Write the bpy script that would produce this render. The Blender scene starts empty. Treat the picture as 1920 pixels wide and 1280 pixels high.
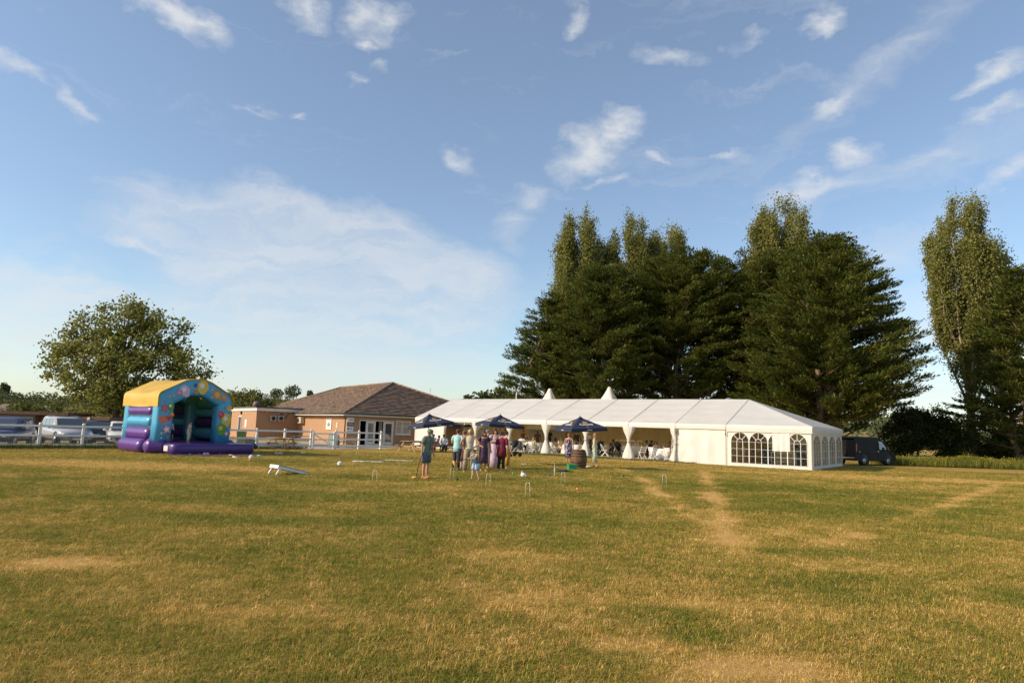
import bpy, bmesh, math, random
import numpy as np
from mathutils import Vector, Matrix, Euler
rnd = random.Random(7)
RG = np.random.default_rng(11)
PI = math.pi
S = bpy.context.scene
COL = S.collection

# ------------------------------------------------------------------ camera
F, PITCH, ROLL, CH = 1250.0, 0.1304, 0.0333, 1.804      # focal length in pixels of a 1920 px wide picture, eye height in metres
cd = bpy.data.cameras.new("camera")
cam = bpy.data.objects.new("camera", cd)
COL.objects.link(cam)
cd.sensor_width = 36.0
cd.lens = F / 1920 * 36.0
cd.clip_start = 0.1
cd.clip_end = 6000
cam.matrix_world = Matrix.Translation((0, 0, CH)) @ (Matrix.Rotation(PI / 2 + PITCH, 4, 'X') @ Matrix.Rotation(ROLL, 4, 'Z'))
S.camera = cam

# ------------------------------------------------------------------ light
SUN_EL = math.radians(28.0)
SUN_AZ = (-0.955, -0.30)                                 # horizontal direction towards the sun
_l = math.hypot(*SUN_AZ)
SV = Vector((SUN_AZ[0] / _l * math.cos(SUN_EL), SUN_AZ[1] / _l * math.cos(SUN_EL), math.sin(SUN_EL)))
sd = bpy.data.lights.new("sun", 'SUN')
sd.energy = 4.6
sd.angle = math.radians(0.53)
sd.color = (1.0, 0.82, 0.60)
sun = bpy.data.objects.new("sun", sd)
COL.objects.link(sun)
sun.rotation_euler = SV.to_track_quat('Z', 'Y').to_euler()
S.view_settings.view_transform = 'Standard'
S.view_settings.look = 'None'
S.view_settings.gamma = 1.0
S.view_settings.exposure = 0.16
S.view_settings.use_curve_mapping = False
S.cycles.max_bounces = 6
S.cycles.transparent_max_bounces = 12
S.cycles.caustics_reflective = False
S.cycles.caustics_refractive = False


def ray(px, py):
    """World direction through a point of the 1920 x 1280 picture (used to survey where things stand)."""
    a, b = px - 960.0, py - 640.0
    cr, sr = math.cos(ROLL), math.sin(ROLL)
    x, v = cr * a + sr * b, -sr * a + cr * b
    return Vector((x, F * math.cos(PITCH) + v * math.sin(PITCH), F * math.sin(PITCH) - v * math.cos(PITCH)))


def gp(px, py):
    d = ray(px, py)
    t = -CH / d.z
    return Vector((d.x * t, d.y * t, 0))


def at(px, py, Y):
    d = ray(px, py)
    t = Y / d.y
    return Vector((d.x * t, Y, CH + d.z * t))


def zat(px, py, Y):
    return at(px, py, Y).z


def col(px, Y, z=0.0):
    """Point at depth Y and height z that stands in picture column px."""
    p0, p1 = 0.0, 1279.0
    for _ in range(40):
        m = (p0 + p1) / 2
        if at(px, m, Y).z > z: p0 = m
        else: p1 = m
    q = at(px, (p0 + p1) / 2, Y)
    return Vector((q.x, Y, z))


# ------------------------------------------------------------------ node helpers
class NT:
    def __init__(s, tree):
        s.t = tree
    def n(s, kind, **kw):
        nd = s.t.nodes.new(kind)
        for k, v in kw.items():
            if k == 'ins':
                for i, val in v.items():
                    if isinstance(val, bpy.types.NodeSocket): s.t.links.new(val, nd.inputs[i])
                    else: nd.inputs[i].default_value = val
            else:
                setattr(nd, k, v)
        return nd
    def math(s, op, a, b=0.0, clamp=False):
        return s.n('ShaderNodeMath', operation=op, use_clamp=clamp, ins={0: a, 1: b}).outputs[0]
    def noise(s, vec, scale, detail=4, rough=.55, dist=0.0):
        nd = s.n('ShaderNodeTexNoise', ins={'Scale': scale, 'Detail': detail, 'Roughness': rough, 'Distortion': dist})
        if vec is not None: s.t.links.new(vec, nd.inputs['Vector'])
        return nd.outputs[0]
    def ramp(s, fac, stops, interp='LINEAR'):
        nd = s.n('ShaderNodeValToRGB', ins={0: fac})
        cr = nd.color_ramp
        cr.interpolation = interp
        while len(cr.elements) < len(stops): cr.elements.new(0.5)
        for e, (p, c) in zip(cr.elements, stops):
            e.position = p
            e.color = (c, c, c, 1) if isinstance(c, (int, float)) else (*c[:3], 1)
        return nd.outputs[0]
    def mix(s, fac, a, b, mode='MIX'):
        nd = s.n('ShaderNodeMix', data_type='RGBA', blend_type=mode)
        for i, v in ((0, fac), (6, a), (7, b)):
            if isinstance(v, bpy.types.NodeSocket): s.t.links.new(v, nd.inputs[i])
            elif i == 0: nd.inputs[0].default_value = v
            else: nd.inputs[i].default_value = (*v[:3], 1)
        return nd.outputs[2]
    def link(s, a, b):
        s.t.links.new(a, b)


MATS = {}


def newmat(name):
    m = bpy.data.materials.new(name)
    m.use_nodes = True
    m.node_tree.nodes.clear()
    nt = NT(m.node_tree)
    out = nt.n('ShaderNodeOutputMaterial')
    MATS[name] = m
    return m, nt, out


def mat(name, c, rough=.6, var=.12, scale=6.0, bump=0.0, bscale=40.0, metal=0.0, coat=0.0, transl=0.0, tint=None, stretch=None, c2=None, spec=None):
    """Principled material with soft mottling of the base colour, optional relief and a translucent share (cloth, leaves)."""
    if name in MATS: return MATS[name]
    m, nt, out = newmat(name)
    tc = nt.n('ShaderNodeTexCoord').outputs['Object']
    if stretch:
        tc = nt.n('ShaderNodeMapping', ins={'Vector': tc, 'Scale': stretch}).outputs[0]
    nz = nt.noise(tc, scale, 5)
    a = c2 or tuple(max(0, x * (1 - var * 1.6)) for x in c)
    b = tuple(min(1, x * (1 + var)) for x in c)
    colr = nt.ramp(nz, [(.3, a), (.68, b)])
    bs = nt.n('ShaderNodeBsdfPrincipled', ins={'Base Color': colr, 'Roughness': rough, 'Metallic': metal, 'Coat Weight': coat})
    if spec is not None: bs.inputs['Specular IOR Level'].default_value = spec
    if bump:
        bn = nt.n('ShaderNodeBump', ins={'Strength': bump, 'Distance': .02, 'Height': nt.noise(tc, bscale, 4)})
        nt.link(bn.outputs[0], bs.inputs['Normal'])
    sh = bs.outputs[0]
    if transl:
        tr = nt.n('ShaderNodeBsdfTranslucent', ins={'Color': (*(tint or c), 1)})
        sh = nt.n('ShaderNodeMixShader', ins={0: transl, 1: sh, 2: tr.outputs[0]}).outputs[0]
    nt.link(sh, out.inputs[0])
    return m


def leafmat(name, dark, light, transl=.3, patch=.35, straw=None):
    """Leaves: each leaf its own tone, clumps of slightly different colour, light passing through."""
    m, nt, out = newmat(name)
    g = nt.n('ShaderNodeNewGeometry')
    r = g.outputs['Random Per Island']
    pos = nt.noise(g.outputs['Position'], patch, 3)
    f = nt.math('ADD', nt.math('MULTIPLY', r, .55), nt.math('MULTIPLY', pos, .5))
    stops = [(.2, dark), (.8, light)]
    if straw: stops = [(.2, dark), (.74, light), (.9, straw)]
    c = nt.ramp(f, stops)
    bs = nt.n('ShaderNodeBsdfPrincipled', ins={'Base Color': c, 'Roughness': .62, 'Specular IOR Level': .08})
    tr = nt.n('ShaderNodeBsdfTranslucent', ins={'Color': c})
    mx = nt.n('ShaderNodeMixShader', ins={0: transl, 1: bs.outputs[0], 2: tr.outputs[0]})
    nt.link(mx.outputs[0], out.inputs[0])
    return m


# ------------------------------------------------------------------ sky
W = bpy.data.worlds.new("World")
S.world = W
W.use_nodes = True
W.node_tree.nodes.clear()
wt = NT(W.node_tree)
wout = wt.n('ShaderNodeOutputWorld')
skt = wt.n('ShaderNodeTexSky', sky_type='NISHITA')
skt.sun_disc = False
skt.sun_elevation = SUN_EL
skt.sun_rotation = math.atan2(SV.x, SV.y)
skt.altitude = 40
skt.air_density = 1.0
skt.dust_density = 0.7
skt.ozone_density = 1.0
bg_sky = wt.n('ShaderNodeBackground', ins={'Color': wt.mix(1.0, skt.outputs[0], (0.93, 1.0, 1.045), 'MULTIPLY'), 'Strength': 0.15})
wdir = wt.n('ShaderNodeTexCoord').outputs['Generated']
# one node group: soft elliptical patch of cloud round a direction of the sky
grp = bpy.data.node_groups.new("cloud_patch", 'ShaderNodeTree')
for nm in ("D", "R", "U", "C"): grp.interface.new_socket(nm, in_out='INPUT', socket_type='NodeSocketVector')
grp.interface.new_socket("Weight", in_out='INPUT', socket_type='NodeSocketFloat')
grp.interface.new_socket("Mask", in_out='OUTPUT', socket_type='NodeSocketFloat')
gt = NT(grp)
gi, go = gt.n('NodeGroupInput'), gt.n('NodeGroupOutput')
dot = lambda a, b: gt.n('ShaderNodeVectorMath', operation='DOT_PRODUCT', ins={0: a, 1: b}).outputs['Value']
da, db, dc = (dot(gi.outputs[0], gi.outputs[k]) for k in (1, 2, 3))
r2 = gt.math('SQRT', gt.math('ADD', gt.math('MULTIPLY', da, da), gt.math('MULTIPLY', db, db)))
mk = gt.math('MULTIPLY', gt.math('SUBTRACT', 1.0, r2), gt.math('GREATER_THAN', dc, 0.3))
gt.link(gt.math('MULTIPLY', gt.math('MAXIMUM', mk, 0.0), gi.outputs[4]), go.inputs[0])

tri = wt.n('ShaderNodeMapping', ins={'Vector': wdir, 'Scale': (1.0, 1.0, 1.7)}).outputs[0]
warp = wt.n('ShaderNodeTexNoise', ins={'Vector': tri, 'Scale': 9.0, 'Detail': 5.0, 'Roughness': .6})
wd = wt.n('ShaderNodeVectorMath', operation='SUBTRACT', ins={0: warp.outputs['Color'], 1: (.5, .5, .5)}).outputs[0]
wd = wt.n('ShaderNodeVectorMath', operation='SCALE', ins={0: wd, 'Scale': .11}).outputs[0]
wdir2 = wt.n('ShaderNodeVectorMath', operation='ADD', ins={0: wdir, 1: wd}).outputs[0]


def clouds(rows, vec):
    cur = None
    for px, py, a, b, tilt, wgt in rows:
        c = ray(px, py).normalized()
        rt = (ray(px + 5, py).normalized() - c).normalized()
        up = (ray(px, py - 5).normalized() - c).normalized()
        t = math.radians(tilt)
        sc = F / ray(px, py).length                      # pixels to radians away from the middle of the lens
        R = (rt * math.cos(t) + up * math.sin(t)) * (F / (a * sc * .98))
        U = (up * math.cos(t) - rt * math.sin(t)) * (F / (b * sc * .98))
        g = wt.n('ShaderNodeGroup', node_tree=grp, ins={0: vec, 1: R, 2: U, 3: c, 4: wgt})
        # offset so that the patch is centred: the dot products with the centre vanish because R and U are tangents
        cur = g.outputs[0] if cur is None else wt.math('MAXIMUM', cur, g.outputs[0])
    return cur


puffs = [(300, 36, 110, 46, -20, 1), (355, 62, 55, 34, -30, .9), (582, 28, 62, 42, 5, .9), (705, 40, 72, 56, 25, .9), (695, 92, 34, 16, 10, .75), (35, 150, 88, 40, -25, .75),
         (140, 212, 46, 24, -12, .7), (465, 204, 56, 16, 10, .65), (540, 197, 34, 13, 15, .65), (1084, 28, 40, 34, 40, .65), (1265, 103, 80, 26, -8, .6), (1392, 82, 48, 20, 20, .5),
         (1537, 44, 44, 24, 10, .9), (1560, 188, 62, 34, 35, .8), (1095, 285, 85, 62, 20, 1), (1150, 250, 72, 44, 15, 1), (1222, 309, 28, 15, 0, .8), (1133, 338, 44, 15, 0, .7),
         (1608, 289, 66, 40, 15, 1), (1487, 358, 84, 36, -12, .7), (1840, 148, 66, 32, 22, .85), (1845, 230, 52, 30, 15, .85), (865, 308, 56, 28, -20, .6), (1350, 300, 36, 13, 10, .55),
         (1900, 318, 62, 34, 25, .75), (725, 132, 28, 16, 10, .5), (680, 153, 28, 14, 10, .5), (230, 462, 60, 26, 0, .7)]
veils = [(610, 490, 440, 150, -9, 1.5), (620, 570, 420, 130, 0, 1.35), (80, 590, 320, 120, -5, 1.3), (400, 418, 260, 34, -17, .85), (760, 590, 290, 70, 3, .8), (955, 430, 66, 50, -45, .6), (520, 690, 620, 110, 0, .8),
         (1640, 130, 330, 70, 42, .42), (1720, 320, 430, 60, 17, .42), (1650, 470, 300, 80, 20, .42), (1740, 600, 260, 130, 15, .6), (985, 372, 50, 60, -50, .45), (1560, 360, 220, 40, 8, .5),
         (-200, 640, 420, 150, 0, .8), (2200, 430, 500, 160, 20, .6), (1300, 730, 700, 90, 0, .7), (1750, 760, 420, 80, 0, .7)]
fine = wt.noise(tri, 22.0, 8, .62)
str_ = wt.n('ShaderNodeMapping', ins={'Vector': wdir2, 'Rotation': (0, math.radians(-12), 0), 'Scale': (3.0, 3.0, 14.0)}).outputs[0]
wisp = wt.noise(str_, 2.6, 7, .6, .6)
p = clouds(puffs, wdir2)
v = clouds(veils, wdir2)
dp = wt.ramp(wt.math('ADD', p, wt.math('MULTIPLY', wt.math('SUBTRACT', fine, .5), wt.math('MULTIPLY', wt.math('MINIMUM', wt.math('MULTIPLY', p, 3.0), 1.0), 1.6))), [(.06, 0.0), (.40, .28), (.95, .80)])
dv = wt.ramp(wt.math('MULTIPLY', wt.math('MINIMUM', wt.math('MULTIPLY', v, 2.0), 1.0), wt.math('MULTIPLY', wisp, 1.25)), [(.14, 0.0), (.42, .22), (.8, .58)])
# the same thin streaks go on all round the sky, outside the picture too
gen = wt.ramp(wt.noise(str_, 1.1, 7, .62, 1.0), [(.56, 0.0), (.8, .3)])
dens = wt.math('SUBTRACT', 1.0, wt.math('MULTIPLY', .91, wt.math('MULTIPLY', wt.math('MULTIPLY', wt.math('SUBTRACT', 1.0, dp), wt.math('SUBTRACT', 1.0, dv)), wt.math('SUBTRACT', 1.0, gen))))
bg_cl = wt.n('ShaderNodeBackground', ins={'Color': (.86, .87, .88, 1), 'Strength': .83})
wmx = wt.n('ShaderNodeMixShader', ins={0: dens, 1: bg_sky.outputs[0], 2: bg_cl.outputs[0]})
wt.link(wmx.outputs[0], wout.inputs[0])
W.cycles.sampling_method = 'MANUAL'
W.cycles.sample_map_resolution = 512


# ------------------------------------------------------------------ mesh helpers
class MB:
    """Collects shapes and links them as ONE mesh object."""
    def __init__(s):
        s.v, s.f, s.m, s.sm = [], [], [], []
    def add(s, vs, fs, mi=0, smooth=False, M=None):
        o = len(s.v)
        s.v += [tuple(M @ Vector(q)) for q in vs] if M else [tuple(q) for q in vs]
        for f in fs:
            s.f.append([i + o for i in f]); s.m.append(mi); s.sm.append(smooth)
        return s
    def box(s, c, d, rz=0.0, M=None, mi=0, bev=0.0):
        x, y, z = (q / 2 for q in d)
        T = Matrix.Translation(c) @ (M if M is not None else Matrix.Rotation(rz, 4, 'Z'))
        if bev:
            b = min(bev, x * .9, y * .9, z * .9)
            vs, fs = [], []
            for sx in (-1, 1):
                for sy in (-1, 1):
                    for sz in (-1, 1):
                        vs += [(sx * (x - b), sy * (y - b), sz * z), (sx * (x - b), sy * y, sz * (z - b)), (sx * x, sy * (y - b), sz * (z - b))]
            bm = bmesh.new()
            bmesh.ops.convex_hull(bm, input=[bm.verts.new(q) for q in vs])
            bm.verts.index_update()
            vs = [v.co.copy() for v in bm.verts]; fs = [[v.index for v in f.verts] for f in bm.faces]
            bm.free()
            return s.add(vs, fs, mi, False, T)
        vs = [(-x, -y, -z), (x, -y, -z), (x, y, -z), (-x, y, -z), (-x, -y, z), (x, -y, z), (x, y, z), (-x, y, z)]
        return s.add(vs, [(3, 2, 1, 0), (4, 5, 6, 7), (0, 1, 5, 4), (1, 2, 6, 5), (2, 3, 7, 6), (3, 0, 4, 7)], mi, False, T)
    def bar(s, p, q, w, h, mi=0):
        """Square bar from p to q."""
        p, q = Vector(p), Vector(q)
        d = q - p
        M = d.to_track_quat('X', 'Z').to_matrix().to_4x4()
        return s.box((p + q) / 2, (d.length, w, h), M=M, mi=mi)
    def tube(s, pts, rad, n=8, mi=0, cap=True, flat=1.0, smooth=True):
        pts = [Vector(q) for q in pts]
        if not isinstance(rad, (list, tuple)): rad = [rad] * len(pts)
        vs, fs = [], []
        t0 = (pts[1] - pts[0]).normalized()
        ref = Vector((1, 0, 0)) if abs(t0.x) < .8 else Vector((0, 1, 0))
        for i, q in enumerate(pts):
            t = (pts[min(i + 1, len(pts) - 1)] - pts[max(i - 1, 0)]).normalized()
            a = (ref - t * ref.dot(t)).normalized()
            b = t.cross(a)
            for k in range(n):
                an = 2 * PI * k / n
                vs.append(q + (a * math.cos(an) + b * math.sin(an) * flat) * rad[i])
        for i in range(len(pts) - 1):
            for k in range(n):
                fs.append((i * n + k, i * n + (k + 1) % n, (i + 1) * n + (k + 1) % n, (i + 1) * n + k))
        if cap:
            fs.append(tuple(range(n))[::-1]); fs.append(tuple((len(pts) - 1) * n + k for k in range(n)))
        return s.add(vs, fs, mi, smooth)
    def loft(s, rings, mi=0, cap=True, smooth=True, closed=True):
        n = len(rings[0])
        vs = [q for r in rings for q in r]
        fs = []
        for i in range(len(rings) - 1):
            for k in range(n if closed else n - 1):
                fs.append((i * n + k, i * n + (k + 1) % n, (i + 1) * n + (k + 1) % n, (i + 1) * n + k))
        if cap and closed:
            fs.append(tuple(range(n))[::-1]); fs.append(tuple((len(rings) - 1) * n + k for k in range(n)))
        return s.add(vs, fs, mi, smooth)
    def lathe(s, prof, n=16, c=(0, 0, 0), mi=0, smooth=True, M=None):
        rings = [[(c[0] + r * math.cos(2 * PI * k / n), c[1] + r * math.sin(2 * PI * k / n), c[2] + z) for k in range(n)] for r, z in prof]
        if M is not None: rings = [[tuple(M @ Vector(q)) for q in r] for r in rings]
        return s.loft(rings, mi, True, smooth)
    def ball(s, c, r, nu=10, nv=7, mi=0, M=None):
        rx, ry, rz = r if isinstance(r, (list, tuple)) else (r, r, r)
        rings = []
        for j in range(nv + 1):
            a = PI * (j + .02) / (nv + .04) - PI / 2
            rings.append([(rx * math.cos(a) * math.cos(2 * PI * k / nu), ry * math.cos(a) * math.sin(2 * PI * k / nu), rz * math.sin(a)) for k in range(nu)])
        T = Matrix.Translation(c) @ (M if M is not None else Matrix.Identity(4))
        return s.loft([[T @ Vector(q) for q in r_] for r_ in rings], mi)
    def quad(s, a, b, c, d, mi=0):
        return s.add([a, b, c, d], [(0, 1, 2, 3)], mi)
    def poly(s, pts, mi=0):
        return s.add(pts, [tuple(range(len(pts)))], mi)
    def prism(s, pts, dv, mi=0, smooth=False):
        """Flat outline pts pushed along dv."""
        n = len(pts); dv = Vector(dv)
        vs = [Vector(q) for q in pts] + [Vector(q) + dv for q in pts]
        fs = [tuple(range(n))[::-1], tuple(range(n, 2 * n))] + [(k, (k + 1) % n, n + (k + 1) % n, n + k) for k in range(n)]
        return s.add(vs, fs, mi, smooth)
    def slab(s, pts, t=.012, mi=0):
        """Thin solid panel over the outline pts."""
        pts = [Vector(q) for q in pts]
        n = (pts[1] - pts[0]).cross(pts[2] - pts[0]).normalized()
        return s.prism([q - n * t / 2 for q in pts], n * t, mi)
    def build(s, name, mats, parent=None, fix=True, ref=None, inward=False):
        me = bpy.data.meshes.new(name)
        me.from_pydata(s.v, [], s.f)
        if not isinstance(mats, (list, tuple)): mats = [mats]
        for m in mats: me.materials.append(m)
        me.polygons.foreach_set('material_index', s.m)
        me.polygons.foreach_set('use_smooth', s.sm)
        if fix:
            bm = bmesh.new(); bm.from_mesh(me)
            bmesh.ops.recalc_face_normals(bm, faces=bm.faces)
            bm.to_mesh(me); bm.free()
        if ref is not None:                              # open sheets: turn every face away from (or towards) a point
            bm = bmesh.new(); bm.from_mesh(me)
            R_ = Vector(ref)
            for f in bm.faces:
                if ((f.calc_center_median() - R_).dot(f.normal) < 0) != inward: f.normal_flip()
            bm.to_mesh(me); bm.free()
        me.update()
        o = bpy.data.objects.new(name, me)
        COL.objects.link(o)
        if parent is not None: o.parent = parent
        return o


def npmesh(name, v, f, mats, parent=None):
    """Mesh from numpy arrays (all faces with the same number of corners)."""
    me = bpy.data.meshes.new(name)
    v = np.asarray(v, np.float32); f = np.asarray(f, np.int32)
    me.vertices.add(len(v)); me.vertices.foreach_set('co', v.ravel())
    k = f.shape[1]
    me.loops.add(f.size); me.loops.foreach_set('vertex_index', f.ravel())
    me.polygons.add(len(f)); me.polygons.foreach_set('loop_start', np.arange(len(f), dtype=np.int32) * k)
    for m in (mats if isinstance(mats, (list, tuple)) else [mats]): me.materials.append(m)
    me.update(calc_edges=True)
    o = bpy.data.objects.new(name, me)
    COL.objects.link(o)
    if parent is not None: o.parent = parent
    return o


def thing(name, label, cat, loc=(0, 0, 0), rz=0.0, group=None):
    o = bpy.data.objects.new(name, None)
    COL.objects.link(o)
    o.empty_display_size = .1
    o.location = loc
    o.rotation_euler = (0, 0, rz)
    o['label'] = label; o['category'] = cat
    if group: o['group'] = group
    return o


def tag(o, label, cat, group=None):
    o['label'] = label; o['category'] = cat
    if group: o['group'] = group
    return o


def kind(o, k):
    o['kind'] = k
    return o


def dup(root, loc, rz=None, label=None, group=None):
    r = root.copy(); COL.objects.link(r)
    r.location = loc
    if rz is not None: r.rotation_euler = (0, 0, rz)
    if label: r['label'] = label
    if group: r['group'] = group
    for ch in list(root.children):
        c = ch.copy(); COL.objects.link(c); c.parent = r
        for g in list(ch.children):
            d = g.copy(); COL.objects.link(d); d.parent = c
    return r


def vnoise(x, y, seed=0):
    """Smooth value noise on numpy arrays."""
    def h(i, j):
        n = (i * 374761393 + j * 668265263 + seed * 144665) & 0x7fffffff
        n = (n ^ (n >> 13)) * 1274126177 & 0x7fffffff
        return ((n ^ (n >> 16)) & 0xffff) / 65535.0
    xi, yi = np.floor(x).astype(np.int64), np.floor(y).astype(np.int64)
    u, w = x - xi, y - yi
    u, w = u * u * (3 - 2 * u), w * w * (3 - 2 * w)
    return (h(xi, yi) * (1 - u) + h(xi + 1, yi) * u) * (1 - w) + (h(xi, yi + 1) * (1 - u) + h(xi + 1, yi + 1) * u) * w


def fbm(x, y, seed=0, o=4):
    r, a, t = 0, 1.0, 0
    for k in range(o):
        r = r + a * vnoise(x * 2 ** k, y * 2 ** k, seed + k); t += a; a *= .5
    return r / t
# ------------------------------------------------------------------ ground and grass
def polydist(x, y, pts):
    d = np.full(x.shape, 1e9)
    for a, b in zip(pts[:-1], pts[1:]):
        ax, ay, bx, by = a[0], a[1], b[0], b[1]
        t = np.clip(((x - ax) * (bx - ax) + (y - ay) * (by - ay)) / ((bx - ax) ** 2 + (by - ay) ** 2), 0, 1)
        d = np.minimum(d, np.hypot(x - ax - t * (bx - ax), y - ay - t * (by - ay)))
    return d


# worn paths across the field, surveyed from the picture
TRAILS = [([(1322, 884), (1338, 930), (1352, 965), (1366, 1000), (1390, 1040)], .27, .92), ([(1165, 878), (1215, 905), (1258, 938), (1310, 975), (1358, 998), (1402, 1042)], .21, .80),
          ([(1880, 905), (1800, 938), (1700, 970), (1600, 1000), (1530, 1025)], .22, .80), ([(1545, 1064), (1620, 1072), (1725, 1078)], .10, .7)]


def dryness(x, y):
    big = fbm(x * .11 + 3.1, y * .16 + 7.7, 5, 4)
    mid = fbm(x * .55, y * .8, 21, 4)
    d = .055 + .24 * np.clip((big - .30) / .42, 0, 1) + .30 * np.clip((mid - .25) / .5, 0, 1) + .50 * (fbm(x * 1.5, y * 2.0, 63, 3) - .38)
    w1 = .5 * (vnoise(x * 1.3, y * 1.3, 3) - .5) + .35 * (vnoise(x * 4, y * 4, 9) - .5)
    for pts, wd_, amt in TRAILS:
        q = [gp(*p_) for p_ in pts]
        k = np.clip(1.25 - (polydist(x, y, q) + w1 * .9) / (wd_ * 1.5), 0, 1)
        d = np.maximum(d, k * (amt + .15))
    for px, py, rx, ry, amt in ((110, 1055, 1.0, .55, .95), (1440, 1150, 1.4, .8, .66), (1180, 1205, .75, .35, .84), (1440, 1255, .9, .5, .90), (1310, 1132, 1.1, .4, .86), (1400, 1200, .5, .35, .8), (1880, 1160, 1.0, .8, .62),
                               (1040, 945, 5.5, 1.3, .5), (430, 1000, 3.0, 1.0, .5), (520, 1095, 1.8, .5, .5), (1750, 900, 9, 2.2, .85), (1500, 888, 8, 1.2, .75), (250, 872, 8, 3, .72), (1000, 860, 6, 2.0, .78)):
        c = gp(px, py)
        r = np.hypot((x - c.x) / rx, (y - c.y) / ry) + w1 * .7
        d = np.maximum(d, amt * np.clip(1.5 - r, 0, 1))
    for px, py, rx, ry, amt in ((120, 1195, 1.2, .4, .35), (1500, 1035, 1.5, .5, .6), (1250, 1150, .6, .4, .6), (1330, 1190, .5, .3, .8), (1420, 915, 6, 1.6, .5), (600, 1200, .8, .4, .35), (1560, 960, 4, 1.8, .55), (500, 925, 5, 1.5, .4)):
        c = gp(px, py)
        r = np.hypot((x - c.x) / rx, (y - c.y) / ry) + w1 * .7
        d = d * (1 - amt * np.clip(1.3 - r, 0, 1))
    far = np.clip((y - 26) / 20, 0, 1)
    d = d * (1 - far) + far * np.clip(.30 + .55 * (fbm(x * .09, y * .30, 31, 3) - .2) * 1.3, 0, 1)
    return np.clip(d, 0, 1)


def grass_colour(nt, dry, blades):
    g = nt.n('ShaderNodeNewGeometry')
    P = g.outputs['Position']
    if blades:
        r = g.outputs['Random Per Island']
        ri = nt.n('ShaderNodeObjectInfo').outputs['Random']
        v = nt.math('ADD', nt.math('MULTIPLY', r, .5), nt.math('MULTIPLY', ri, .5))
        f = nt.math('ADD', nt.math('MULTIPLY', dry, .86), nt.math('MULTIPLY', nt.math('SUBTRACT', v, .46), 1.15))
        f = nt.math('ADD', f, nt.math('ADD', nt.math('MULTIPLY', nt.math('SUBTRACT', nt.noise(P, 1.7, 4), .5), .56), nt.math('MULTIPLY', nt.math('SUBTRACT', nt.noise(P, 6.5, 3), .5), .7)))
        return nt.ramp(f, [(.0, (0.125, 0.148, 0.020)), (.27, (0.205, 0.232, 0.030)), (.50, (0.342, 0.296, 0.053)), (.80, (0.638, 0.389, 0.110)), (1.0, (0.850, 0.626, 0.232))])
    n1 = nt.noise(P, 2.2, 6, .65)
    n2 = nt.noise(P, 26.0, 4, .7)
    f = nt.math('ADD', dry, nt.math('ADD', nt.math('MULTIPLY', nt.math('SUBTRACT', n1, .5), .55), nt.math('MULTIPLY', nt.math('SUBTRACT', n2, .5), .9)))
    return nt.ramp(f, [(.0, (0.104, 0.107, 0.019)), (.34, (0.232, 0.191, 0.039)), (.62, (0.441, 0.278, 0.070)), (1.0, (0.626, 0.371, 0.125))])


gm, nt, out = newmat("turf")
dr = nt.n('ShaderNodeAttribute', attribute_name='dry').outputs['Fac']
c = grass_colour(nt, dr, False)
bs = nt.n('ShaderNodeBsdfPrincipled', ins={'Base Color': c, 'Roughness': .9, 'Specular IOR Level': .1})
P = nt.n('ShaderNodeNewGeometry').outputs['Position']
bmp = nt.n('ShaderNodeBump', ins={'Strength': .9, 'Distance': .05, 'Height': nt.noise(P, 30.0, 5, .7)})
nt.link(bmp.outputs[0], bs.inputs['Normal'])
nt.link(bs.outputs[0], out.inputs[0])


def axis(lo, hi, step, far_lo, far_hi, g=1.35):
    a = list(np.arange(lo, hi + 1e-6, step))
    s_, p_ = step, lo
    while p_ > far_lo:
        s_ *= g; p_ -= s_; a.insert(0, p_)
    s_, p_ = step, hi
    while p_ < far_hi:
        s_ *= g; p_ += s_; a.append(p_)
    return np.array(a)


xs, ys = axis(-34, 34, .34, -2500, 2500), axis(3, 62, .30, -300, 3000)
X, Y = np.meshgrid(xs, ys)
Z = -0.004 * np.clip(np.hypot(X, Y) - 90, 0, 2500) * np.clip((Y - 60) / 60, 0, 1) * .3
v = np.stack([X.ravel(), Y.ravel(), Z.ravel()], 1)
nx, ny = len(xs), len(ys)
ii, jj = np.meshgrid(np.arange(nx - 1), np.arange(ny - 1))
b0 = (jj * nx + ii).ravel()
f = np.stack([b0, b0 + 1, b0 + 1 + nx, b0 + nx], 1)
ground = kind(npmesh("ground", v, f, gm), 'structure')
at_ = ground.data.attributes.new('dry', 'FLOAT', 'POINT')
at_.data.foreach_set('value', dryness(v[:, 0], v[:, 1]).astype(np.float32))

# grass blades: tufts scattered on the turf, thinner and larger with distance
bm_, nt, out = newmat("grass_blade")
dr = nt.n('ShaderNodeAttribute', attribute_name='dry', attribute_type='INSTANCER').outputs['Fac']
c = grass_colour(nt, dr, True)
bs = nt.n('ShaderNodeBsdfPrincipled', ins={'Base Color': c, 'Roughness': .6, 'Specular IOR Level': .08})
tr = nt.n('ShaderNodeBsdfTranslucent', ins={'Color': c})
nt.link(nt.n('ShaderNodeMixShader', ins={0: .3, 1: bs.outputs[0], 2: tr.outputs[0]}).outputs[0], out.inputs[0])


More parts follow.
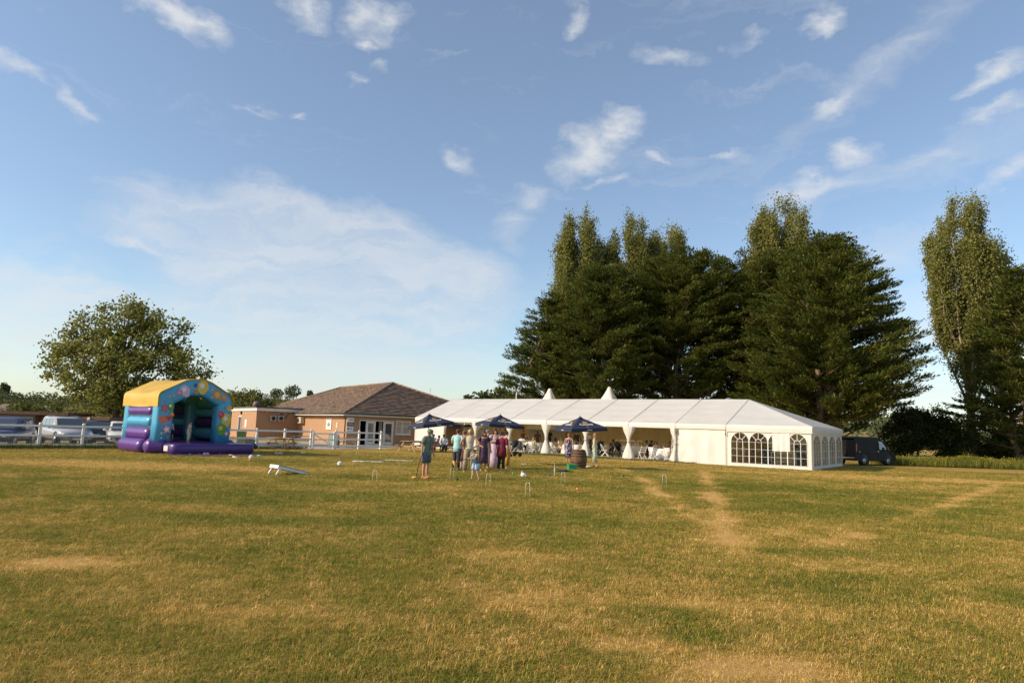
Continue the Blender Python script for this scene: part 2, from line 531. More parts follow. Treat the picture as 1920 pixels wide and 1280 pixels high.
def tuft(n, h, spread, lean, wid):
    vs, fs = [], []
    for _ in range(n):
        x, y = RG.normal(0, spread, 2)
        a = RG.uniform(0, 2 * PI)
        hh = h * RG.uniform(.45, 1.15)
        l = lean * RG.uniform(.2, 1.3)
        w = wid * RG.uniform(.7, 1.3)
        dx, dy = math.cos(a), math.sin(a)
        px_, py_ = -dy * w / 2, dx * w / 2
        k = len(vs)
        m = (x + dx * l * hh * .35, y + dy * l * hh * .35, hh * .6)
        e = (x + dx * l * hh, y + dy * l * hh, hh * (1 - .25 * min(l, 1.5)))
        vs += [(x - px_, y - py_, -.005), (x + px_, y + py_, -.005), (m[0] + px_ * .8, m[1] + py_ * .8, m[2]), (m[0] - px_ * .8, m[1] - py_ * .8, m[2]), e]
        fs += [(k, k + 1, k + 2), (k, k + 2, k + 3), (k + 3, k + 2, k + 4)]
    me = bpy.data.meshes.new("tuft")
    me.from_pydata(vs, [], fs)
    me.materials.append(bm_)
    return bpy.data.objects.new("tuft", me)


tufts = [tuft(18, .036, .050, 1.5, .0042), tuft(22, .030, .060, 2.2, .0048), tuft(15, .042, .042, 1.1, .004), tuft(20, .034, .055, 1.8, .0044), tuft(6, .085, .035, .7, .0032)]


def lawn_points(name, x0, x1, y0, y1, step, dens):
    xs_, ys_ = np.arange(x0, x1 + step, step), np.arange(y0, y1 + step, step)
    X, Y = np.meshgrid(xs_, ys_)
    nx, ny = len(xs_), len(ys_)
    v = np.stack([X.ravel(), Y.ravel(), 0 * X.ravel()], 1)
    ii, jj = np.meshgrid(np.arange(nx - 1), np.arange(ny - 1))
    b = (jj * nx + ii).ravel()
    f = np.stack([b, b + 1, b + 1 + nx, b + nx], 1)
    c = v[f].mean(1)
    f = f[np.abs(c[:, 0]) < c[:, 1] * .80 + 1.2]
    o = npmesh(name, v, f, bm_)
    dry_ = dryness(v[:, 0], v[:, 1])
    o.data.attributes.new('dry', 'FLOAT', 'POINT').data.foreach_set('value', dry_.astype(np.float32))
    bare = np.clip((dry_ - .62) / .3, 0, 1)
    clump = np.clip(.35 + 1.3 * fbm(v[:, 0] * 1.7, v[:, 1] * 1.7, 77, 3), .2, 1.5)
    o.data.attributes.new('dens', 'FLOAT', 'POINT').data.foreach_set('value', (dens(v[:, 1]) * (1 - .72 * bare) * clump).astype(np.float32))
    o.data.attributes.new('size', 'FLOAT', 'POINT').data.foreach_set('value', ((1 + np.clip((v[:, 1] - 7) / 40, 0, 1.1) * 1.6) * (1 - .55 * bare) * (.8 + .5 * fbm(v[:, 0] * .9, v[:, 1] * .9, 44, 2))).astype(np.float32))
    ng = bpy.data.node_groups.new("scatter_tufts", 'GeometryNodeTree')
    ng.interface.new_socket("Geometry", in_out='INPUT', socket_type='NodeSocketGeometry')
    ng.interface.new_socket("Geometry", in_out='OUTPUT', socket_type='NodeSocketGeometry')
    t = NT(ng)
    gi, go = t.n('NodeGroupInput'), t.n('NodeGroupOutput')
    nd = t.n('GeometryNodeInputNamedAttribute', data_type='FLOAT', ins={0: 'dens'})
    ns = t.n('GeometryNodeInputNamedAttribute', data_type='FLOAT', ins={0: 'size'})
    ds = t.n('GeometryNodeDistributePointsOnFaces', ins={'Density': nd.outputs[0]})
    t.link(gi.outputs[0], ds.inputs['Mesh'])
    gg = t.n('GeometryNodeGeometryToInstance')
    for tf in tufts[::-1]:
        oi = t.n('GeometryNodeObjectInfo', ins={'Object': tf, 'As Instance': True})
        t.link(oi.outputs['Geometry'], gg.inputs[0])
    # Geometry to Instance would merge; join keeps the five tufts apart
    jn = t.n('GeometryNodeJoinGeometry')
    for l in list(gg.inputs[0].links):
        t.link(l.from_socket, jn.inputs[0])
    ng.nodes.remove(gg)
    rv = t.n('FunctionNodeRandomValue', data_type='FLOAT_VECTOR')
    rv.inputs[0].default_value = (-.15, -.15, 0); rv.inputs[1].default_value = (.15, .15, 6.283)
    rs = t.n('FunctionNodeRandomValue', data_type='FLOAT')
    rs.inputs[2].default_value = .6; rs.inputs[3].default_value = 1.35; rs.inputs['Seed'].default_value = 5
    sm = t.n('ShaderNodeMath', operation='MULTIPLY', ins={0: rs.outputs[1], 1: ns.outputs[0]})
    zz = t.n('ShaderNodeMath', operation='POWER', ins={0: ns.outputs[0], 1: .35})
    zz = t.n('ShaderNodeMath', operation='MULTIPLY', ins={0: zz.outputs[0], 1: rs.outputs[1]})
    sc = t.n('ShaderNodeCombineXYZ', ins={0: sm.outputs[0], 1: sm.outputs[0], 2: zz.outputs[0]})
    ri = t.n('FunctionNodeRandomValue', data_type='INT')
    ri.inputs[4].default_value = 0; ri.inputs[5].default_value = 4; ri.inputs['Seed'].default_value = 9
    ip = t.n('GeometryNodeInstanceOnPoints', ins={'Points': ds.outputs['Points'], 'Instance': jn.outputs[0], 'Pick Instance': True, 'Instance Index': ri.outputs[2], 'Rotation': rv.outputs[0], 'Scale': sc.outputs[0]})
    t.link(ip.outputs[0], go.inputs[0])
    md = o.modifiers.new("tufts", 'NODES')
    md.node_group = ng
    return kind(o, 'stuff')


lawn = lawn_points("grass", -36, 36, 3.6, 44, .3, lambda y: np.interp(y, [3.6, 7, 11, 18, 28, 44], [430, 380, 240, 110, 42, 16]))
# ------------------------------------------------------------------ trees
def cards(cen, dr, length, width, up=None, fold=.25):
    """Leaf or spray cards: kites of two triangles along dr, given as numpy arrays."""
    n = len(cen)
    dr = dr / (np.linalg.norm(dr, axis=1, keepdims=True) + 1e-9)
    r = RG.normal(size=(n, 3)) if up is None else up + RG.normal(size=(n, 3)) * .55
    sd_ = np.cross(dr, r)
    sd_ /= (np.linalg.norm(sd_, axis=1, keepdims=True) + 1e-9)
    nm = np.cross(sd_, dr)
    L = np.broadcast_to(np.asarray(length, float), (n,))[:, None]
    Wd = np.broadcast_to(np.asarray(width, float), (n,))[:, None]
    a = cen - dr * L * .5
    m = cen + nm * L * fold * .3
    v = np.stack([a, m - sd_ * Wd * .5, cen + dr * L * .5, m + sd_ * Wd * .5], 1).reshape(-1, 3)
    f = np.arange(n * 4).reshape(-1, 4)
    return v, f


def branch_mesh(mb, p, q, r0, r1, wob=.06, n=6, seg=4):
    p, q = Vector(p), Vector(q)
    L = (q - p).length
    pts, rs = [], []
    for i in range(seg + 1):
        t = i / seg
        w = Vector((rnd.gauss(0, 1), rnd.gauss(0, 1), rnd.gauss(0, .5))) * (L * wob * (t * (1 - t) * 4) * .5)
        pts.append(p.lerp(q, t) + w)
        rs.append(r0 + (r1 - r0) * t)
    mb.tube(pts, rs, n)
    return pts


M_CYP = leafmat("cypress_spray", (.036, .060, .013), (.160, .178, .036), .30, .5, straw=(.30, .17, .045))
M_POP = leafmat("poplar_leaf", (.135, .152, .040), (.29, .275, .085), .34, .45)
M_BRD = leafmat("broad_leaf", (.105, .128, .028), (.33, .32, .085), .44, .45)
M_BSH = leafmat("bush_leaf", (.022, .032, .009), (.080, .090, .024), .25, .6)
M_HDG = leafmat("hedge_leaf", (.060, .075, .018), (.20, .200, .055), .3, .3)
M_FAR = leafmat("far_leaf", (.060, .078, .030), (.125, .132, .050), .2, .05)
M_BARK = mat("bark", (.17, .12, .075), .9, .5, 3.0, .8, 14, stretch=(3, 3, .6))
M_BARKP = mat("pale_bark", (.36, .29, .20), .9, .4, 3.0, .6, 14, stretch=(3, 3, .6))


def tree_root(name, label, cat, p, group=None):
    return thing(name, label, cat, (p.x, p.y, 0), 0, group)


def prof(pts, z):
    return float(np.interp(z, [a for a, _ in pts], [b for _, b in pts]))


def cypress(name, label, p, H, shape, lean=(0, 0), nl=120, dens=1.0, trunks=3, zmin=.16, group=None, mul=1.0, keep=None):
    """Monterey cypress: several stems, level plates of dark foliage whose tips sweep up and out; shape gives the radius (m) at heights 0..1."""
    root = tree_root(name, label, "tree", p, group)
    wood = MB()
    stems = []
    for k in range(trunks):
        a = 2 * PI * k / trunks + rnd.uniform(-.5, .5)
        b = Vector((math.cos(a) * .35 * (trunks > 1), math.sin(a) * .35 * (trunks > 1), -.1))
        sp = prof(shape, .6) * rnd.uniform(.15, .42) * (trunks > 1)
        t = Vector((math.cos(a) * sp + lean[0], math.sin(a) * sp + lean[1], H * rnd.uniform(.80, .93)))
        stems.append(branch_mesh(wood, b, t, .42 * H / 20 * rnd.uniform(.7, 1.1), .06, .10, 7, 7))
    V, Fc, off = [], [], 0
    limbs = []
    bul = [rnd.uniform(0, 6.28) for _ in range(3)]
    for i in range(nl):
        zt = zmin + (.985 - zmin) * ((i + rnd.random()) / nl) ** .92
        az = i * 2.39996 + rnd.uniform(-.5, .5)
        R = prof(shape, zt) * rnd.uniform(.86, 1.03) * (1 + .10 * math.sin(az * 3 + bul[0] + zt * 5) + .06 * math.sin(zt * 17 + bul[1]))
        if keep and not keep(az): R *= .75
        tip = Vector((math.cos(az) * R + lean[0] * zt, math.sin(az) * R + lean[1] * zt, zt * H))
        st = rnd.choice(stems)
        zb = max(.05, zt - rnd.uniform(.05, .16) - .02 * R / 5) * H
        bp = st[0]
        for u, w in zip(st[:-1], st[1:]):
            if u.z <= zb <= w.z: bp = u.lerp(w, (zb - u.z) / max(1e-6, w.z - u.z)); break
        else: bp = st[-1]
        if R > 1.0: branch_mesh(wood, bp, bp.lerp(tip, .80) - Vector((0, 0, .25)), .09 * (1 - .5 * zt) + .02, .025, .10, 4, 3)
        limbs.append((bp, tip, R, zt))
    for bp, tip, R, zt in limbs:
        d = (tip - bp); L = d.length
        out = Vector((d.x, d.y, 0))
        out = out.normalized() if out.length > .01 else Vector((1, 0, 0))
        side = Vector((-out.y, out.x, 0))
        for s_ in range(max(2, int(L / 1.3) + 1)):
            t = 1.0 - .66 * s_ / max(1, int(L / 1.3)) if L > 1.3 else 1 - .4 * s_
            c = bp.lerp(tip, t) + side * rnd.uniform(-.55, .55) * (1.2 if t < .95 else .5) + Vector((0, 0, rnd.uniform(-.25, .25)))
            la = rnd.uniform(.8, 1.3) * mul; wa = rnd.uniform(.6, 1.0) * mul; ha = rnd.uniform(.17, .34) * mul
            n = int(125 * dens * la * wa / .75)
            u = RG.normal(size=(n, 3)) * .52
            u /= np.maximum(1, np.linalg.norm(u, axis=1, keepdims=True) / 1.1)
            x = u[:, 0] * la; y = u[:, 1] * wa
            z = u[:, 2] * ha + .12 * x + .08 * x * np.abs(x) - .22 * y * y   # tips sweep up, sides droop
            P = np.array(c)[None] + x[:, None] * np.array(out)[None] + y[:, None] * np.array(side)[None]
            P[:, 2] += z
            D = np.array(out)[None] * 1.0 + np.array(side)[None] * (y / wa)[:, None] * .7 + RG.normal(size=(n, 3)) * .38
            D[:, 2] += .50 + .25 * x / la + .5 * u[:, 2]
            v, f = cards(P, D, RG.uniform(.22, .52, n) * mul, RG.uniform(.07, .15, n) * mul, np.array([[0, 0, 1.0]]))
            V.append(v); Fc.append(f + off); off += len(v)
    wood.build("trunk", M_BARK, root)
    npmesh("crown", np.concatenate(V), np.concatenate(Fc), M_CYP, root)
    return root


def poplar(name, label, p, H, shape, z0=.25, stems=9, dens=1.0, group=None, bare=0.0):
    """Poplar: a sheaf of steep stems, each dressed with upright plumes of small leaves."""
    root = tree_root(name, label, "tree", p, group)
    wood = MB()
    branch_mesh(wood, (0, 0, -.1), (0, 0, H * .5), .42, .2, .02, 8, 4)
    V, Fc, off = [], [], 0
    for k in range(stems):
        a = k * 2.39996 + rnd.uniform(-.3, .3)
        top = H * (1.0 if k == 0 else rnd.uniform(.80, .99))
        rt = prof(shape, top / H * .93) * (.25 if k == 0 else rnd.uniform(.55, 1.0))
        base = Vector((0, 0, H * rnd.uniform(.12, .35)))
        tipp = Vector((math.cos(a) * rt, math.sin(a) * rt, top))
        mid = base.lerp(tipp, .45) + Vector((math.cos(a), math.sin(a), 0)) * prof(shape, .55) * rnd.uniform(.25, .6)
        pts = [base, base.lerp(mid, .5), mid, mid.lerp(tipp, .5) + Vector((rnd.uniform(-.2, .2), rnd.uniform(-.2, .2), 0)), tipp]
        wood.tube(pts, [.16, .13, .09, .05, .015], 6)
        npl = int(30 * H / 24)
        for j in range(npl):
            t = z0 + (1.0 - z0) * (j + rnd.random()) / npl
            q = t * 4; i = min(3, int(q)); c0 = pts[i].lerp(pts[i + 1], q - i)
            zz = c0.z / H
            if zz < z0: continue
            if rnd.random() < bare * (1 - zz): continue
            b = rnd.uniform(0, 2 * PI)
            R = max(.35, prof(shape, zz) - math.hypot(c0.x, c0.y)) * rnd.choice((rnd.uniform(.1, .5), rnd.uniform(.5, .95)))
            ln = rnd.uniform(1.0, 2.1)
            c = c0 + Vector((math.cos(b) * R, math.sin(b) * R, ln * .35))
            if R > .5: wood.tube([c0, c0.lerp(c, .6) - Vector((0, 0, .12)), c], [.035, .025, .01], 4)
            w = rnd.uniform(.22, .42)
            n = int(112 * dens * ln)
            u = RG.normal(size=(n, 3))
            P = np.array(c)[None] + u * np.array([[w, w, ln * .38]])
            P[:, :2] += np.array([[math.cos(b), math.sin(b)]]) * (u[:, 2:3] * .14)
            D = RG.normal(size=(n, 3)); D[:, 2] += .9
            v, f = cards(P, D, RG.uniform(.17, .32, n), RG.uniform(.11, .20, n))
            V.append(v); Fc.append(f + off); off += len(v)
    wood.build("trunk", M_BARKP, root)
    npmesh("crown", np.concatenate(V), np.concatenate(Fc), M_POP, root)
    return root


def bushy(name, label, cat, p, blobs, leaf=.2, n_per=240, m=None, stem=.12, trunk_to=None, group=None, bark=None, clump=.55, two=True):
    """Broad-leaved crown: twigs run from the trunk to leaf clumps spread through the blobs (x, y, z, rx, ry, rz)."""
    root = tree_root(name, label, cat, p, group)
    wood = MB()
    V, Fc, off = [], [], 0
    zt = trunk_to or max(b[2] for b in blobs) * .5
    tr = branch_mesh(wood, (0, 0, -.1), (0, 0, zt), stem, stem * .55, .06, 8, 4)
    for bx, by, bz, rx, ry, rz in blobs:
        c = Vector((bx, by, bz))
        fork = tr[min(4, max(1, int(4 * bz / max(zt, .1) * .7)))]
        hub = fork.lerp(c, .72)
        branch_mesh(wood, fork, hub, stem * .45, stem * .18, .10, 6, 3)
        ncl = max(4, int(4.2 * (rx * ry * rz) ** .67 / clump ** 2))
        for k in range(ncl):
            d = Vector((rnd.gauss(0, 1), rnd.gauss(0, 1), rnd.gauss(0, 1))).normalized()
            r = rnd.uniform(.35, 1.0) ** .6
            q = c + Vector((d.x * rx, d.y * ry, d.z * rz)) * r
            if q.z < .15: continue
            if two and rnd.random() < .5: wood.tube([hub, hub.lerp(q, .55) + Vector((0, 0, .1)), q], [stem * .14, stem * .09, .008], 4)
            n = int(n_per * rnd.uniform(.6, 1.3))
            cs = clump * rnd.uniform(.6, 1.25)
            u = RG.normal(size=(n, 3)) * cs * np.array([[.55, .55, .42]])
            D = RG.normal(size=(n, 3)) + np.array(d)[None] * .8
            v, f = cards(np.array(q)[None] + u, D, RG.uniform(.7, 1.3, n) * leaf, RG.uniform(.5, .9, n) * leaf)
            V.append(v); Fc.append(f + off); off += len(v)
    wood.build("trunk" if cat == "tree" else "stem", bark or M_BARK, root)
    npmesh("crown" if cat == "tree" else "foliage", np.concatenate(V), np.concatenate(Fc), m or M_BRD, root)
    return root


def T(px, Y): return col(px, Y)
def HT(px, py, Y): return zat(px, py, Y)


GR = "tall trees behind the marquee"
# dark cypresses from the pavilion side to the van
cypress("cypress_tree", "dark low cypress at the pavilion end of the row, foliage down to the marquee ridge", T(1018, 73), HT(1018, 548, 73), [(0, 2.6), (.2, 5.0), (.4, 5.2), (.6, 4.0), (.8, 2.4), (1, .3)], (.9, 0), 115, 1.0, 3, .22, GR)
cypress("cypress_tree", "dark cypress below the two slender poplars, over the white tent peaks", T(1120, 70), HT(1120, 492, 70), [(0, 3), (.25, 5.2), (.45, 5.8), (.65, 5.4), (.85, 4.0), (1, 1.2)], (.2, 0), 135, 1.0, 4, .30, GR)
cypress("cypress_tree", "broad tall dark cypress standing in the middle of the marquee's length", T(1262, 72), HT(1290, 470, 72), [(0, 3), (.28, 5.8), (.5, 7.0), (.7, 6.8), (.85, 5.6), (.94, 3.8), (1, 1.6)], (1.3, 0), 170, 1.0, 5, .30, GR)
cypress("cypress_tree", "narrow shaded cypress in the gap between the two broadest cypresses", T(1392, 76), HT(1388, 478, 76), [(0, 2), (.3, 3.4), (.5, 4.8), (.7, 4.8), (.88, 3.8), (1, 1.4)], (0, 0), 105, .9, 4, .34, GR)
cypress("cypress_tree", "cypress with a tan bare twig at its top beside the broadest one", T(1462, 68), HT(1475, 462, 68), [(0, 3), (.22, 5.0), (.45, 5.6), (.7, 5.0), (.88, 3.4), (1, .8)], (.6, 0), 130, 1.0, 3, .22, GR)
cypress("cypress_tree", "broadest cypress with sweeping boughs over the hipped end of the marquee and the van", T(1556, 62), HT(1568, 438, 62), [(0, 4), (.16, 6.4), (.25, 7.8), (.42, 7.7), (.6, 6.9), (.78, 4.8), (.9, 2.5), (1, .4)], (.5, 0), 200, 1.0, 6, .215, GR)
# olive poplars
poplar("poplar_tree", "olive poplar rising at the pavilion end of the cypress row, broad low shoulder", T(1082, 80), HT(1085, 412, 80), [(0, 1), (.3, 2.6), (.6, 3.6), (.75, 3.3), (.88, 2.7), (.97, 2.1), (1, 1.4)], .36, 13, 1.0, GR)
poplar("poplar_tree", "olive poplar with a wide flat top next to the end one", T(1176, 80), HT(1180, 418, 80), [(0, 1), (.3, 2.6), (.6, 3.4), (.8, 3.3), (.92, 3.1), (1, 2.2)], .36, 13, 1.0, GR)
poplar("poplar_tree", "poplar showing only its thin tips above the middle cypress", T(1252, 84), HT(1252, 440, 84), [(0, 1), (.4, 2.6), (.75, 3.2), (.9, 2.6), (1, .9)], .5, 12, .8, GR)
poplar("poplar_tree", "highest twin topped poplar behind the broadest cypress", T(1474, 74), HT(1462, 386, 74), [(0, 1), (.3, 3.0), (.6, 4.4), (.78, 4.2), (.9, 2.6), (1, 1.2)], .35, 15, 1.0, GR)
poplar("poplar_tree", "tall open poplar standing apart with pale trunks showing through its crown", T(1826, 70), HT(1822, 392, 70), [(0, .6), (.2, 1.2), (.32, 1.8), (.46, 2.9), (.58, 2.6), (.66, 3.3), (.8, 3.6), (.9, 3.0), (.97, 2.0), (1, 1.0)], .20, 17, 1.0, "trees in the field corner", .75)
poplar("poplar_tree", "smaller shaded poplar just behind the tall open one", T(1884, 74), HT(1886, 478, 74), [(0, .8), (.3, 1.8), (.6, 2.4), (.85, 2.0), (1, .5)], .25, 8, .9, "trees in the field corner")
cypress("cypress_tree", "cypress with rusty patches at the edge of the picture beside the open poplar", T(1930, 62), HT(1915, 500, 62), [(0, 2.5), (.14, 5.4), (.23, 7.2), (.32, 5.4), (.5, 3.7), (.75, 2.6), (1, .5)], (0, 0), 105, 1.0, 2, .15, "trees in the field corner")

# broad-leaved tree beside the bouncy castle
_p = T(214, 50)
_b = [(0, 0, 2.6, 3.0, 2.6, 1.8), (-2.2, .3, 3.9, 2.2, 2.2, 1.5), (2.2, 0, 3.6, 2.4, 2.2, 1.4), (-3.6, 0, 6.2, 1.7, 1.9, 1.4), (-1.6, 0, 6.6, 2.1, 2.1, 1.6), (.6, .2, 6.9, 2.2, 2.2, 1.7), (2.6, 0, 6.2, 2.0, 2.0, 1.4),
      (-.2, 0, 8.9, 2.2, 2.0, 1.6), (1.3, .3, 9.4, 1.5, 1.5, 1.1), (-2.9, 0, 8.2, 1.5, 1.5, 1.2), (3.3, 0, 8.1, 1.3, 1.5, 1.2), (4.6, 0, 6.3, 1.4, 1.4, .95), (5.8, 0, 5.4, 1.1, 1.2, .7), (-4.9, 0, 4.9, 1.0, 1.2, .6),
      (-4.8, 0, 7.0, 1.0, 1.2, .9), (.2, 0, 10.2, 1.1, 1.1, .7), (4.4, 0, 4.6, 1.5, 1.5, .6), (0, -1.8, 5.0, 2.4, 1.2, 1.6)]
bushy("broadleaf_tree", "round crowned broad-leaved tree behind the bouncy castle and car park", "tree", _p, _b, .24, 46, M_BRD, .30, 6.5, None, None, .62)
# bushes
bushy("bush", "feathery green bush over the flat roof beside the bouncy castle", "bush", T(462, 82), [(-2.4, 0, 2.4, 2.2, 2, 2.2), (0, 0, 3.2, 2.4, 2, 2.4), (2.2, 0, 2.6, 2.0, 2, 2.2)], .30, 60, M_HDG, .1, None, None, None, .8)
_q = T(1722, 66)
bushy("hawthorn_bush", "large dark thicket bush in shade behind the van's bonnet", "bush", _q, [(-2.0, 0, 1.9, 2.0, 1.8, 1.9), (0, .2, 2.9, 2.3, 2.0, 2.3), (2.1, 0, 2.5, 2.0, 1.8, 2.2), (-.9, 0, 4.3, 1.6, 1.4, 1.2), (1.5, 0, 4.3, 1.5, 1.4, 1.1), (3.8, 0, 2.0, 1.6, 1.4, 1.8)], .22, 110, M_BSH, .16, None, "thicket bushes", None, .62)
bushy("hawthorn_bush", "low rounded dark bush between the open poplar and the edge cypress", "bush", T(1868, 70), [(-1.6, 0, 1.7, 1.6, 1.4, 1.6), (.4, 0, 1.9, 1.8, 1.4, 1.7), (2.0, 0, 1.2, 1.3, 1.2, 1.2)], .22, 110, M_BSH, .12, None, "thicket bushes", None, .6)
# ------------------------------------------------------------------ marquee
M_PVC = mat("white_pvc", (.86, .84, .795), .42, .03, 1.2, .12, 5, transl=.30, tint=(.82, .66, .36))
M_PVCW = mat("white_pvc_wall", (.86, .84, .795), .45, .03, 1.0, .35, 3, transl=.22, tint=(.82, .66, .36))
M_LIN = mat("cream_lining", (.72, .56, .31), .8, .06, 1.0, .2, 4, transl=.28, tint=(.6, .44, .2))
M_VOILE = mat("cream_drape", (.82, .80, .74), .7, .05, 2.0, transl=.3, tint=(.82, .78, .66))
M_ALU = mat("aluminium", (.52, .48, .40), .45, .08, 4, metal=.4)
M_FLOORB = mat("floor_boards", (.34, .31, .27), .7, .15, 3)
M_LATT = mat("white_lattice", (.80, .78, .72), .5, .03)
M_STEEL = mat("steel", (.55, .55, .54), .32, .06, 5, metal=.85)
M_HOOPD = mat("dark_metal", (.06, .05, .04), .5, .2)
M_BLACK = mat("black_plastic", (.018, .018, .020), .45, .2)
M_WHITEP = mat("white_paint", (.78, .76, .72), .42, .04, 3)
M_CLOTH = mat("white_table_linen", (.80, .79, .80), .8, .03, 2)


def vinyl():
    m, nt, out = newmat("clear_vinyl")
    t = nt.n('ShaderNodeBsdfTransparent', ins={'Color': (.80, .78, .72, 1)})
    bp_ = nt.n('ShaderNodeBump', ins={'Strength': .6, 'Distance': .05, 'Height': nt.noise(nt.n('ShaderNodeTexCoord').outputs['Object'], 3.0, 3)})
    gl = nt.n('ShaderNodeBsdfGlossy', ins={'Color': (.8, .8, .8, 1), 'Roughness': .12, 'Normal': bp_.outputs[0]})
    fr = nt.n('ShaderNodeFresnel', ins={'IOR': 1.45})
    nt.link(nt.n('ShaderNodeMixShader', ins={0: fr.outputs[0], 1: t.outputs[0], 2: gl.outputs[0]}).outputs[0], out.inputs[0])
    return m


def glassmat(name, tint=(.05, .06, .07), rough=.04):
    """Dark window glass seen from outside by day: mirror of the surroundings over a dim interior."""
    m, nt, out = newmat(name)
    bs = nt.n('ShaderNodeBsdfPrincipled', ins={'Base Color': (*tint, 1), 'Roughness': rough, 'Specular IOR Level': .9, 'Coat Weight': .5, 'Coat Roughness': .03})
    nt.link(bs.outputs[0], out.inputs[0])
    return m


M_VINYL = vinyl()
M_GLASS = glassmat("window_glass")
MQ_AZ, BAY, MW, EH, RH = .6181, 3.3, 9.9, 2.546, 4.357
ML = 31.35
_c = Vector((17.5775, 39.0047, 0))
MQ0 = _c - Vector((math.cos(MQ_AZ), -math.sin(MQ_AZ), 0)) * ML
mq = thing("marquee", "long white hipped frame marquee with tied cream drapes and arched window walls", "marquee", MQ0, -MQ_AZ)
MQM = Matrix.Translation(MQ0) @ Matrix.Rotation(-MQ_AZ, 4, 'Z')


def mql(x, y, z=0.0):
    return MQM @ Vector((x, y, z))


def cloth_grid(a, b, c, d, nu, nv, disp):
    """Patch a-b (u) to d-c (v) pushed along its normal by disp(u, v)."""
    a, b, c, d = map(Vector, (a, b, c, d))
    nrm = (b - a).cross(d - a).normalized()
    vs, fs = [], []
    for j in range(nv + 1):
        for i in range(nu + 1):
            u, v_ = i / nu, j / nv
            p = (a.lerp(b, u)).lerp(d.lerp(c, u), v_)
            vs.append(p + nrm * disp(u, v_))
    for j in range(nv):
        for i in range(nu):
            k = j * (nu + 1) + i
            fs.append((k, k + 1, k + nu + 2, k + nu + 1))
    return vs, fs


def roofdisp(seed):
    r = random.Random(seed)
    ph = r.uniform(0, 6)
    k1, k2 = r.uniform(.3, .7), r.uniform(.3, .9)
    def f(u, v_):
        s_ = -.055 * math.sin(PI * u) * math.sin(PI * min(1, v_))
        s_ += .018 * math.sin(v_ * 25 + ph) * math.sin(PI * u) + .010 * math.sin(u * 9 + ph + v_ * 3) * math.sin(PI * v_)
        s_ += .020 * math.exp(-((u - k1 - .25 * (v_ - k2)) / .035) ** 2) * math.exp(-((v_ - k2) / .22) ** 2)
        return s_
    return f


g = .035
for i in range(8):
    x0, x1 = i * BAY + g, (i + 1) * BAY - g
    for sgn in (0, 1):
        if sgn == 0: q = ((x0, 0, EH), (x1, 0, EH), (x1, MW / 2, RH), (x0, MW / 2, RH))
        else: q = ((x1, MW, EH), (x0, MW, EH), (x0, MW / 2, RH), (x1, MW / 2, RH))
        vs, fs = cloth_grid(*q, 12, 14, roofdisp(i * 2 + sgn))
        MB().add(vs, fs, 0, True).build("roof_panel", M_PVC, mq, False, ref=(15.7, 4.95, .5))
for q, sd_ in ((((26.4 + g, 0, EH), (ML, 0, EH), (26.4 + g, MW / 2, RH), (26.4 + g, MW / 2, RH)), 61), (((ML, 0, EH), (ML, MW, EH), (26.4 + g, MW / 2, RH), (26.4 + g, MW / 2, RH)), 62),
               (((ML, MW, EH), (26.4 + g, MW, EH), (26.4 + g, MW / 2, RH), (26.4 + g, MW / 2, RH)), 63)):
    vs, fs = cloth_grid(*q, 14, 14, lambda u, v_, f_=roofdisp(sd_): f_(u, v_) * (1 - v_))
    MB().add(vs, fs, 0, True).build("roof_panel", M_PVC, mq, False, ref=(15.7, 4.95, .5))
# rafters under the seams, ridge and eave beams
for i in range(9):
    x = i * BAY
    for y0, y1 in ((0, MW / 2), (MW, MW / 2)):
        MB().bar((x, y0, EH - .045), (x, y1, RH - .045), .07, .10).build("rafter", M_ALU, mq)
for y in (0, MW):
    MB().bar((ML, y, EH - .05), (26.4, MW / 2, RH - .05), .07, .1).build("rafter", M_ALU, mq)
MB().bar((0, MW / 2, RH - .1), (26.4, MW / 2, RH - .1), .06, .08).build("ridge_beam", M_ALU, mq)
VB = EH - .335
for y in (0.03, MW - .03):
    MB().bar((0, y, VB + .02), (ML, y, VB + .02), .06, .10).build("eave_beam", M_ALU, mq)
MB().bar((ML - .03, 0, VB + .02), (ML - .03, MW, VB + .02), .06, .10).build("eave_beam", M_ALU, mq)
# valances: one to each bay, rounded over the eave
def valance(p, q, out, dep=.335, seed=0):
    p, q, out = Vector(p), Vector(q), Vector(out)
    r = random.Random(seed)
    n = 10
    rings = []
    for k, (o_, z) in enumerate(((0, 0), (.05, -.015), (.085, -.06), (.095, -dep * .55), (.092 , -dep))):
        rings.append([p.lerp(q, i / n) + out * (o_ + (.008 * math.sin(i * 1.9 + seed) if k > 2 else 0)) + Vector((0, 0, z)) for i in range(n + 1)])
    return MB().loft(rings, 0, False, True, False)
for i in range(8):
    valance((i * BAY + .015, 0, EH), ((i + 1) * BAY - .015, 0, EH), (0, -1, 0), seed=i).build("valance", M_PVC, mq, False, ref=(15.7, 4.95, 1.2))
    valance(((i + 1) * BAY - .015, MW, EH), (i * BAY + .015, MW, EH), (0, 1, 0), seed=i).build("valance", M_PVC, mq, False, ref=(15.7, 4.95, 1.2))
valance((26.4 + .02, 0, EH), (ML + .05, 0, EH), (0, -1, 0), .44, 3).build("valance", M_PVC, mq, False, ref=(15.7, 4.95, 1.2))
valance((ML, -.05, EH), (ML, MW + .05, EH), (1, 0, 0), .44, 5).build("valance", M_PVC, mq, False, ref=(15.7, 4.95, 1.2))
valance((ML, MW, EH), (26.42, MW, EH), (0, 1, 0), .44, 4).build("valance", M_PVC, mq, False, ref=(15.7, 4.95, 1.2))
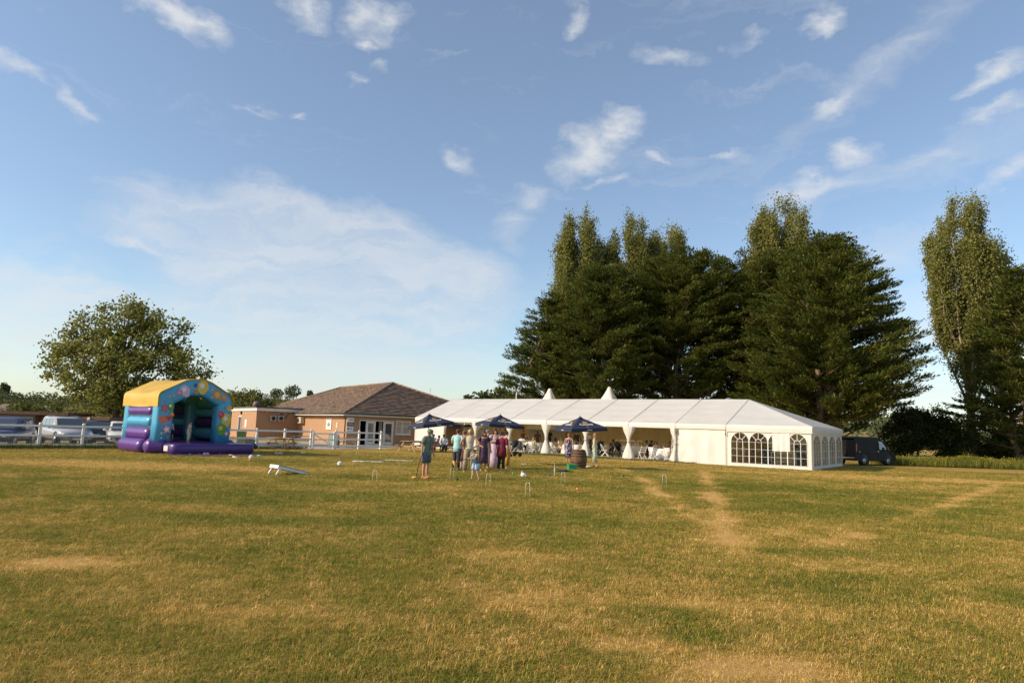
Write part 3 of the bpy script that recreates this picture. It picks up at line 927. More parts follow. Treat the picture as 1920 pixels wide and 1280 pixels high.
# posts with base plates
for i in [0, 1, 2, 3, 4, 5, 6, 7, 8, 9.5]:
    for y in (.06, MW - .06):
        x = min(i * BAY, ML - .06)
        MB().box((x, y, EH / 2 - .1), (.10, .10, EH - .2)).box((x, y, .012), (.26, .26, .02)).build("post", M_ALU, mq)
for y in (3.3, 6.6):
    for x in (0, ML - .06):
        MB().box((x, y, 1.1 if x else 1.7), (.09, .09, 2.2 if x else 3.4)).build("post", M_ALU, mq)
# solid front walls, softly creased
def wallsheet(x0, x1, y, z0, z1, seed, amp=.055):
    r = random.Random(seed)
    cs = [(r.uniform(0, 1), r.uniform(0, 1), r.uniform(-1, 1), r.uniform(.04, .10)) for _ in range(7)]
    def f(u, v_):
        s_ = .012 * math.sin(u * 19 + seed) * (.3 + .7 * (1 - v_))
        for cu, cv, sl, w in cs: s_ += amp * math.exp(-((u - cu - sl * (v_ - cv) * .5) / w) ** 2) * math.exp(-((v_ - cv) / .3) ** 2) * math.sin(PI * u) * math.sin(PI * v_)
        return s_
    return cloth_grid((x0, y, z0), (x1, y, z0), (x1, y, z1), (x0, y, z1), 34, 18, f)
for x0, x1, sd_ in ((.04, BAY - .05, 3), (7 * BAY + .05, 8 * BAY - .05, 8)):
    vs, fs = wallsheet(x0, x1, -.005, .03, VB + .03, sd_)
    MB().add(vs, fs, 0, True).build("wall_panel", M_PVCW, mq, False, ref=(15.7, 4.95, 1.2))
# arched window walls: fabric with the openings left out, a clear pane behind, white glazing bars in front
def window_wall(org, ux, L, nwin, wwid, margin, z0=.22, spring=1.50, top=2.08, zt=VB - .08):
    org, ux = Vector(org), Vector(ux)
    nrm = Vector((ux.y, -ux.x, 0))
    P = lambda u, z, o_=0: org + ux * u + Vector((0, 0, z)) + nrm * o_
    gap = (L - 2 * margin - nwin * wwid) / (nwin - 1)
    fab = MB()
    R = lambda a, b, c_, d_: fab.quad(P(a, c_), P(b, c_), P(b, d_), P(a, d_))
    R(0, L, .02, z0); R(0, L, top, zt + .1)
    R(0, margin, z0, top); R(L - margin, L, z0, top)
    t = .030
    sets = []
    for k in range(nwin):
        a = margin + k * (wwid + gap); b = a + wwid; c_ = (a + b) / 2
        if k: R(a - gap, a, z0, top)
        lat, pane = MB(), MB()
        sets.append((lat, pane))
        n = 14
        arc = [(c_ + wwid / 2 * math.cos(PI - PI * i / n), spring + (top - spring) * math.sin(PI * i / n)) for i in range(n + 1)]
        for (ua, za), (ub, zb) in zip(arc[:-1], arc[1:]):
            fab.quad(P(ua, za), P(ub, zb), P(ub, top), P(ua, top))
        pane.poly([P(a - .02, z0 - .02, -.02), P(b + .02, z0 - .02, -.02)] + [P(u, z, -.02) for u, z in arc[::-1]])
        B = lambda p, q: lat.bar(P(*p, .012), P(*q, .012), t, .012) if abs(p[0] - q[0]) > abs(p[1] - q[1]) else lat.bar(P(*p, .014), P(*q, .014), .012, t)
        for j in range(4):
            zz = z0 + (spring - z0) * j / 3
            B((a, zz), (b, zz))
        for f_ in (0, 1 / 3, 2 / 3, 1):
            B((a + wwid * f_, z0), (a + wwid * f_, spring))
        for (ua, za), (ub, zb) in zip(arc[:-1], arc[1:]): lat.bar(P(ua, za, .013), P(ub, zb, .013), .014, t)
        r1, r2 = wwid / 6, wwid / 2
        hs = (top - spring) / (wwid / 2)
        sm = [(c_ + r1 * math.cos(PI - PI * i / 8), spring + hs * r1 * math.sin(PI * i / 8)) for i in range(9)]
        for (ua, za), (ub, zb) in zip(sm[:-1], sm[1:]): lat.bar(P(ua, za, .013), P(ub, zb, .013), .014, t * .9)
        for an in (PI / 4, PI / 2, 3 * PI / 4):
            lat.bar(P(c_ + r1 * math.cos(an), spring + hs * r1 * math.sin(an), .013), P(c_ + r2 * math.cos(an), spring + hs * r2 * math.sin(an), .013), .013, t * .9)
    w = fab.build("window_wall", M_PVCW, mq, False, ref=(15.7, 4.95, 1.2))
    for lat, pane in sets:
        pane.build("pane", M_VINYL, w, False, ref=(15.7, 4.95, 1.2))
        lat.build("glazing_bar", M_LATT, w)
    return w
window_wall((26.46, -.01, 0), (1, 0, 0), ML - 26.5, 4, 1.085, .22)
window_wall((ML + .0, .04, 0), (0, 1, 0), MW - .08, 4, 2.0, .30, top=2.02)
vs, fs = wallsheet(29.15, 30.15, -.05, 1.02, 2.12, 22, .012)
MB().add(vs, fs, 0, True).build("window_flap", M_PVCW, mq, False, ref=(15.7, 4.95, 1.2))
# back wall and gathered lining, divider towards the kitchen end, ceiling-high swags
def pleated(p, q, z0, z1, n, amp, name, m):
    p, q = Vector(p), Vector(q)
    d = (q - p).normalized(); nr = Vector((-d.y, d.x, 0))
    rings = []
    for z in (z0, z0 + (z1 - z0) * .5, z1):
        rings.append([p.lerp(q, i / n) + nr * (amp * math.sin(i * 1.57) + amp * .4 * math.sin(i * .37)) + Vector((0, 0, z)) for i in range(n + 1)])
    return MB().loft(rings, 0, False, True, False).build(name, m, mq, False, ref=(14, 4.5, 1.2), inward=True)
pleated((.1, MW - .16, 0), (26.3, MW - .16, 0), .02, VB + .05, 260, .035, "lining", M_LIN)
MB().quad((0, MW - .02, .02), (ML, MW - .02, .02), (ML, MW - .02, VB), (0, MW - .02, VB)).build("back_wall", M_PVCW, mq, False)
dvb = MB()
def rfz(y): return EH - .12 + (RH - EH) * (1 - abs(y - MW / 2) / (MW / 2))
dys = [.5 + (MW - .7) * i / 90 for i in range(91)]
dvb.loft([[(24.9 + .03 * math.sin(i * 1.57), y, z if z is not None else rfz(y)) for i, y in enumerate(dys)] for z in (.08, 1.2, None)], 0, False, True, False)
dvb.build("divider", M_LIN, mq, False)
MB().quad((24.95, .5, .02), (24.95, .06, .02), (24.95, .06, VB), (24.95, .5, VB)).build("divider_return", M_LIN, mq, False)
# gable end: header cloth over the open end
hb = MB()
hb.poly([(0, .02, EH - .3), (0, MW - .02, EH - .3), (0, MW - .02, EH - .02), (0, MW / 2, RH - .05), (0, .02, EH - .02)])
hb.build("gable_cloth", M_PVCW, mq, False, ref=(15.7, 4.95, 1.2))
pleated((0.03, 6.7, 0), (0.03, MW - .1, 0), .02, EH - .3, 30, .03, "gable_curtain", M_VOILE)
# board floor
MB().box((ML / 2, MW / 2, .035), (ML - .1, MW - .1, .07)).build("floor", M_FLOORB, mq)
# tied drapes at the front posts
def drape(x, hl, hr, seed):
    r = random.Random(seed)
    n = 26
    prof_ = [(VB + .02, 1.0), (VB - .30, .80), (VB - .62, .42), (1.32, .20), (1.22, .17), (1.10, .22), (.75, .55), (.35, .88), (.07, 1.0)]
    rings = []
    for z, w in prof_:
        ring = []
        for i in range(n):
            a = 2 * PI * i / n
            cx = math.cos(a)
            hw = hl if cx < 0 else hr
            k = 1 + .16 * math.sin(i * 2.6 + seed) * (1 if w > .3 else .4)
            ring.append((x + cx * hw * w * k, -.09 + math.sin(a) * (.10 * w + .05) * k, z + (.02 * math.sin(i * 1.7) if z < .2 else 0)))
        rings.append(ring)
    o = MB().loft(rings, 0, False, True).build("drape", M_VOILE, mq)
    MB().lathe([(.12, -.03), (.135, 0), (.12, .03)], 12, (x, -.09, 1.24)).build("tie_band", M_VOILE, o)
for i, hl, hr in ((1, .02, .34), (2, .36, .38), (3, .38, .40), (4, .42, .40), (5, .40, .40), (6, .42, .46), (7, .34, .06)):
    drape(i * BAY, hl, hr, i)
# ratchet straps hanging at the posts of the closed bay
M_STRAP = mat("webbing_strap", (.22, .13, .05), .8, .2)
for x in (2 * BAY, 3 * BAY, 6 * BAY, 7 * BAY + .12, 8 * BAY - .02):
    st_ = MB().box((x, -.115, VB - .20), (.04, .012, .42)).build("strap", M_STRAP, mq)
    MB().box((x, -.13, VB - .28), (.06, .04, .13), bev=.01).build("ratchet", M_HOOPD, st_)
# entrance panel of rolled clear wall beside the last open bay
fl = MB()
for k in range(3): fl.bar((7 * BAY - .22 + .11 * k, -.17, .05), (7 * BAY - .16 + .11 * k, -.17, 1.7), .012, .03)
fl.bar((7 * BAY - .22, -.17, .6), (7 * BAY + .05, -.17, .6), .012, .03); fl.bar((7 * BAY - .2, -.17, 1.15), (7 * BAY + .05, -.17, 1.15), .012, .03)
fl.build("rolled_window_wall", M_LATT, mq)

# two steep tent peaks standing behind the marquee
def pagoda(px, py, Y, label, w=4.0):
    p = T(px, Y); zp = zat(px, py, Y)
    r = thing("pagoda_tent", label, "tent", (p.x, p.y, 0), -MQ_AZ, "peaked tents behind the marquee")
    mb = MB(); N = 32
    rings = []
    for k in range(13):
        t = k / 12
        half = .13 + (w / 2 - .13) * t
        z = zp - (zp - 2.45) * (1 - (1 - t) ** 1.3)
        ring = []
        for i in range(N):
            a = 2 * PI * i / N + PI / 4
            sq = 1 / max(abs(math.cos(a)), abs(math.sin(a)))
            rd = half * (1 + (sq - 1) * min(1, t * 2.2))
            ring.append((rd * math.cos(a), rd * math.sin(a), z))
        rings.append(ring)
    mb.loft(rings, 0, False, True)
    mb.ball((0, 0, zp - .02), (.10, .10, .06), 10, 5)
    mb.build("roof", M_PVC, r)
    vb = MB()
    for k in range(4):
        M = Matrix.Rotation(k * PI / 2, 4, 'Z')
        vb.box(M @ Vector((0, -w / 2 + .0, 2.30)), (w, .02, .32), M=M)
    vb.build("valance", M_PVC, r)
    for sx in (-1, 1):
        for sy in (-1, 1):
            MB().box((sx * (w / 2 - .06), sy * (w / 2 - .06), 1.17), (.08, .08, 2.34)).build("leg", M_ALU, r)
pagoda(1028, 728.5, 66, "white peaked tent top over the ridge, below the end poplars", 4.0)
pagoda(1141, 725.5, 64, "white peaked tent top over the ridge, nearer the middle cypress", 4.6)
# floodlight on a pole behind the ridge
p = T(965, 66); zz = zat(965, 730, 66)
fl = thing("floodlight", "twin headed floodlight on a pole behind the marquee ridge", "floodlight", p, -.2)
MB().tube([(0, 0, 0), (0, 0, zz - .15)], [.06, .045], 8).build("pole", M_WHITEP, fl)
MB().bar((-.42, 0, zz - .16), (.42, 0, zz - .16), .05, .05).build("cross_arm", M_STEEL, fl)
for s_ in (-1, 1):
    M = Matrix.Rotation(s_ * .4, 4, 'Y') @ Matrix.Rotation(-.6, 4, 'X')
    h_ = MB().box((s_ * .27, 0, zz + .08), (.30, .16, .52), M=M, bev=.03).build("lamp_head", M_WHITEP, fl)
    MB().box(Vector((s_ * .27, 0, zz + .08)) + M @ Vector((0, -.085, 0)), (.22, .012, .42), M=M).build("lens", M_GLASS, h_)

# ------------------------------------------------------------------ inside the marquee: tables, chairs
def folding_chair(name="folding_chair"):
    r = thing(name, "white folding chair", "chair")
    MB().box((0, 0, .44), (.40, .38, .035), bev=.012).build("seat", M_WHITEP, r)
    bk = MB()
    for z in (.60, .70, .80): bk.box((0, .235 + (z - .6) * .25, z), (.36, .015, .065))
    bk.build("backrest", M_WHITEP, r)
    for s_ in (-1, 1):
        MB().bar((s_ * .20, -.24, 0), (s_ * .20, .30, .88), .028, .035).build("frame", M_WHITEP, r)
        MB().bar((s_ * .175, .26, 0), (s_ * .175, -.14, .43), .025, .032).build("leg", M_WHITEP, r)
    MB().bar((-.17, .18, .10), (.17, .18, .10), .02, .02).build("stretcher", M_WHITEP, r)
    return r


chair0 = folding_chair()
_used = []
def chair(x, y, rz, label, z=.07):
    p = mql(x, y, z)
    if not _used:
        chair0.location = p; chair0.rotation_euler = (0, 0, -MQ_AZ + rz); chair0['label'] = label; chair0['group'] = "white folding chairs in the marquee"
        _used.append(1); return chair0
    return dup(chair0, p, -MQ_AZ + rz, label, "white folding chairs in the marquee")


M_GLS = glassmat("drinking_glass", (.5, .5, .5), .05)
M_FLWR = mat("table_flowers", (.45, .40, .30), .7, .4, 20)
M_ORNG = mat("orange_plastic", (.62, .17, .02), .4, .1)
M_RUN = mat("lilac_runner", (.52, .36, .46), .8, .1)


def round_table(x, y, label, R=.86, extra=None):
    p = mql(x, y, .07)
    r = thing("round_table", label, "table", p, 0, "round tables under white cloths")
    MB().lathe([(.01, .715), (R, .715), (R, .735), (.01, .735)], 28).build("tabletop", M_WHITEP, r)
    for k in range(4):
        a = k * PI / 2 + .4
        MB().tube([(math.cos(a) * .5, math.sin(a) * .5, .715), (math.cos(a) * .56, math.sin(a) * .56, 0)], .018, 6).build("leg", M_STEEL, r)
    n = 72
    rings = []
    for z, rr, am in ((.741, R * .2, 0), (.741, R + .004, 0), (.73, R + .014, 0), (.55, R + .03, .03), (.28, R + .06, .06), (.05, R + .09, .085)):
        rings.append([((rr + am * math.sin(k * .9 + x) * (1 if k % 2 else .8)) * math.cos(2 * PI * k / n), (rr + am * math.sin(k * .9 + x)) * math.sin(2 * PI * k / n), z) for k in range(n)])
    cl = MB().loft(rings, 0, True, True).build("tablecloth", M_CLOTH)
    cl.location = p
    tag(cl, "cloth on the " + label.replace("white clothed ", ""), "tablecloth", "white table cloths")
    rr = random.Random(int(x * 100))
    v_ = thing("flower_centrepiece", "flower centrepiece on the " + label.split(",")[0].replace("white clothed ", ""), "flowers", p + Vector((0, 0, .742)), 0, "table centrepieces")
    MB().lathe([(.05, 0), (.07, .06), (.04, .12), (.05, .15)], 10).build("vase", M_GLS, v_)
    fb = MB()
    for _ in range(22): fb.ball((rr.gauss(0, .07), rr.gauss(0, .07), .22 + rr.gauss(0, .05)), rr.uniform(.025, .05), 6, 4)
    fb.build("blossom", M_FLWR, v_)
    for k in range(4):
        a = rr.uniform(0, 6.28); d = rr.uniform(.35, .68)
        gl_ = MB().lathe([(.03, 0), (.006, .01), (.006, .09), (.035, .13), (.032, .2), (.02, .2)], 8).build("wine_glass", M_GLS)
        gl_.location = p + Vector((math.cos(a) * d, math.sin(a) * d, .742))
        tag(gl_, "wine glass on the " + label.split(",")[0].replace("white clothed ", ""), "glass", "glasses on the " + label.split(",")[0])
    return p


TB = [(21.3, 2.3, "nearest white clothed table, by the closed wall panel"), (17.6, 5.4, "white clothed table behind the drape nearest the closed panel"), (14.3, 2.2, "white clothed table beyond the barrel with a lilac runner"),
      (14.2, 6.9, "white clothed table by the back lining, middle of the tent"), (10.4, 2.6, "white clothed table beside the shaded pushchair"), (9.9, 6.9, "white clothed table far back near the scalloped awning"), (6.4, 3.4, "white clothed table behind the group under the middle parasol"),
      (20.8, 6.9, "white clothed table by the back lining near the kitchen divider")]
for k, (x, y, lb) in enumerate(TB): round_table(x, y, lb)
rn = MB().box((0, 0, 0), (.34, .012, .62)).build("table_runner", M_RUN)
rn.location = mql(14.05, 1.30, .52); rn.rotation_euler = (0.06, 0, -MQ_AZ)
tag(rn, "pale lilac runner hanging over the edge of a white cloth", "runner")
ob = MB().lathe([(.05, 0), (.10, .02), (.13, .09), (.12, .09), (.09, .03)], 12).build("bowl", M_ORNG)
ob.location = mql(21.6, 1.75, .814); tag(ob, "orange bowl standing on the nearest white table", "bowl")
CH_ = [(22.15, 1.05, .1 + PI, "white folding chair set sideways in front of the nearest table, next to the panel"), (21.1, .95, PI - .1, "white folding chair with its back to the lawn at the nearest table"), (20.1, 1.5, PI + .9, "white folding chair just past the drape, part hidden by the nearest table"),
       (17.0, 1.9, PI / 2 + .3, "white folding chair turned away in the open bay between two drapes"), (12.9, 1.5, PI - .6, "white folding chair half behind the broadest drape"), (14.6, 1.0, PI, "white folding chair pulled up to the runner table"),
       (11.25, 1.1, PI - .2, "white folding chair of the woman in pale green"), (10.15, 1.1, PI + .15, "white folding chair hung with a dark jacket"), (13.1, 3.3, -.8, "white folding chair across the runner table"),
       (15.5, 3.2, .7, "white folding chair deep in the bay with the barrel"), (18.9, 4.9, PI * 1.4, "empty white folding chair seen between drape and pushchair"), (22.5, 3.2, .8, "white folding chair across the nearest table, by the divider"),
       (7.5, 2.3, PI, "white folding chair behind the lilac dress"), (16.6, 6.3, 2.6, "white folding chair in the dim middle of the tent")]
for x, y, rz, lb in CH_: chair(x, y, rz, lb)
jk = MB().box((0, 0, 0), (.46, .10, .62), bev=.05)
jk = jk.build("jacket", mat("charcoal_cloth", (.045, .042, .040), .9, .25)); jk.location = mql(10.19, .80, .62); jk.rotation_euler = (.12, 0, -MQ_AZ + .15)
tag(jk, "charcoal jacket hanging over a white chair back", "jacket")
# scalloped awning against the back lining
aw = thing("bar_canopy", "beige back sheet with a white scalloped pelmet inside the marquee", "canopy", mql(7.8, 8.6, .07), -MQ_AZ)
MB().add(*cloth_grid((-1.9, 0, 0), (1.9, 0, 0), (1.9, 0, 2.0), (-1.9, 0, 2.0), 20, 8, lambda u, v_: .02 * math.sin(u * 16)), 0, True).build("back_sheet", mat("beige_sheet", (.47, .40, .30), .8, .06, 1, transl=.1, tint=(.5, .4, .3)), aw, False)
sc_ = MB()
pts = [(-1.9, -.4, 2.05)]
pts += [(-1.9 + 3.8 * i / 60, -.4, 1.80 - .05 * abs(math.sin(i / 60 * PI * 12))) for i in range(61)]
pts += [(1.9, -.4, 2.05)]
for a, b in zip(pts[1:-2], pts[2:-1]): sc_.quad(a, b, (b[0], -.4, 2.05), (a[0], -.4, 2.05))
sc_.quad((-1.9, -.4, 2.05), (1.9, -.4, 2.05), (1.9, 0, 2.12), (-1.9, 0, 2.12))
sc_.build("pelmet", M_VOILE, aw, False)
for x in (-1.88, 1.88): MB().bar((x, -.02, 0), (x, -.02, 2.1), .04, .04).build("leg", M_ALU, aw)
# kitchen end seen through the arched panes
ct = thing("catering_table", "steel folding table with boxes on it inside the window end of the marquee", "table", mql(29.6, 1.0, .07), -MQ_AZ)
MB().box((0, 0, .86), (1.5, .7, .04)).box((0, 0, .30), (1.4, .6, .03)).build("top", M_STEEL, ct)
for sx in (-.7, .7):
    for sy in (-.3, .3): MB().bar((sx, sy, 0), (sx, sy, .85), .035, .035).build("leg", M_STEEL, ct)
M_CRATE = mat("navy_crate", (.03, .045, .08), .5, .1)
M_BRNBOX = mat("card_box", (.25, .17, .10), .8, .15)
for x, y, z, d, m, lb in ((28.6, 1.1, .07, (.7, .5, .75), M_CRATE, "dark blue stacked crate behind the third arched pane"), (28.5, 1.1, .83, (.55, .4, .35), M_CRATE, "small navy crate on top of the bigger crate behind the panes"),
                          (27.3, 1.3, .07, (.7, .6, .95), M_BRNBOX, "brown cardboard box behind the first arched panes"), (30.4, 1.3, .07, (.55, .6, 1.3), M_CRATE, "tall dark crate standing behind the last arched pane")):
    c_ = thing("crate" if m is M_CRATE else "carton", lb, "crate" if m is M_CRATE else "box", mql(x, y, z), -MQ_AZ, None)
    MB().box((0, 0, d[2] / 2), d, bev=.02).build("body", m, c_)
    MB().box((0, 0, d[2] + .013), (d[0] + .03, d[1] + .03, .022)).build("lid", m, c_)
# ------------------------------------------------------------------ hills, woods and far trees
def hillmat():
    m, nt, out = newmat("farmland")
    g = nt.n('ShaderNodeNewGeometry')
    mp = nt.n('ShaderNodeMapping', ins={'Vector': g.outputs['Position'], 'Scale': (.006, .0035, 0), 'Rotation': (0, 0, .35)}).outputs[0]
    vo = nt.n('ShaderNodeTexVoronoi', ins={'Vector': mp, 'Scale': 2.0})
    r = nt.n('ShaderNodeSeparateColor', ins={0: vo.outputs['Color']}).outputs[0]
    c = nt.ramp(r, [(0, (.10, .115, .035)), (.32, (.17, .155, .05)), (.5, (.36, .245, .115)), (.66, (.145, .150, .046)), (.85, (.30, .22, .095))], 'CONSTANT')
    n = nt.noise(g.outputs['Position'], .06, 5)
    c = nt.mix(nt.math('MULTIPLY', n, .6), c, (.09, .10, .035))
    bs = nt.n('ShaderNodeBsdfPrincipled', ins={'Base Color': c, 'Roughness': .95, 'Specular IOR Level': .05})
    nt.link(bs.outputs[0], out.inputs[0])
    return m


M_HILL = hillmat()
def hillh(x, y):
    r = np.hypot(x, y); az = np.arctan2(x, y)
    crest = 19 + 5 * np.sin(az * 5.1 + 1.2) + 3 * np.sin(az * 13 + .4) - 10 * np.exp(-((az - .62) / .12) ** 2)
    t = np.clip((r - 170) / 480, 0, 1)
    return crest * (t * t * (3 - 2 * t)) - .6 + 1.2 * np.clip((r - 170) / 200, 0, 1) * (fbm(x * .012, y * .012, 8, 3) - .5) * 6
azs = np.linspace(-1.15, 1.15, 150); rs = np.concatenate([np.linspace(160, 700, 60), np.linspace(730, 1500, 14)])
A, R = np.meshgrid(azs, rs)
X, Y = np.sin(A) * R, np.cos(A) * R
Z = hillh(X, Y)
Z[-14:] -= np.linspace(0, 26, 14)[:, None]
v = np.stack([X.ravel(), Y.ravel(), Z.ravel()], 1)
nx, ny = len(azs), len(rs)
ii, jj = np.meshgrid(np.arange(nx - 1), np.arange(ny - 1))
b0 = (jj * nx + ii).ravel()
kind(npmesh("hill", v, np.stack([b0, b0 + 1, b0 + 1 + nx, b0 + nx], 1), M_HILL), 'structure')


def farblob(c, r, h, n, V, Fc, off, leaf=1.6):
    d = RG.normal(size=(n, 3)); d /= np.linalg.norm(d, axis=1, keepdims=True)
    lump = 1 + .22 * np.sin(d[:, 0] * 5 + c[0]) * np.cos(d[:, 1] * 6 + c[1])
    rad = RG.uniform(.55, 1.0, n) ** .4 * lump
    P = np.array(c)[None] + d * rad[:, None] * np.array([[r, r, h * .5]])
    P[:, 2] += h * .5
    v, f = cards(P, RG.normal(size=(n, 3)) + d, RG.uniform(.7, 1.3, n) * leaf, RG.uniform(.6, 1.0, n) * leaf)
    V.append(v); Fc.append(f + off)
    return off + len(v)


V, Fc, off = [], [], 0
def wood_row(px0, px1, y0, y1, n, s0=4, s1=9, pts=90):
    global off
    for _ in range(n):
        px, Yd = rnd.uniform(px0, px1), rnd.uniform(y0, y1)
        q = T(px, Yd)
        z = float(hillh(np.array([q.x]), np.array([q.y]))[0])
        s_ = rnd.uniform(s0, s1)
        off = farblob((q.x, q.y, z - 1), s_ * rnd.uniform(.8, 1.3), s_ * 1.5, pts, V, Fc, off, s_ * .24)
wood_row(-60, 240, 290, 430, 120, 3, 5); wood_row(-40, 230, 220, 290, 40, 2.2, 4); wood_row(130, 260, 280, 400, 50, 3.5, 6)
wood_row(420, 1000, 380, 560, 60, 3, 5); wood_row(815, 1010, 260, 400, 60, 3.5, 6); wood_row(1000, 1700, 260, 600, 70, 4, 9); wood_row(1620, 1990, 180, 300, 50, 3, 5.5); wood_row(1600, 1990, 330, 640, 80, 4, 8)
wood_row(480, 700, 560, 690, 26, 2, 4); wood_row(380, 640, 190, 330, 60, 2.5, 4.5); wood_row(380, 500, 420, 560, 30, 3, 5)
kind(npmesh("woodland", np.concatenate(V), np.concatenate(Fc), M_FAR), 'stuff')


def far_tree(px, ytop, Yd, wpx, label, n=420):
    q = T(px, Yd); z = float(hillh(np.array([q.x]), np.array([q.y]))[0])
    h = zat(px, ytop, Yd) - z
    r = thing("distant_tree", label, "tree", (q.x, q.y, z), 0, "trees on the skyline")
    MB().tube([(0, 0, -1), (0, 0, h * .45)], [h * .04, h * .025], 6).build("trunk", M_BARK, r)
    V, Fc, off = [], [], 0
    w = wpx / 1250 * Yd / 2
    for k in range(5):
        a = k * 1.3
        off = farblob((math.cos(a) * w * .45 * (k > 0), 0, h * (.18 + .08 * (k % 3))), w * (.75 if k else .8), h * (.8 if k == 0 else .62), n // 3, V, Fc, off, max(.5, h * .10))
    npmesh("crown", np.concatenate(V), np.concatenate(Fc), M_FAR, r)
far_tree(3, 716, 420, 18, "round tree alone on the skyline above the car park woods")
far_tree(546, 721, 520, 30, "domed tree clump on the skyline over the pavilion's tiled slope")
far_tree(516, 727, 520, 24, "low flat tree on the skyline next to the domed clump")
far_tree(578, 730, 520, 12, "tiny round bush on the skyline by the pavilion roof")
far_tree(905, 730, 300, 46, "rounded dark tree on the hill behind the marquee ridge")
far_tree(940, 724, 290, 50, "higher dark tree on the hill touching the cypress row")
far_tree(876, 738, 320, 22, "small dark tree lowest on the hill behind the marquee ridge")
mq_ = T(803, 640); zz = zat(803, 727, 640)
mast = thing("mast", "thin radio mast far off above the pavilion's hip", "mast", (mq_.x, mq_.y, 20))
MB().tube([(0, 0, 0), (0, 0, zz - 20)], [.5, .25], 5).build("pole", M_STEEL, mast)
MB().bar((-1.2, 0, zz - 26), (1.2, 0, zz - 26), .4, .4).build("aerial", M_STEEL, mast)

# ------------------------------------------------------------------ car park and patio surfaces
M_GRAVEL = mat("car_park_surface", (.30, .26, .21), .95, .2, 3, .4, 60)
M_PATIO = mat("patio_concrete", (.44, .36, .26), .9, .15, 1.5, .2, 40)
FA, FD = Vector((-25.44, 33.28, 0)), Vector((1.323, 1.431, 0))
def fpt(k, off=0.0):
    n = Vector((-FD.y, FD.x, 0)).normalized()
    return FA + FD * k + n * off
def sheet(name, pts, z, m):
    o = MB().poly([(q.x, q.y, z) for q in pts]).build(name, m)
    kind(o, 'structure')
sheet("car_park", [fpt(-6, .5), fpt(5.3, .5), fpt(5.3, 16), fpt(-6, 26)], .004, M_GRAVEL)
sheet("patio", [fpt(5.4, .45), fpt(9.0, .45), fpt(9.1, -.5), fpt(10.2, -.5), fpt(10.3, .3), fpt(12.3, .3), fpt(14.5, 3.5), fpt(16, 14), fpt(6, 19)], .004, M_PATIO)

# ------------------------------------------------------------------ pavilion
M_BRICK = None
def brickmat(name, c1, c2, mort, sc=1.0):
    m, nt, out = newmat(name)
    g = nt.n('ShaderNodeTexCoord').outputs['Object']
    # brick courses run in metres along the wall whichever way it faces
    sp = nt.n('ShaderNodeSeparateXYZ', ins={0: g})
    u = nt.math('ADD', sp.outputs[0], sp.outputs[1])
    cb = nt.n('ShaderNodeCombineXYZ', ins={0: u, 1: sp.outputs[2]})
    br = nt.n('ShaderNodeTexBrick', ins={'Vector': cb.outputs[0], 'Color1': (*c1, 1), 'Color2': (*c2, 1), 'Mortar': (*mort, 1), 'Scale': sc, 'Mortar Size': .012, 'Brick Width': .225, 'Row Height': .075})
    n = nt.noise(g, 1.2, 5)
    c = nt.mix(nt.math('MULTIPLY', n, .35), br.outputs[0], (c1[0] * .7, c1[1] * .65, c1[2] * .6))
    bs = nt.n('ShaderNodeBsdfPrincipled', ins={'Base Color': c, 'Roughness': .9})
    nt.link(bs.outputs[0], out.inputs[0])
    return m
M_BRICK = brickmat("pavilion_brick", (.44, .225, .105), (.36, .18, .09), (.46, .36, .26))
M_BRICK2 = brickmat("shed_brick", (.22, .085, .045), (.17, .065, .04), (.28, .2, .14))
M_TILE = mat("roof_tile", (.190, .132, .096), .9, .45, 2.2, .5, 30)
M_FASC = mat("white_fascia", (.74, .72, .66), .5, .05, 3)
M_DARK = mat("interior_shade", (.012, .010, .009), .9, .1)  # near-black colour stands for the shade of unlit openings
M_FELT = mat("roof_felt", (.10, .095, .085), .9, .3, 2)
M_GREYD = mat("grey_door", (.20, .20, .21), .7, .12, 1.2)
TH = math.radians(35)
PO = T(648, 58)
pv = thing("pavilion", "brick clubhouse with hipped tile roof and a flat roofed side extension", "building", PO, TH)
PM = Matrix.Translation(PO) @ Matrix.Rotation(TH, 4, 'Z')
PW, PL, PE, PR = 15.5, 30.0, 2.6, 6.05
def pvl(x, y, z=0): return PM @ Vector((x, y, z))
def facx(px):                                          # picture column to metres along the entrance front
    lo, hi = -3.0, 16.0
    for _ in range(40):
        m = (lo + hi) / 2
        q = pvl(m, 0, 1.8)
        if (q.x / q.y) * 1250 + 960 < px: lo = m
        else: hi = m
    return lo
def facy(px):                                          # and along the side wall
    lo, hi = 0.0, 30.0
    for _ in range(40):
        m = (lo + hi) / 2
        q = pvl(0, m, 1.8)
        if (q.x / q.y) * 1250 + 960 > px: lo = m
        else: hi = m
    return lo
def zfac(px, py): q = pvl(facx(px), 0); return zat(px, py, q.y)
def zside(px, py): q = pvl(0, facy(px)); return zat(px, py, q.y)
DX0, DX1, DZ = 1.15, 4.40, 2.16                         # glazed entrance
WX0, WX1, WZ0, WZ1 = 4.62, 6.1, .98, 2.2
wl = MB()
def wb(x0, x1, z0, z1): wl.box(((x0 + x1) / 2, .15, (z0 + z1) / 2), (x1 - x0, .30, z1 - z0))
wb(0, DX0, 0, PE); wb(DX0, DX1, DZ, PE); wb(DX1, WX0, 0, PE); wb(WX0, WX1, 0, WZ0); wb(WX0, WX1, WZ1, PE); wb(WX1, PW, 0, PE)
wl.box((.15, .3 + (PL - .3) / 2, PE / 2), (.30, PL - .3, PE))
wl.box((PW - .15, .3 + (PL - .3) / 2, PE / 2), (.30, PL - .3, PE)); wl.box((PW / 2, PL - .15, PE / 2), (PW - .6, .3, PE))
wl.build("wall", M_BRICK, pv)
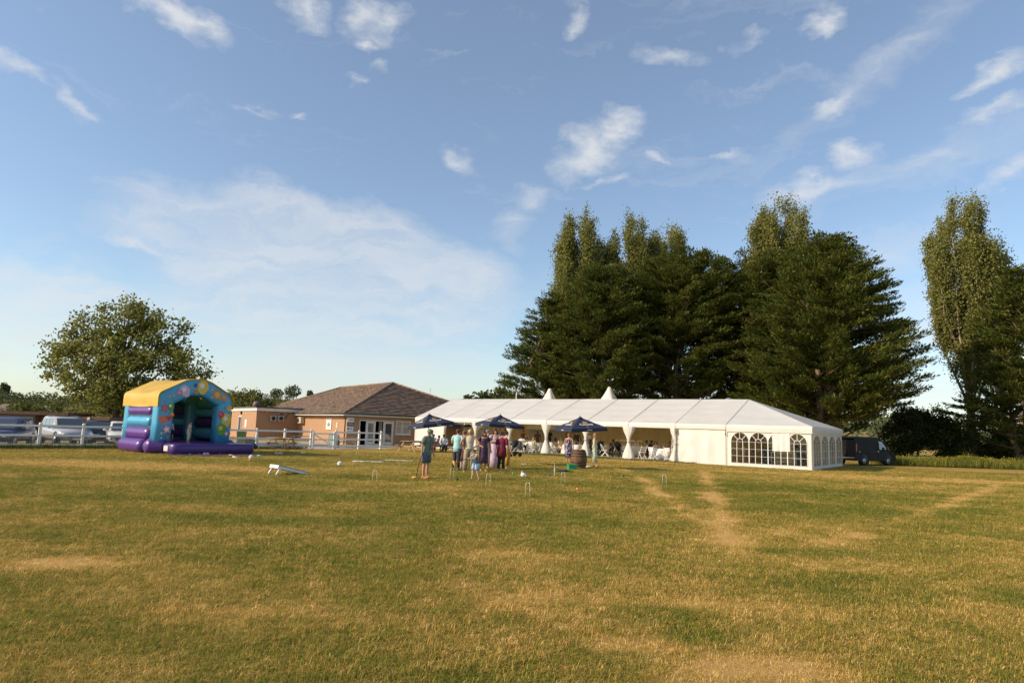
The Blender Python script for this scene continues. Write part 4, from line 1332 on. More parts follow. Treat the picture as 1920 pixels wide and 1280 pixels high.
MB().box((3, 2.5, 1.25), (5.6, .05, 2.5)).build("room_shade_sheet", M_DARK, pv)  # single dark sheet stands for the unlit room behind the entrance
# tiled hip roof: every course a strip of its own, lapped over the one below
ov = .55
E0 = [(-ov, -ov), (PW + ov, -ov), (PW + ov, PL + ov), (-ov, PL + ov)]
A0, A1 = (PW / 2, PW / 2), (PW / 2, PL - PW / 2)
rf = MB()
NC = 24
for (a, b, ta, tb) in ((E0[0], E0[1], A0, A0), (E0[3], E0[0], A1, A0), (E0[1], E0[2], A0, A1), (E0[2], E0[3], A1, A1)):
    a, b = Vector((*a, PE + .06)), Vector((*b, PE + .06)); ta, tb = Vector((*ta, PR)), Vector((*tb, PR))
    nr = (b - a).cross(ta - a).normalized()
    if nr.z < 0: nr = -nr
    for k in range(NC):
        t0, t1 = k / NC, (k + 1.12) / NC
        t1 = min(1, t1)
        p0, p1, p2, p3 = a.lerp(ta, t0), b.lerp(tb, t0), b.lerp(tb, t1), a.lerp(ta, t1)
        L = max(1, int((p1 - p0).length / .9))
        for i in range(L):
            w = rnd.uniform(-.012, .012)
            u0, u1 = i / L, (i + 1) / L
            q0, q1, q2, q3 = p0.lerp(p1, u0), p0.lerp(p1, u1), p3.lerp(p2, u1), p3.lerp(p2, u0)
            h = nr * (.095 + w)
            rf.add([q0 + h, q1 + h, q2 + nr * .008, q3 + nr * .008, q0 + nr * .004, q1 + nr * .004], [(0, 1, 2, 3), (4, 5, 1, 0)])
ro = rf.build("roof", M_TILE, pv, False)
for a, b in (((*E0[0], PE + .1), (*A0, PR + .06)), ((*E0[1], PE + .1), (*A0, PR + .06)), ((*E0[3], PE + .1), (*A1, PR + .06)), ((*E0[2], PE + .1), (*A1, PR + .06)), ((*A0, PR + .06), (*A1, PR + .06))):
    MB().tube([a, b], .11, 8).build("ridge_tile", mat("ridge_tile", (.27, .17, .11), .9, .3, 3), ro)
fb = MB()
for (a, b) in zip(E0, E0[1:] + E0[:1]):
    p, q = Vector((*a, PE - .02)), Vector((*b, PE - .02))
    fb.bar(p, q, .03, .20)
fb.build("fascia", M_FASC, pv)
gb = MB()
for (a, b) in (((-ov - .08, -ov - .08), (PW + ov, -ov - .08)), ((-ov - .08, PL), (-ov - .08, -ov - .08))):
    gb.tube([(*a, PE + .045), (*b, PE + .045)], .06, 6)
gb.build("gutter", M_BLACK, pv)
MB().quad((-ov, -ov, PE - .10), (PW + ov, -ov, PE - .10), (PW + ov, .02, PE - .10), (-ov, .02, PE - .10)).quad((-ov, .02, PE - .10), (.02, .02, PE - .10), (.02, PL, PE - .10), (-ov, PL, PE - .10)).build("soffit", M_FASC, pv)
MB().tube([(-.55, .30, PE), (-.06, .30, PE - .3), (-.06, .30, 0)], .04, 6).build("drainpipe", M_BLACK, pv)
# entrance: frames, open leaf, curtain
fr = MB()
for x in (DX0 + .03, 1.80, 2.62, 3.45, DX1 - .03): fr.box((x, .05, DZ / 2), (.07, .10, DZ))
fr.box(((DX0 + DX1) / 2, .05, DZ - .035), (DX1 - DX0, .095, .07)); fr.box(((1.80 + DX1) / 2, .05, .06), (DX1 - 1.80, .095, .12))
fr.build("door_frame", M_WHITEP, pv)
def leaf(x0, x1, y, name="door"):
    d = MB()
    for x in (x0 + .05, x1 - .05): d.box((x, y, DZ / 2), (.10, .045, DZ - .2))
    for z, h in ((.2, .2), (DZ - .17, .14)): d.box(((x0 + x1) / 2, y, z), (x1 - x0 - .2, .044, h))
    o = d.build(name, M_WHITEP, pv)
    MB().box(((x0 + x1) / 2, y, DZ / 2 + .02), (x1 - x0 - .16, .012, DZ - .5)).build("pane", M_GLASS, o)
    MB().box((x1 - .12, y - .05, 1.05), (.03, .06, .14)).build("handle", M_STEEL, o)
leaf(1.85, 2.57, .02); leaf(3.50, 4.32, .02)
cu = MB()
rings = [[(3.05 + .30 * i / 16, .18 + .05 * math.sin(i * 1.6), z) for i in range(17)] for z in (.1, 1.2, 2.05)]
cu.loft(rings, 0, False, True, False).build("curtain", mat("beige_curtain", (.42, .33, .24), .9, .1), pv, False)
wn = MB()
for x in (WX0 + .04, (WX0 + WX1) / 2 - .1, WX1 - .04): wn.box((x, .06, (WZ0 + WZ1) / 2), (.08, .09, WZ1 - WZ0))
for z in (WZ0 + .04, WZ0 + .72, WZ1 - .04): wn.box(((WX0 + WX1) / 2, .06, z), (WX1 - WX0 - .08, .088, .08 if z != WZ0 + .72 else .04))
w_ = wn.build("window", M_WHITEP, pv)
MB().box(((WX0 + WX1) / 2, .09, (WZ0 + WZ1) / 2), (WX1 - WX0 - .1, .012, WZ1 - WZ0 - .1)).build("pane", mat("blind", (.42, .40, .33), .35, .1), w_)
MB().box(((WX0 + WX1) / 2, -.02, WZ0 - .03), (WX1 - WX0 + .16, .16, .05)).build("sill", M_WHITEP, w_)
# windows further along the front, seen through the open marquee end
for x0 in (8.2, 12.0):
    wn = MB()
    for x in (x0, x0 + .75): wn.box((x, -.01, 1.6), (.07, .05, 1.15))
    for z in (1.03, 2.17): wn.box((x0 + .375, -.01, z), (.82, .05, .07))
    w_ = wn.build("window", M_WHITEP, pv)
    MB().box((x0 + .375, -.004, 1.6), (.70, .012, 1.1)).build("pane", M_GLASS, w_)
# flat roofed extension with plant on its wall
EY, EX, EZ = facy(568), 4.18, 2.72
x_ = MB()
x_.box((-EX + .14, EY + 5.2, EZ / 2), (.28, 10.4, EZ)); x_.box((-EX / 2 + .14, EY + .14, EZ / 2), (EX - .28, .28, EZ)); x_.box((-EX / 2 + .14, EY + 10.25, EZ / 2), (EX - .28, .28, EZ))
x_.build("extension_wall", M_BRICK, pv)
MB().box((-EX / 2 + .75, EY + 5.1, EZ + .19), (EX + 1.7, 10.8, .30)).build("extension_fascia", M_FASC, pv)
MB().box((-EX / 2 + .75, EY + 5.1, EZ + .40), (EX + 1.84, 10.95, .12)).build("extension_roof", M_FELT, pv)
MB().ball((-EX + 1.2, EY + 5, EZ + .75), (.42, .42, .40), 12, 8).build("roof_vent", mat("vent_cowl", (.16, .10, .08), .6, .2), pv)
def onext(px, py0, py1, wid, name, m, dep=.04, off=.02):
    """Panel on the shaded extension wall that faces the lawn."""
    lo, hi = -EX, 0.0
    for _ in range(40):
        mm = (lo + hi) / 2
        q = pvl(mm, EY, 1.8)
        if (q.x / q.y) * 1250 + 960 < px: lo = mm
        else: hi = mm
    q = pvl(lo, EY)
    z0, z1 = zat(px, py1, q.y), zat(px, py0, q.y)
    return MB().box((lo, EY - dep / 2 - off, (z0 + z1) / 2), (wid, dep, z1 - z0), bev=.01).build(name, m, pv), lo, (z0 + z1) / 2
for px in (520, 534):
    o, x, z = onext(px, 779, 789.5, .60, "condenser_unit", mat("unit_grey", (.42, .40, .36), .5, .06), .26)
    MB().lathe([(.20, 0), (.20, .02), (.02, .03)], 18, M=Matrix.Translation((x, EY - .29, z)) @ Matrix.Rotation(PI / 2, 4, 'X')).build("fan_grille", M_BLACK, o)
o, x, z = onext(508, 771.5, 776, .26, "alarm_bell", mat("orange_bell", (.55, .22, .03), .4, .1), .09)
cb = MB(); cb.tube([(x + 1.3 + .9 * t / 8, EY - .04, z - .25 + .22 * math.sin(t)) for t in range(9)], .035, 6)
cb.build("pipe", M_BLACK, pv)
# door and notice on the sunny end of the extension
def onsun(px, py0, py1, wid, name, m, dep=.03):
    lo, hi = EY, EY + 10
    for _ in range(40):
        mm = (lo + hi) / 2
        q = pvl(-EX, mm, 1.8)
        if (q.x / q.y) * 1250 + 960 > px: lo = mm
        else: hi = mm
    q = pvl(-EX, lo)
    z0, z1 = zat(px, py1, q.y), zat(px, py0, q.y)
    o = MB().box((-EX - dep / 2 - .004, lo, (z0 + z1) / 2), (dep, wid, z1 - z0)).build(name, m, pv)
    return o, lo, (z0 + z1) / 2
onsun(471, 786.5, 801, .75, "notice_board", M_WHITEP)
MB().box((-EX - .03, EY + 6.3, 1.05), (.05, 1.0, 2.1)).build("door", mat("navy_door", (.035, .04, .06), .5, .1), pv)
fr = MB()
for y in (EY + 5.75, EY + 6.85): fr.box((-EX - .035, y, 1.08), (.07, .10, 2.16))
fr.box((-EX - .034, EY + 6.3, 2.2), (.068, 1.2, .10)); fr.build("door_frame", M_WHITEP, pv)
onsun(462, 771, 776.5, .22, "wall_lamp", M_BLACK, .14)
# signs on the side wall and on the front
def text(body, size, parent, loc, rot, m, name="lettering", bold=0.0, sx=1.0):
    cu = bpy.data.curves.new(name, 'FONT')
    cu.body = body; cu.size = size; cu.align_x = 'CENTER'; cu.align_y = 'CENTER'; cu.offset = bold; cu.extrude = .002
    tmp = bpy.data.objects.new(name, cu)
    COL.objects.link(tmp)
    dg = bpy.context.evaluated_depsgraph_get()
    me = bpy.data.meshes.new_from_object(tmp.evaluated_get(dg))
    bpy.data.objects.remove(tmp)
    me.materials.clear(); me.materials.append(m)
    o = bpy.data.objects.new(name, me)
    COL.objects.link(o)
    o.parent = parent
    o.location = loc; o.rotation_euler = rot; o.scale = (sx, 1, 1)
    return o
M_INK = mat("dark_print", (.04, .045, .06), .6, .05)
M_TEAL = mat("pale_teal_print", (.42, .55, .52), .6, .1)
sg = thing("welcome_sign", "white welcome sign board on the sunlit side wall of the clubhouse", "sign", pvl(-.02, facy(625.5), zside(625.5, 794.5)), TH - PI / 2)
hs = zside(625.5, 784) - zside(625.5, 805)
MB().box((0, -.02, 0), (1.30, .03, hs), bev=.005).build("board", M_WHITEP, sg)
text("WELCOME TO", .165, sg, (0, -.038, hs * .40), (PI / 2, 0, 0), M_INK, bold=.004)
MB().lathe([(.30, 0), (.30, .004)], 24, M=Matrix.Translation((0, -.036, .02)) @ Matrix.Rotation(PI / 2, 4, 'X') @ Matrix.Diagonal((1.5, .8, 1, 1))).build("emblem", M_TEAL, sg)
MB().box((0, -.040, -.03), (.05, .006, .34)).box((0, -.040, .08), (.16, .0055, .05)).build("emblem_mark", M_INK, sg)
MB().box((0, -.038, -hs * .33), (.9, .004, .03)).box((0, -.038, -hs * .40), (.7, .004, .03)).build("small_print", M_TEAL, sg)
s2 = MB().box((0, 0, 0), (.36, .03, zside(640.5, 792) - zside(640.5, 802))).build("notice", mat("cream_notice", (.66, .58, .42), .6, .08))
s2.location = pvl(-.03, facy(640.5), zside(640.5, 797)); s2.rotation_euler = (0, 0, TH - PI / 2)
tag(s2, "narrow cream notice between the welcome sign and the drainpipe", "notice")
for px, y0, y1, wd_, m, lb in ((664.5, 783, 791.5, .60, M_WHITEP, "white and green sign highest beside the dark doorway"), (664.5, 792.4, 796.5, .60, mat("slate_plaque", (.06, .065, .085), .5, .1), "slate blue name plaque between two white signs by the doorway"),
                               (664.2, 799.5, 808.5, .62, M_WHITEP, "white sign with a small red badge, lowest beside the doorway")):
    z0, z1 = zfac(px, y1), zfac(px, y0)
    r = thing("wall_sign", lb, "sign", pvl(facx(px), -.03, (z0 + z1) / 2), TH)
    MB().box((0, 0, 0), (wd_, .03, z1 - z0)).build("board", m, r)
    if "green" in lb: MB().box((.06, -.018, .02), (.30, .006, .16)).build("emblem", M_TEAL, r)
    elif "red" in lb:
        MB().box((-.16, -.018, .02), (.12, .006, .17)).build("badge", mat("maroon_print", (.22, .03, .03), .5), r)
        MB().box((.08, -.018, .05), (.22, .006, .03)).box((.08, -.018, -.01), (.22, .006, .03)).build("small_print", M_INK, r)
    else: MB().box((0, -.018, 0), (.44, .006, .05)).build("small_print", M_WHITEP, r)
# air conditioning box under the eaves
q = facy(577)
ac = thing("air_conditioner", "cream air conditioning box bracketed to the clubhouse side wall", "air conditioner", pvl(-.24, facy(577), zside(577, 788)), TH - PI / 2)
MB().box((0, 0, 0), (1.0, .40, .62), bev=.03).build("casing", mat("cream_metal", (.52, .46, .36), .5, .05), ac)
MB().lathe([(.22, 0), (.22, .02), (.02, .03)], 16, M=Matrix.Translation((-.18, -.205, 0)) @ Matrix.Rotation(PI / 2, 4, 'X')).build("fan_grille", M_BLACK, ac)
MB().bar((-.4, .1, -.33), (-.4, .22, -.33), .04, .05).bar((.4, .1, -.33), (.4, .22, -.33), .04, .05).build("bracket", M_STEEL, ac)

# ------------------------------------------------------------------ white post and rail fence with a gate
fc = thing("paddock_fence", "white post and rail fence with wire mesh between lawn and car park", "fence", fpt(0), math.atan2(FD.y, FD.x))
gp_ = thing("paddock_fence", "short end run of white post and rail fence past the gate, before the clubhouse doors", "fence", fpt(10), math.atan2(FD.y, FD.x))
STEP = FD.length
def post(parent, x, h=1.33):
    MB().box((x, 0, h / 2 - .03), (.12, .12, h - .06)).lathe([(.085, h - .07), (.09, h - .03), (.06, h), (.01, h + .01)], 8, (x, 0, 0)).build("post", M_WHITEP, parent)
def rails(parent, k0, k1, mesh=True):
    for k in range(k0, k1):
        x0, x1 = k * STEP + .062, (k + 1) * STEP - .062
        for z in (1.17, .68, .20):
            MB().box(((x0 + x1) / 2, 0, z), (x1 - x0, .05, .11), bev=.012).build("rail", M_WHITEP, parent)
        if mesh:
            w = MB()
            n = int((x1 - x0) / .066)
            for i in range(1, n): w.box((x0 + (x1 - x0) * i / n, .03, .44), (.007, .007, .42))
            for z in (.32, .54): w.box(((x0 + x1) / 2, .030, z), (x1 - x0, .005, .006))
            kind(w.build("wire_mesh", M_ALU, parent), 'stuff')
for k in range(-2, 10): post(fc, k * STEP)
rails(fc, -2, 9)
for k in range(0, 3): post(gp_, k * STEP)
rails(gp_, 0, 2, False)
gt_ = thing("gate", "white three bar gate with a diagonal brace in the paddock fence", "gate", fpt(9), math.atan2(FD.y, FD.x))
g0, g1 = .20, STEP - .12
for x in (g0, g1): MB().box((x, 0, .62), (.11, .08, 1.20)).build("gate_post", M_WHITEP, gt_)
for z in (1.05, .64, .18): MB().box(((g0 + g1) / 2, 0, z), (g1 - g0 - .12, .045, .09)).build("gate_rail", M_WHITEP, gt_)
MB().bar((g0 + .08, .05, 1.0), (g1 - .08, .05, .22), .03, .08).build("brace", M_WHITEP, gt_)

# ------------------------------------------------------------------ picnic tables, bins, boards
M_WOODP = mat("weathered_wood", (.40, .29, .17), .85, .3, 4, .4, 30, stretch=(.6, 6, 6))
def picnic(name="picnic_table"):
    r = thing(name, "", "picnic table")
    for k in range(5): MB().box((0, -.30 + .15 * k, .735), (1.8, .135, .035)).build("tabletop_board", M_WOODP, r)
    for s_ in (-1, 1):
        for k in range(2): MB().box((0, s_ * (.62 + .15 * k), .44), (1.8, .135, .035)).build("seat_board", M_WOODP, r)
        x = s_ * .62
        for t in (-1, 1): MB().bar((x, t * .22, .715), (x, t * .72, 0), .045, .095).build("leg", M_WOODP, r)
        MB().box((x + .046, 0, .385), (.045, 1.5, .09)).build("cross_bearer", M_WOODP, r)
        MB().box((x + .046, 0, .67), (.045, .70, .08)).build("top_bearer", M_WOODP, r)
    return r
PG = "wooden picnic tables"
pt0 = picnic()
pt0.location = gp(527, 841.5); pt0.rotation_euler = (0, 0, -.18); pt0['label'] = "wooden picnic table on the lawn by the fence posts, beyond the cornhole board"; pt0['group'] = PG
dup(pt0, T(772, 47.5), 1.10, "wooden picnic table end-on below the tilted parasol, left of the man in the cap", PG)
dup(pt0, T(812, 49.0), .95, "wooden picnic table where two guests sit before the closed white wall", PG)
dup(pt0, T(648, 51), .4, "wooden picnic table behind the white fence near the clubhouse corner", PG)
dup(pt0, T(566, 51.5), .2, "wooden picnic table on the patio behind the fence, below the air conditioner", PG)
bn = thing("wheelie_bin", "green wheelie bin behind the fence beside the bouncy castle", "bin", T(451, 45.5), .3)
M_BING = mat("green_plastic", (.13, .20, .06), .5, .1)
MB().loft([[(-.23, -.25, .08), (.23, -.25, .08), (.23, .25, .08), (-.23, .25, .08)], [(-.29, -.33, .98), (.29, -.33, .98), (.29, .33, .98), (-.29, .33, .98)]], 0, True, False).build("body", M_BING, bn)
MB().box((0, 0, 1.02), (.62, .72, .06), bev=.02).build("lid", M_BING, bn)
for s_ in (-1, 1): MB().lathe([(.10, -.02), (.10, .02)], 12, M=Matrix.Translation((s_ * .25, .24, .10)) @ Matrix.Rotation(PI / 2, 4, 'Y')).build("wheel", M_BLACK, bn)
for k, px in enumerate((464, 474)):
    b_ = thing("planter_trough", ("dark brown" if k == 0 else "shorter dark brown") + " trough standing by the clubhouse extension behind the fence", "trough", T(px, 48), .3)
    MB().box((0, 0, .30), (.95 - .3 * k, .5, .6), bev=.02).build("body", mat("brown_black", (.04, .028, .02), .7, .2), b_)
    MB().box((0, 0, .615), (1.0 - .3 * k, .55, .03)).build("rim", M_BLACK, b_)
tb = thing("toy_trike", "small blue toy by the end of the bouncy castle bed", "toy", gp(472, 841.5), .4)
M_BLUT = mat("blue_plastic", (.03, .10, .20), .4, .1)
MB().ball((0, 0, .28), (.24, .13, .13), 10, 6).tube([(.1, 0, .3), (.2, 0, .62)], .02, 6).build("body", M_BLUT, tb)
for x, y in ((.2, 0), (-.2, .14), (-.2, -.14)): MB().lathe([(.14, -.03), (.14, .03)], 14, M=Matrix.Translation((x, y, .14)) @ Matrix.Rotation(PI / 2, 4, 'X')).build("wheel", M_BLACK, tb)
MB().box((.2, 0, .62), (.03, .3, .03)).build("handlebar", M_WHITEP, tb)
sb = thing("sandwich_board", "green and white sandwich board standing behind the gate", "sign board", T(625, 50), -.15)
for s_ in (-1, 1):
    pn = MB().bar((0, s_ * .24, .02), (0, s_ * .03, 1.0), .75, .03).build("panel", M_GREYD, sb)
    MB().bar((.0, s_ * .252, .2), (.0, s_ * .072, .9), .6, .012).build("poster", mat("green_poster", (.22, .34, .28), .6, .3, 5), pn)

# ------------------------------------------------------------------ shed, cars and houses on the far side of the car park
sh = thing("storage_shed", "low flat roofed store with grey doors and red brick behind the parked cars", "building", T(45, 47), .10)
MB().box((-3.3, 0, .85), (9.4, 3, 1.70)).build("wall", M_BRICK2, sh)
MB().box((3.7, .3, .83), (4.5, 2.6, 1.66)).build("brick_end", M_BRICK2, sh)
MB().box((-2.3, 0, 1.80), (11.8, 3.5, .20)).build("roof", mat("brown_roof_edge", (.12, .065, .04), .8, .2), sh)
for x in (-5.0, -2.4, .1):
    d_ = MB().box((x, -1.52, .83), (2.42, .04, 1.5)).build("door", M_GREYD, sh)
    MB().box((x + 1.0, -1.56, .85), (.14, .04, .24)).build("handle", M_BLACK, d_)
MB().box((4.6, -1.02, 1.55), (.16, .1, .2)).build("wall_lamp", M_WHITEP, sh)

M_TYRE = mat("tyre_rubber", (.02, .02, .02), .9, .2)
M_RIM = mat("alloy_rim", (.42, .42, .42), .35, .1, metal=.6)
M_HEAD = mat("headlamp", (.65, .66, .66), .15, .05, coat=.8)
M_TAIL = mat("tail_lamp", (.36, .015, .02), .25, .1, coat=.6)
M_PLATEW = mat("number_plate", (.72, .70, .62), .5, .05)
def paint(name, c): return mat(name, c, .32, .04, 2, coat=.7)
def carbuild(label, p, rz, col_, L=4.4, Wd=1.8, H=1.5, belt=.92, suv=False, group="cars in the car park"):
    r = thing("parked_car", label, "car", p, rz, group)
    w = Wd / 2; bl = .30 if not suv else .36
    def ring(x, k, zt, zb=None):
        zb = bl if zb is None else zb
        return [(x, -w * k * .86, zb), (x, w * k * .86, zb), (x, w * k, zb + .18), (x, w * k, zt - .12), (x, w * k * .90, zt), (x, 0, zt + .025), (x, -w * k * .90, zt), (x, -w * k, zt - .12), (x, -w * k, zb + .18)]
    nb = belt - .08
    st = [(-L / 2, .80, belt - .10, .42), (-L / 2 + .10, .93, belt, bl), (-L / 2 + .6, 1, belt + .02, bl), (0, 1, belt, bl), (L * .20, 1, belt - .02, bl), (L / 2 - .55, .97, nb, bl), (L / 2 - .16, .90, nb - .10, bl), (L / 2, .74, nb - .28, .38)]
    MB().loft([ring(*s_) for s_ in st], 0, True, True).build("body", col_, r)
    xf, xr = L * .20, -L / 2 + (.10 if suv else .28)
    tf, tr = L * .02, -L / 2 + (.42 if suv else .72)
    def cab(xa, xb, k, z): return [(xb, -w * k, z), (xa, -w * k, z), (xa + .05, -w * k * .5, z), (xa + .07, 0, z), (xa + .05, w * k * .5, z), (xa, w * k, z), (xb, w * k, z), (xb - .04, 0, z)]
    MB().loft([cab(xf, xr, .90, belt - .03), cab(xf - (xf - tf) * .5, xr + (tr - xr) * .5, .835, (belt + H) / 2 - .01), cab(tf, tr, .76, H - .05), cab(tf - .12, tr + .1, .70, H)], 0, True, True).build("cabin", col_, r)
    def pt(t, k, u):                                     # on the side of the cabin: t 0 rear..1 front, u 0 belt..1 roof
        x0, x1 = xr + (tr - xr) * u, xf + (tf - xf) * u
        kk = .90 + (.76 - .90) * u
        return Vector((x0 + (x1 - x0) * t, k * (w * kk + .012), belt - .03 + (H - .05 - belt + .03) * u))
    for k in (-1, 1):
        for a, b in ((.06, .33), (.36, .62), (.65, .92)):
            MB().slab([pt(a, k, .12), pt(b, k, .12), pt(b if b < .9 else b - .02, k, .88), pt(a + (.03 if a < .1 else 0), k, .88)]).build("side_window", M_GLASS, r)
    def endq(x0, x1, sg_):
        q = []
        for u, s_ in ((.10, -1), (.10, 1), (.90, 1), (.90, -1)):
            x = x0 + (x1 - x0) * u
            kk = .90 + (.76 - .90) * u
            q.append((x + sg_ * .10, s_ * w * kk * .88, belt - .03 + (H - .05 - belt + .03) * u))
        return q
    MB().slab(endq(xf + .015, tf + .02, 1)).build("windscreen", M_GLASS, r)
    MB().slab(endq(xr, tr, -1)).build("rear_window", M_GLASS, r)
    R = .33 if not suv else .37
    for x in (-L / 2 + .82, L / 2 - .86):
        for s_ in (-1, 1):
            M = Matrix.Translation((x, s_ * (w - .10), R)) @ Matrix.Rotation(PI / 2, 4, 'X')
            MB().lathe([(R + .06, -.095), (R + .06, .095)], 18, M=Matrix.Translation((x, s_ * (w - .085), R + .03)) @ Matrix.Rotation(PI / 2, 4, 'X')).build("arch_shade", M_BLACK, r)  # arches are uncut, a black disc stands for the shade round the wheel
            wh = MB().lathe([(R * .62, -.11), (R * .9, -.12), (R, -.09), (R, .09), (R * .9, .12), (R * .62, .11)], 20, M=M).build("wheel", M_TYRE, r)
            MB().lathe([(R * .62, -.115), (R * .60, 0), (R * .62, .115)], 16, M=M).build("rim", M_RIM, wh)
    for s_ in (-1, 1):
        MB().box((L / 2 - .20, s_ * w * .66, nb - .24), (.30, .38, .16), rz=-s_ * .5, bev=.04).build("headlight", M_HEAD, r)
        MB().box((-L / 2 + .07, s_ * w * .74, belt - .18), (.16, .30, .22), rz=s_ * .35, bev=.03).build("tail_light", M_TAIL, r)
        MB().ball((xf - .28, s_ * (w + .10), belt + .05), (.07, .11, .08), 8, 6).build("wing_mirror", col_, r)
    MB().box((L / 2 - .03, 0, nb - .34), (.10, Wd * .52, .20), bev=.02).build("grille", M_BLACK, r)
    MB().box((L / 2 + .01, 0, .42), (.03, .52, .11)).build("number_plate", M_PLATEW, r)
    MB().box((-L / 2 - .01, 0, .62), (.03, .52, .11)).build("number_plate", M_PLATEW, r)
    if suv:
        for s_ in (-1, 1): MB().tube([(tr + .1, s_ * w * .66, H + .0), (tr + .3, s_ * w * .66, H + .05), (tf - .4, s_ * w * .66, H + .05), (tf - .2, s_ * w * .66, H)], .018, 6).build("roof_rail", M_BLACK, r)
    return r
carbuild("dark blue car cut by the picture edge behind the first fence bay", T(6, 36), -1.25, paint("navy_blue_paint", (.045, .055, .14)), 4.3, 1.8, 1.52)
carbuild("silver grey family car with roof rails nosing toward the fence", T(121, 40), -.72, paint("silver_paint", (.42, .42, .44)), 4.5, 1.84, 1.66, 1.0, True)
carbuild("black car with red tail lamp beside the silver one", T(192, 43.5), 1.9, paint("black_paint", (.02, .018, .02)), 4.3, 1.8, 1.5)
carbuild("white car half hidden by the bouncy castle's left post", T(228, 41), -1.0, paint("white_car_paint", (.62, .60, .58)), 4.0, 1.74, 1.48)
_h = random.Random(4)
for px, py, Yd, wd_, hh, m, lb in ((18, 757, 150, 4.2, 2.6, mat("pale_blue_render", (.42, .48, .55), .8), "pale blue sided cabin among bushes beyond the shed"), (30, 758, 160, 4, 2.8, mat("cream_render", (.60, .52, .38), .8), "cream cabin among bushes beyond the shed"),
                                 (98, 762, 130, 8, 2.2, mat("white_render", (.66, .65, .62), .8), "long white roofed hut beyond the shed"), (113, 768, 100, 5, 2.6, mat("orange_roof", (.46, .20, .07), .8), "orange roofed bungalow behind the broad-leaved tree"),
                                 (1895, 772, 230, 9, 5, mat("pink_render", (.50, .36, .30), .8), "pinkish house on the hillside behind the edge cypress"), (1880, 774, 240, 8, 5, mat("slate_render", (.35, .33, .33), .8), "grey house on the hillside beside the pinkish one")):
    q = T(px, Yd); zt_ = zat(px, py, Yd)
    b_ = thing("house", lb, "house", (q.x, q.y, zt_ - hh - 1.0), _h.uniform(-.4, .4))
    MB().box((0, 0, hh / 2), (wd_, 4, hh)).build("wall", m, b_)
    MB().prism([(-wd_ / 2 - .2, -2.2, hh), (-wd_ / 2 - .2, 2.2, hh), (-wd_ / 2 - .2, 0, hh + 1.0)], (wd_ + .4, 0, 0)).build("roof", M_TILE if "orange" not in lb else m, b_)
    MB().box((0, -2.02, hh * .55), (wd_ * .3, .04, hh * .35)).build("window", M_GLASS, b_)
lp = T(79, 60)
lm = thing("lamp_post", "short lamp post with a round white head behind the shed", "lamp", lp)
z_ = zat(79, 763, 60)
MB().tube([(0, 0, 0), (0, 0, z_)], .05, 6).build("post", M_STEEL, lm)
MB().ball((0, 0, z_), .14, 10, 7).build("lamp_head", M_WHITEP, lm)
# light green scrub behind the shed
for k, (px, ytop, wd_) in enumerate(((-10, 758, 5), (20, 766, 3.5), (48, 754, 4.5), (72, 752, 5), (96, 764, 4), (128, 760, 5))):
    q = T(px, 58 + k % 3 * 3); h = zat(px, ytop, q.y)
    bushy("scrub_bush", ["pale green scrub bush at the picture edge above the shed roof", "low pale scrub in front of the cabins", "feathery scrub bush next to the cream cabin", "tallest feathery scrub bush left of the lamp post", "low scrub by the long white hut", "scrub bush under the broad-leaved tree"][k], "bush", q,
          [(-wd_ * .22, 0, h * .55, wd_ * .3, 1.0, h * .42), (wd_ * .2, 0, h * .6, wd_ * .28, 1.0, h * .42)], .24, 46, M_HDG, .06, None, "scrub behind the shed", None, .55)

# ------------------------------------------------------------------ black van with its rear doors open
M_VAN = mat("black_van_paint", (.012, .011, .012), .5, .1, 2, spec=.10)
M_VLIN = mat("shaded_van_lining", (.42, .38, .33), .8, .1)  # white lining, its colour darkened for the shade inside the van
VP = T(1606, 49.2)
VH = math.radians(30)
vn = thing("van", "black panel van with its rear doors open behind the marquee", "van", VP, VH)     # origin: near rear corner on the ground, x forward
VL, VW, VHt = 5.0, 1.95, 2.10
zb = .34
prof_side = [(0, zb), (0, 1.97), (.18, VHt), (2.9, VHt - .02), (3.35, VHt - .12), (4.10, 1.22), (4.78, 1.02), (4.97, .80), (5.0, .38), (4.9, zb)]
def vside(y, k=1.0):
    o = []
    for x, z in prof_side:
        t = max(0, (z - 1.0) / 1.0)
        o.append((x, y + (1 if y < 1 else -1) * .13 * t * k, z))
    return o
A_, B_ = vside(0), vside(VW)
n = len(A_)
MB().add(A_ + B_, [tuple(range(n))[::-1], tuple(range(n, 2 * n))] + [(k, k + 1, n + k + 1, n + k) for k in range(1, n - 1)] + [(n - 1, 0, n, 2 * n - 1)], 0).build("body", M_VAN, vn, False, ref=(2.4, VW / 2, 1.0))
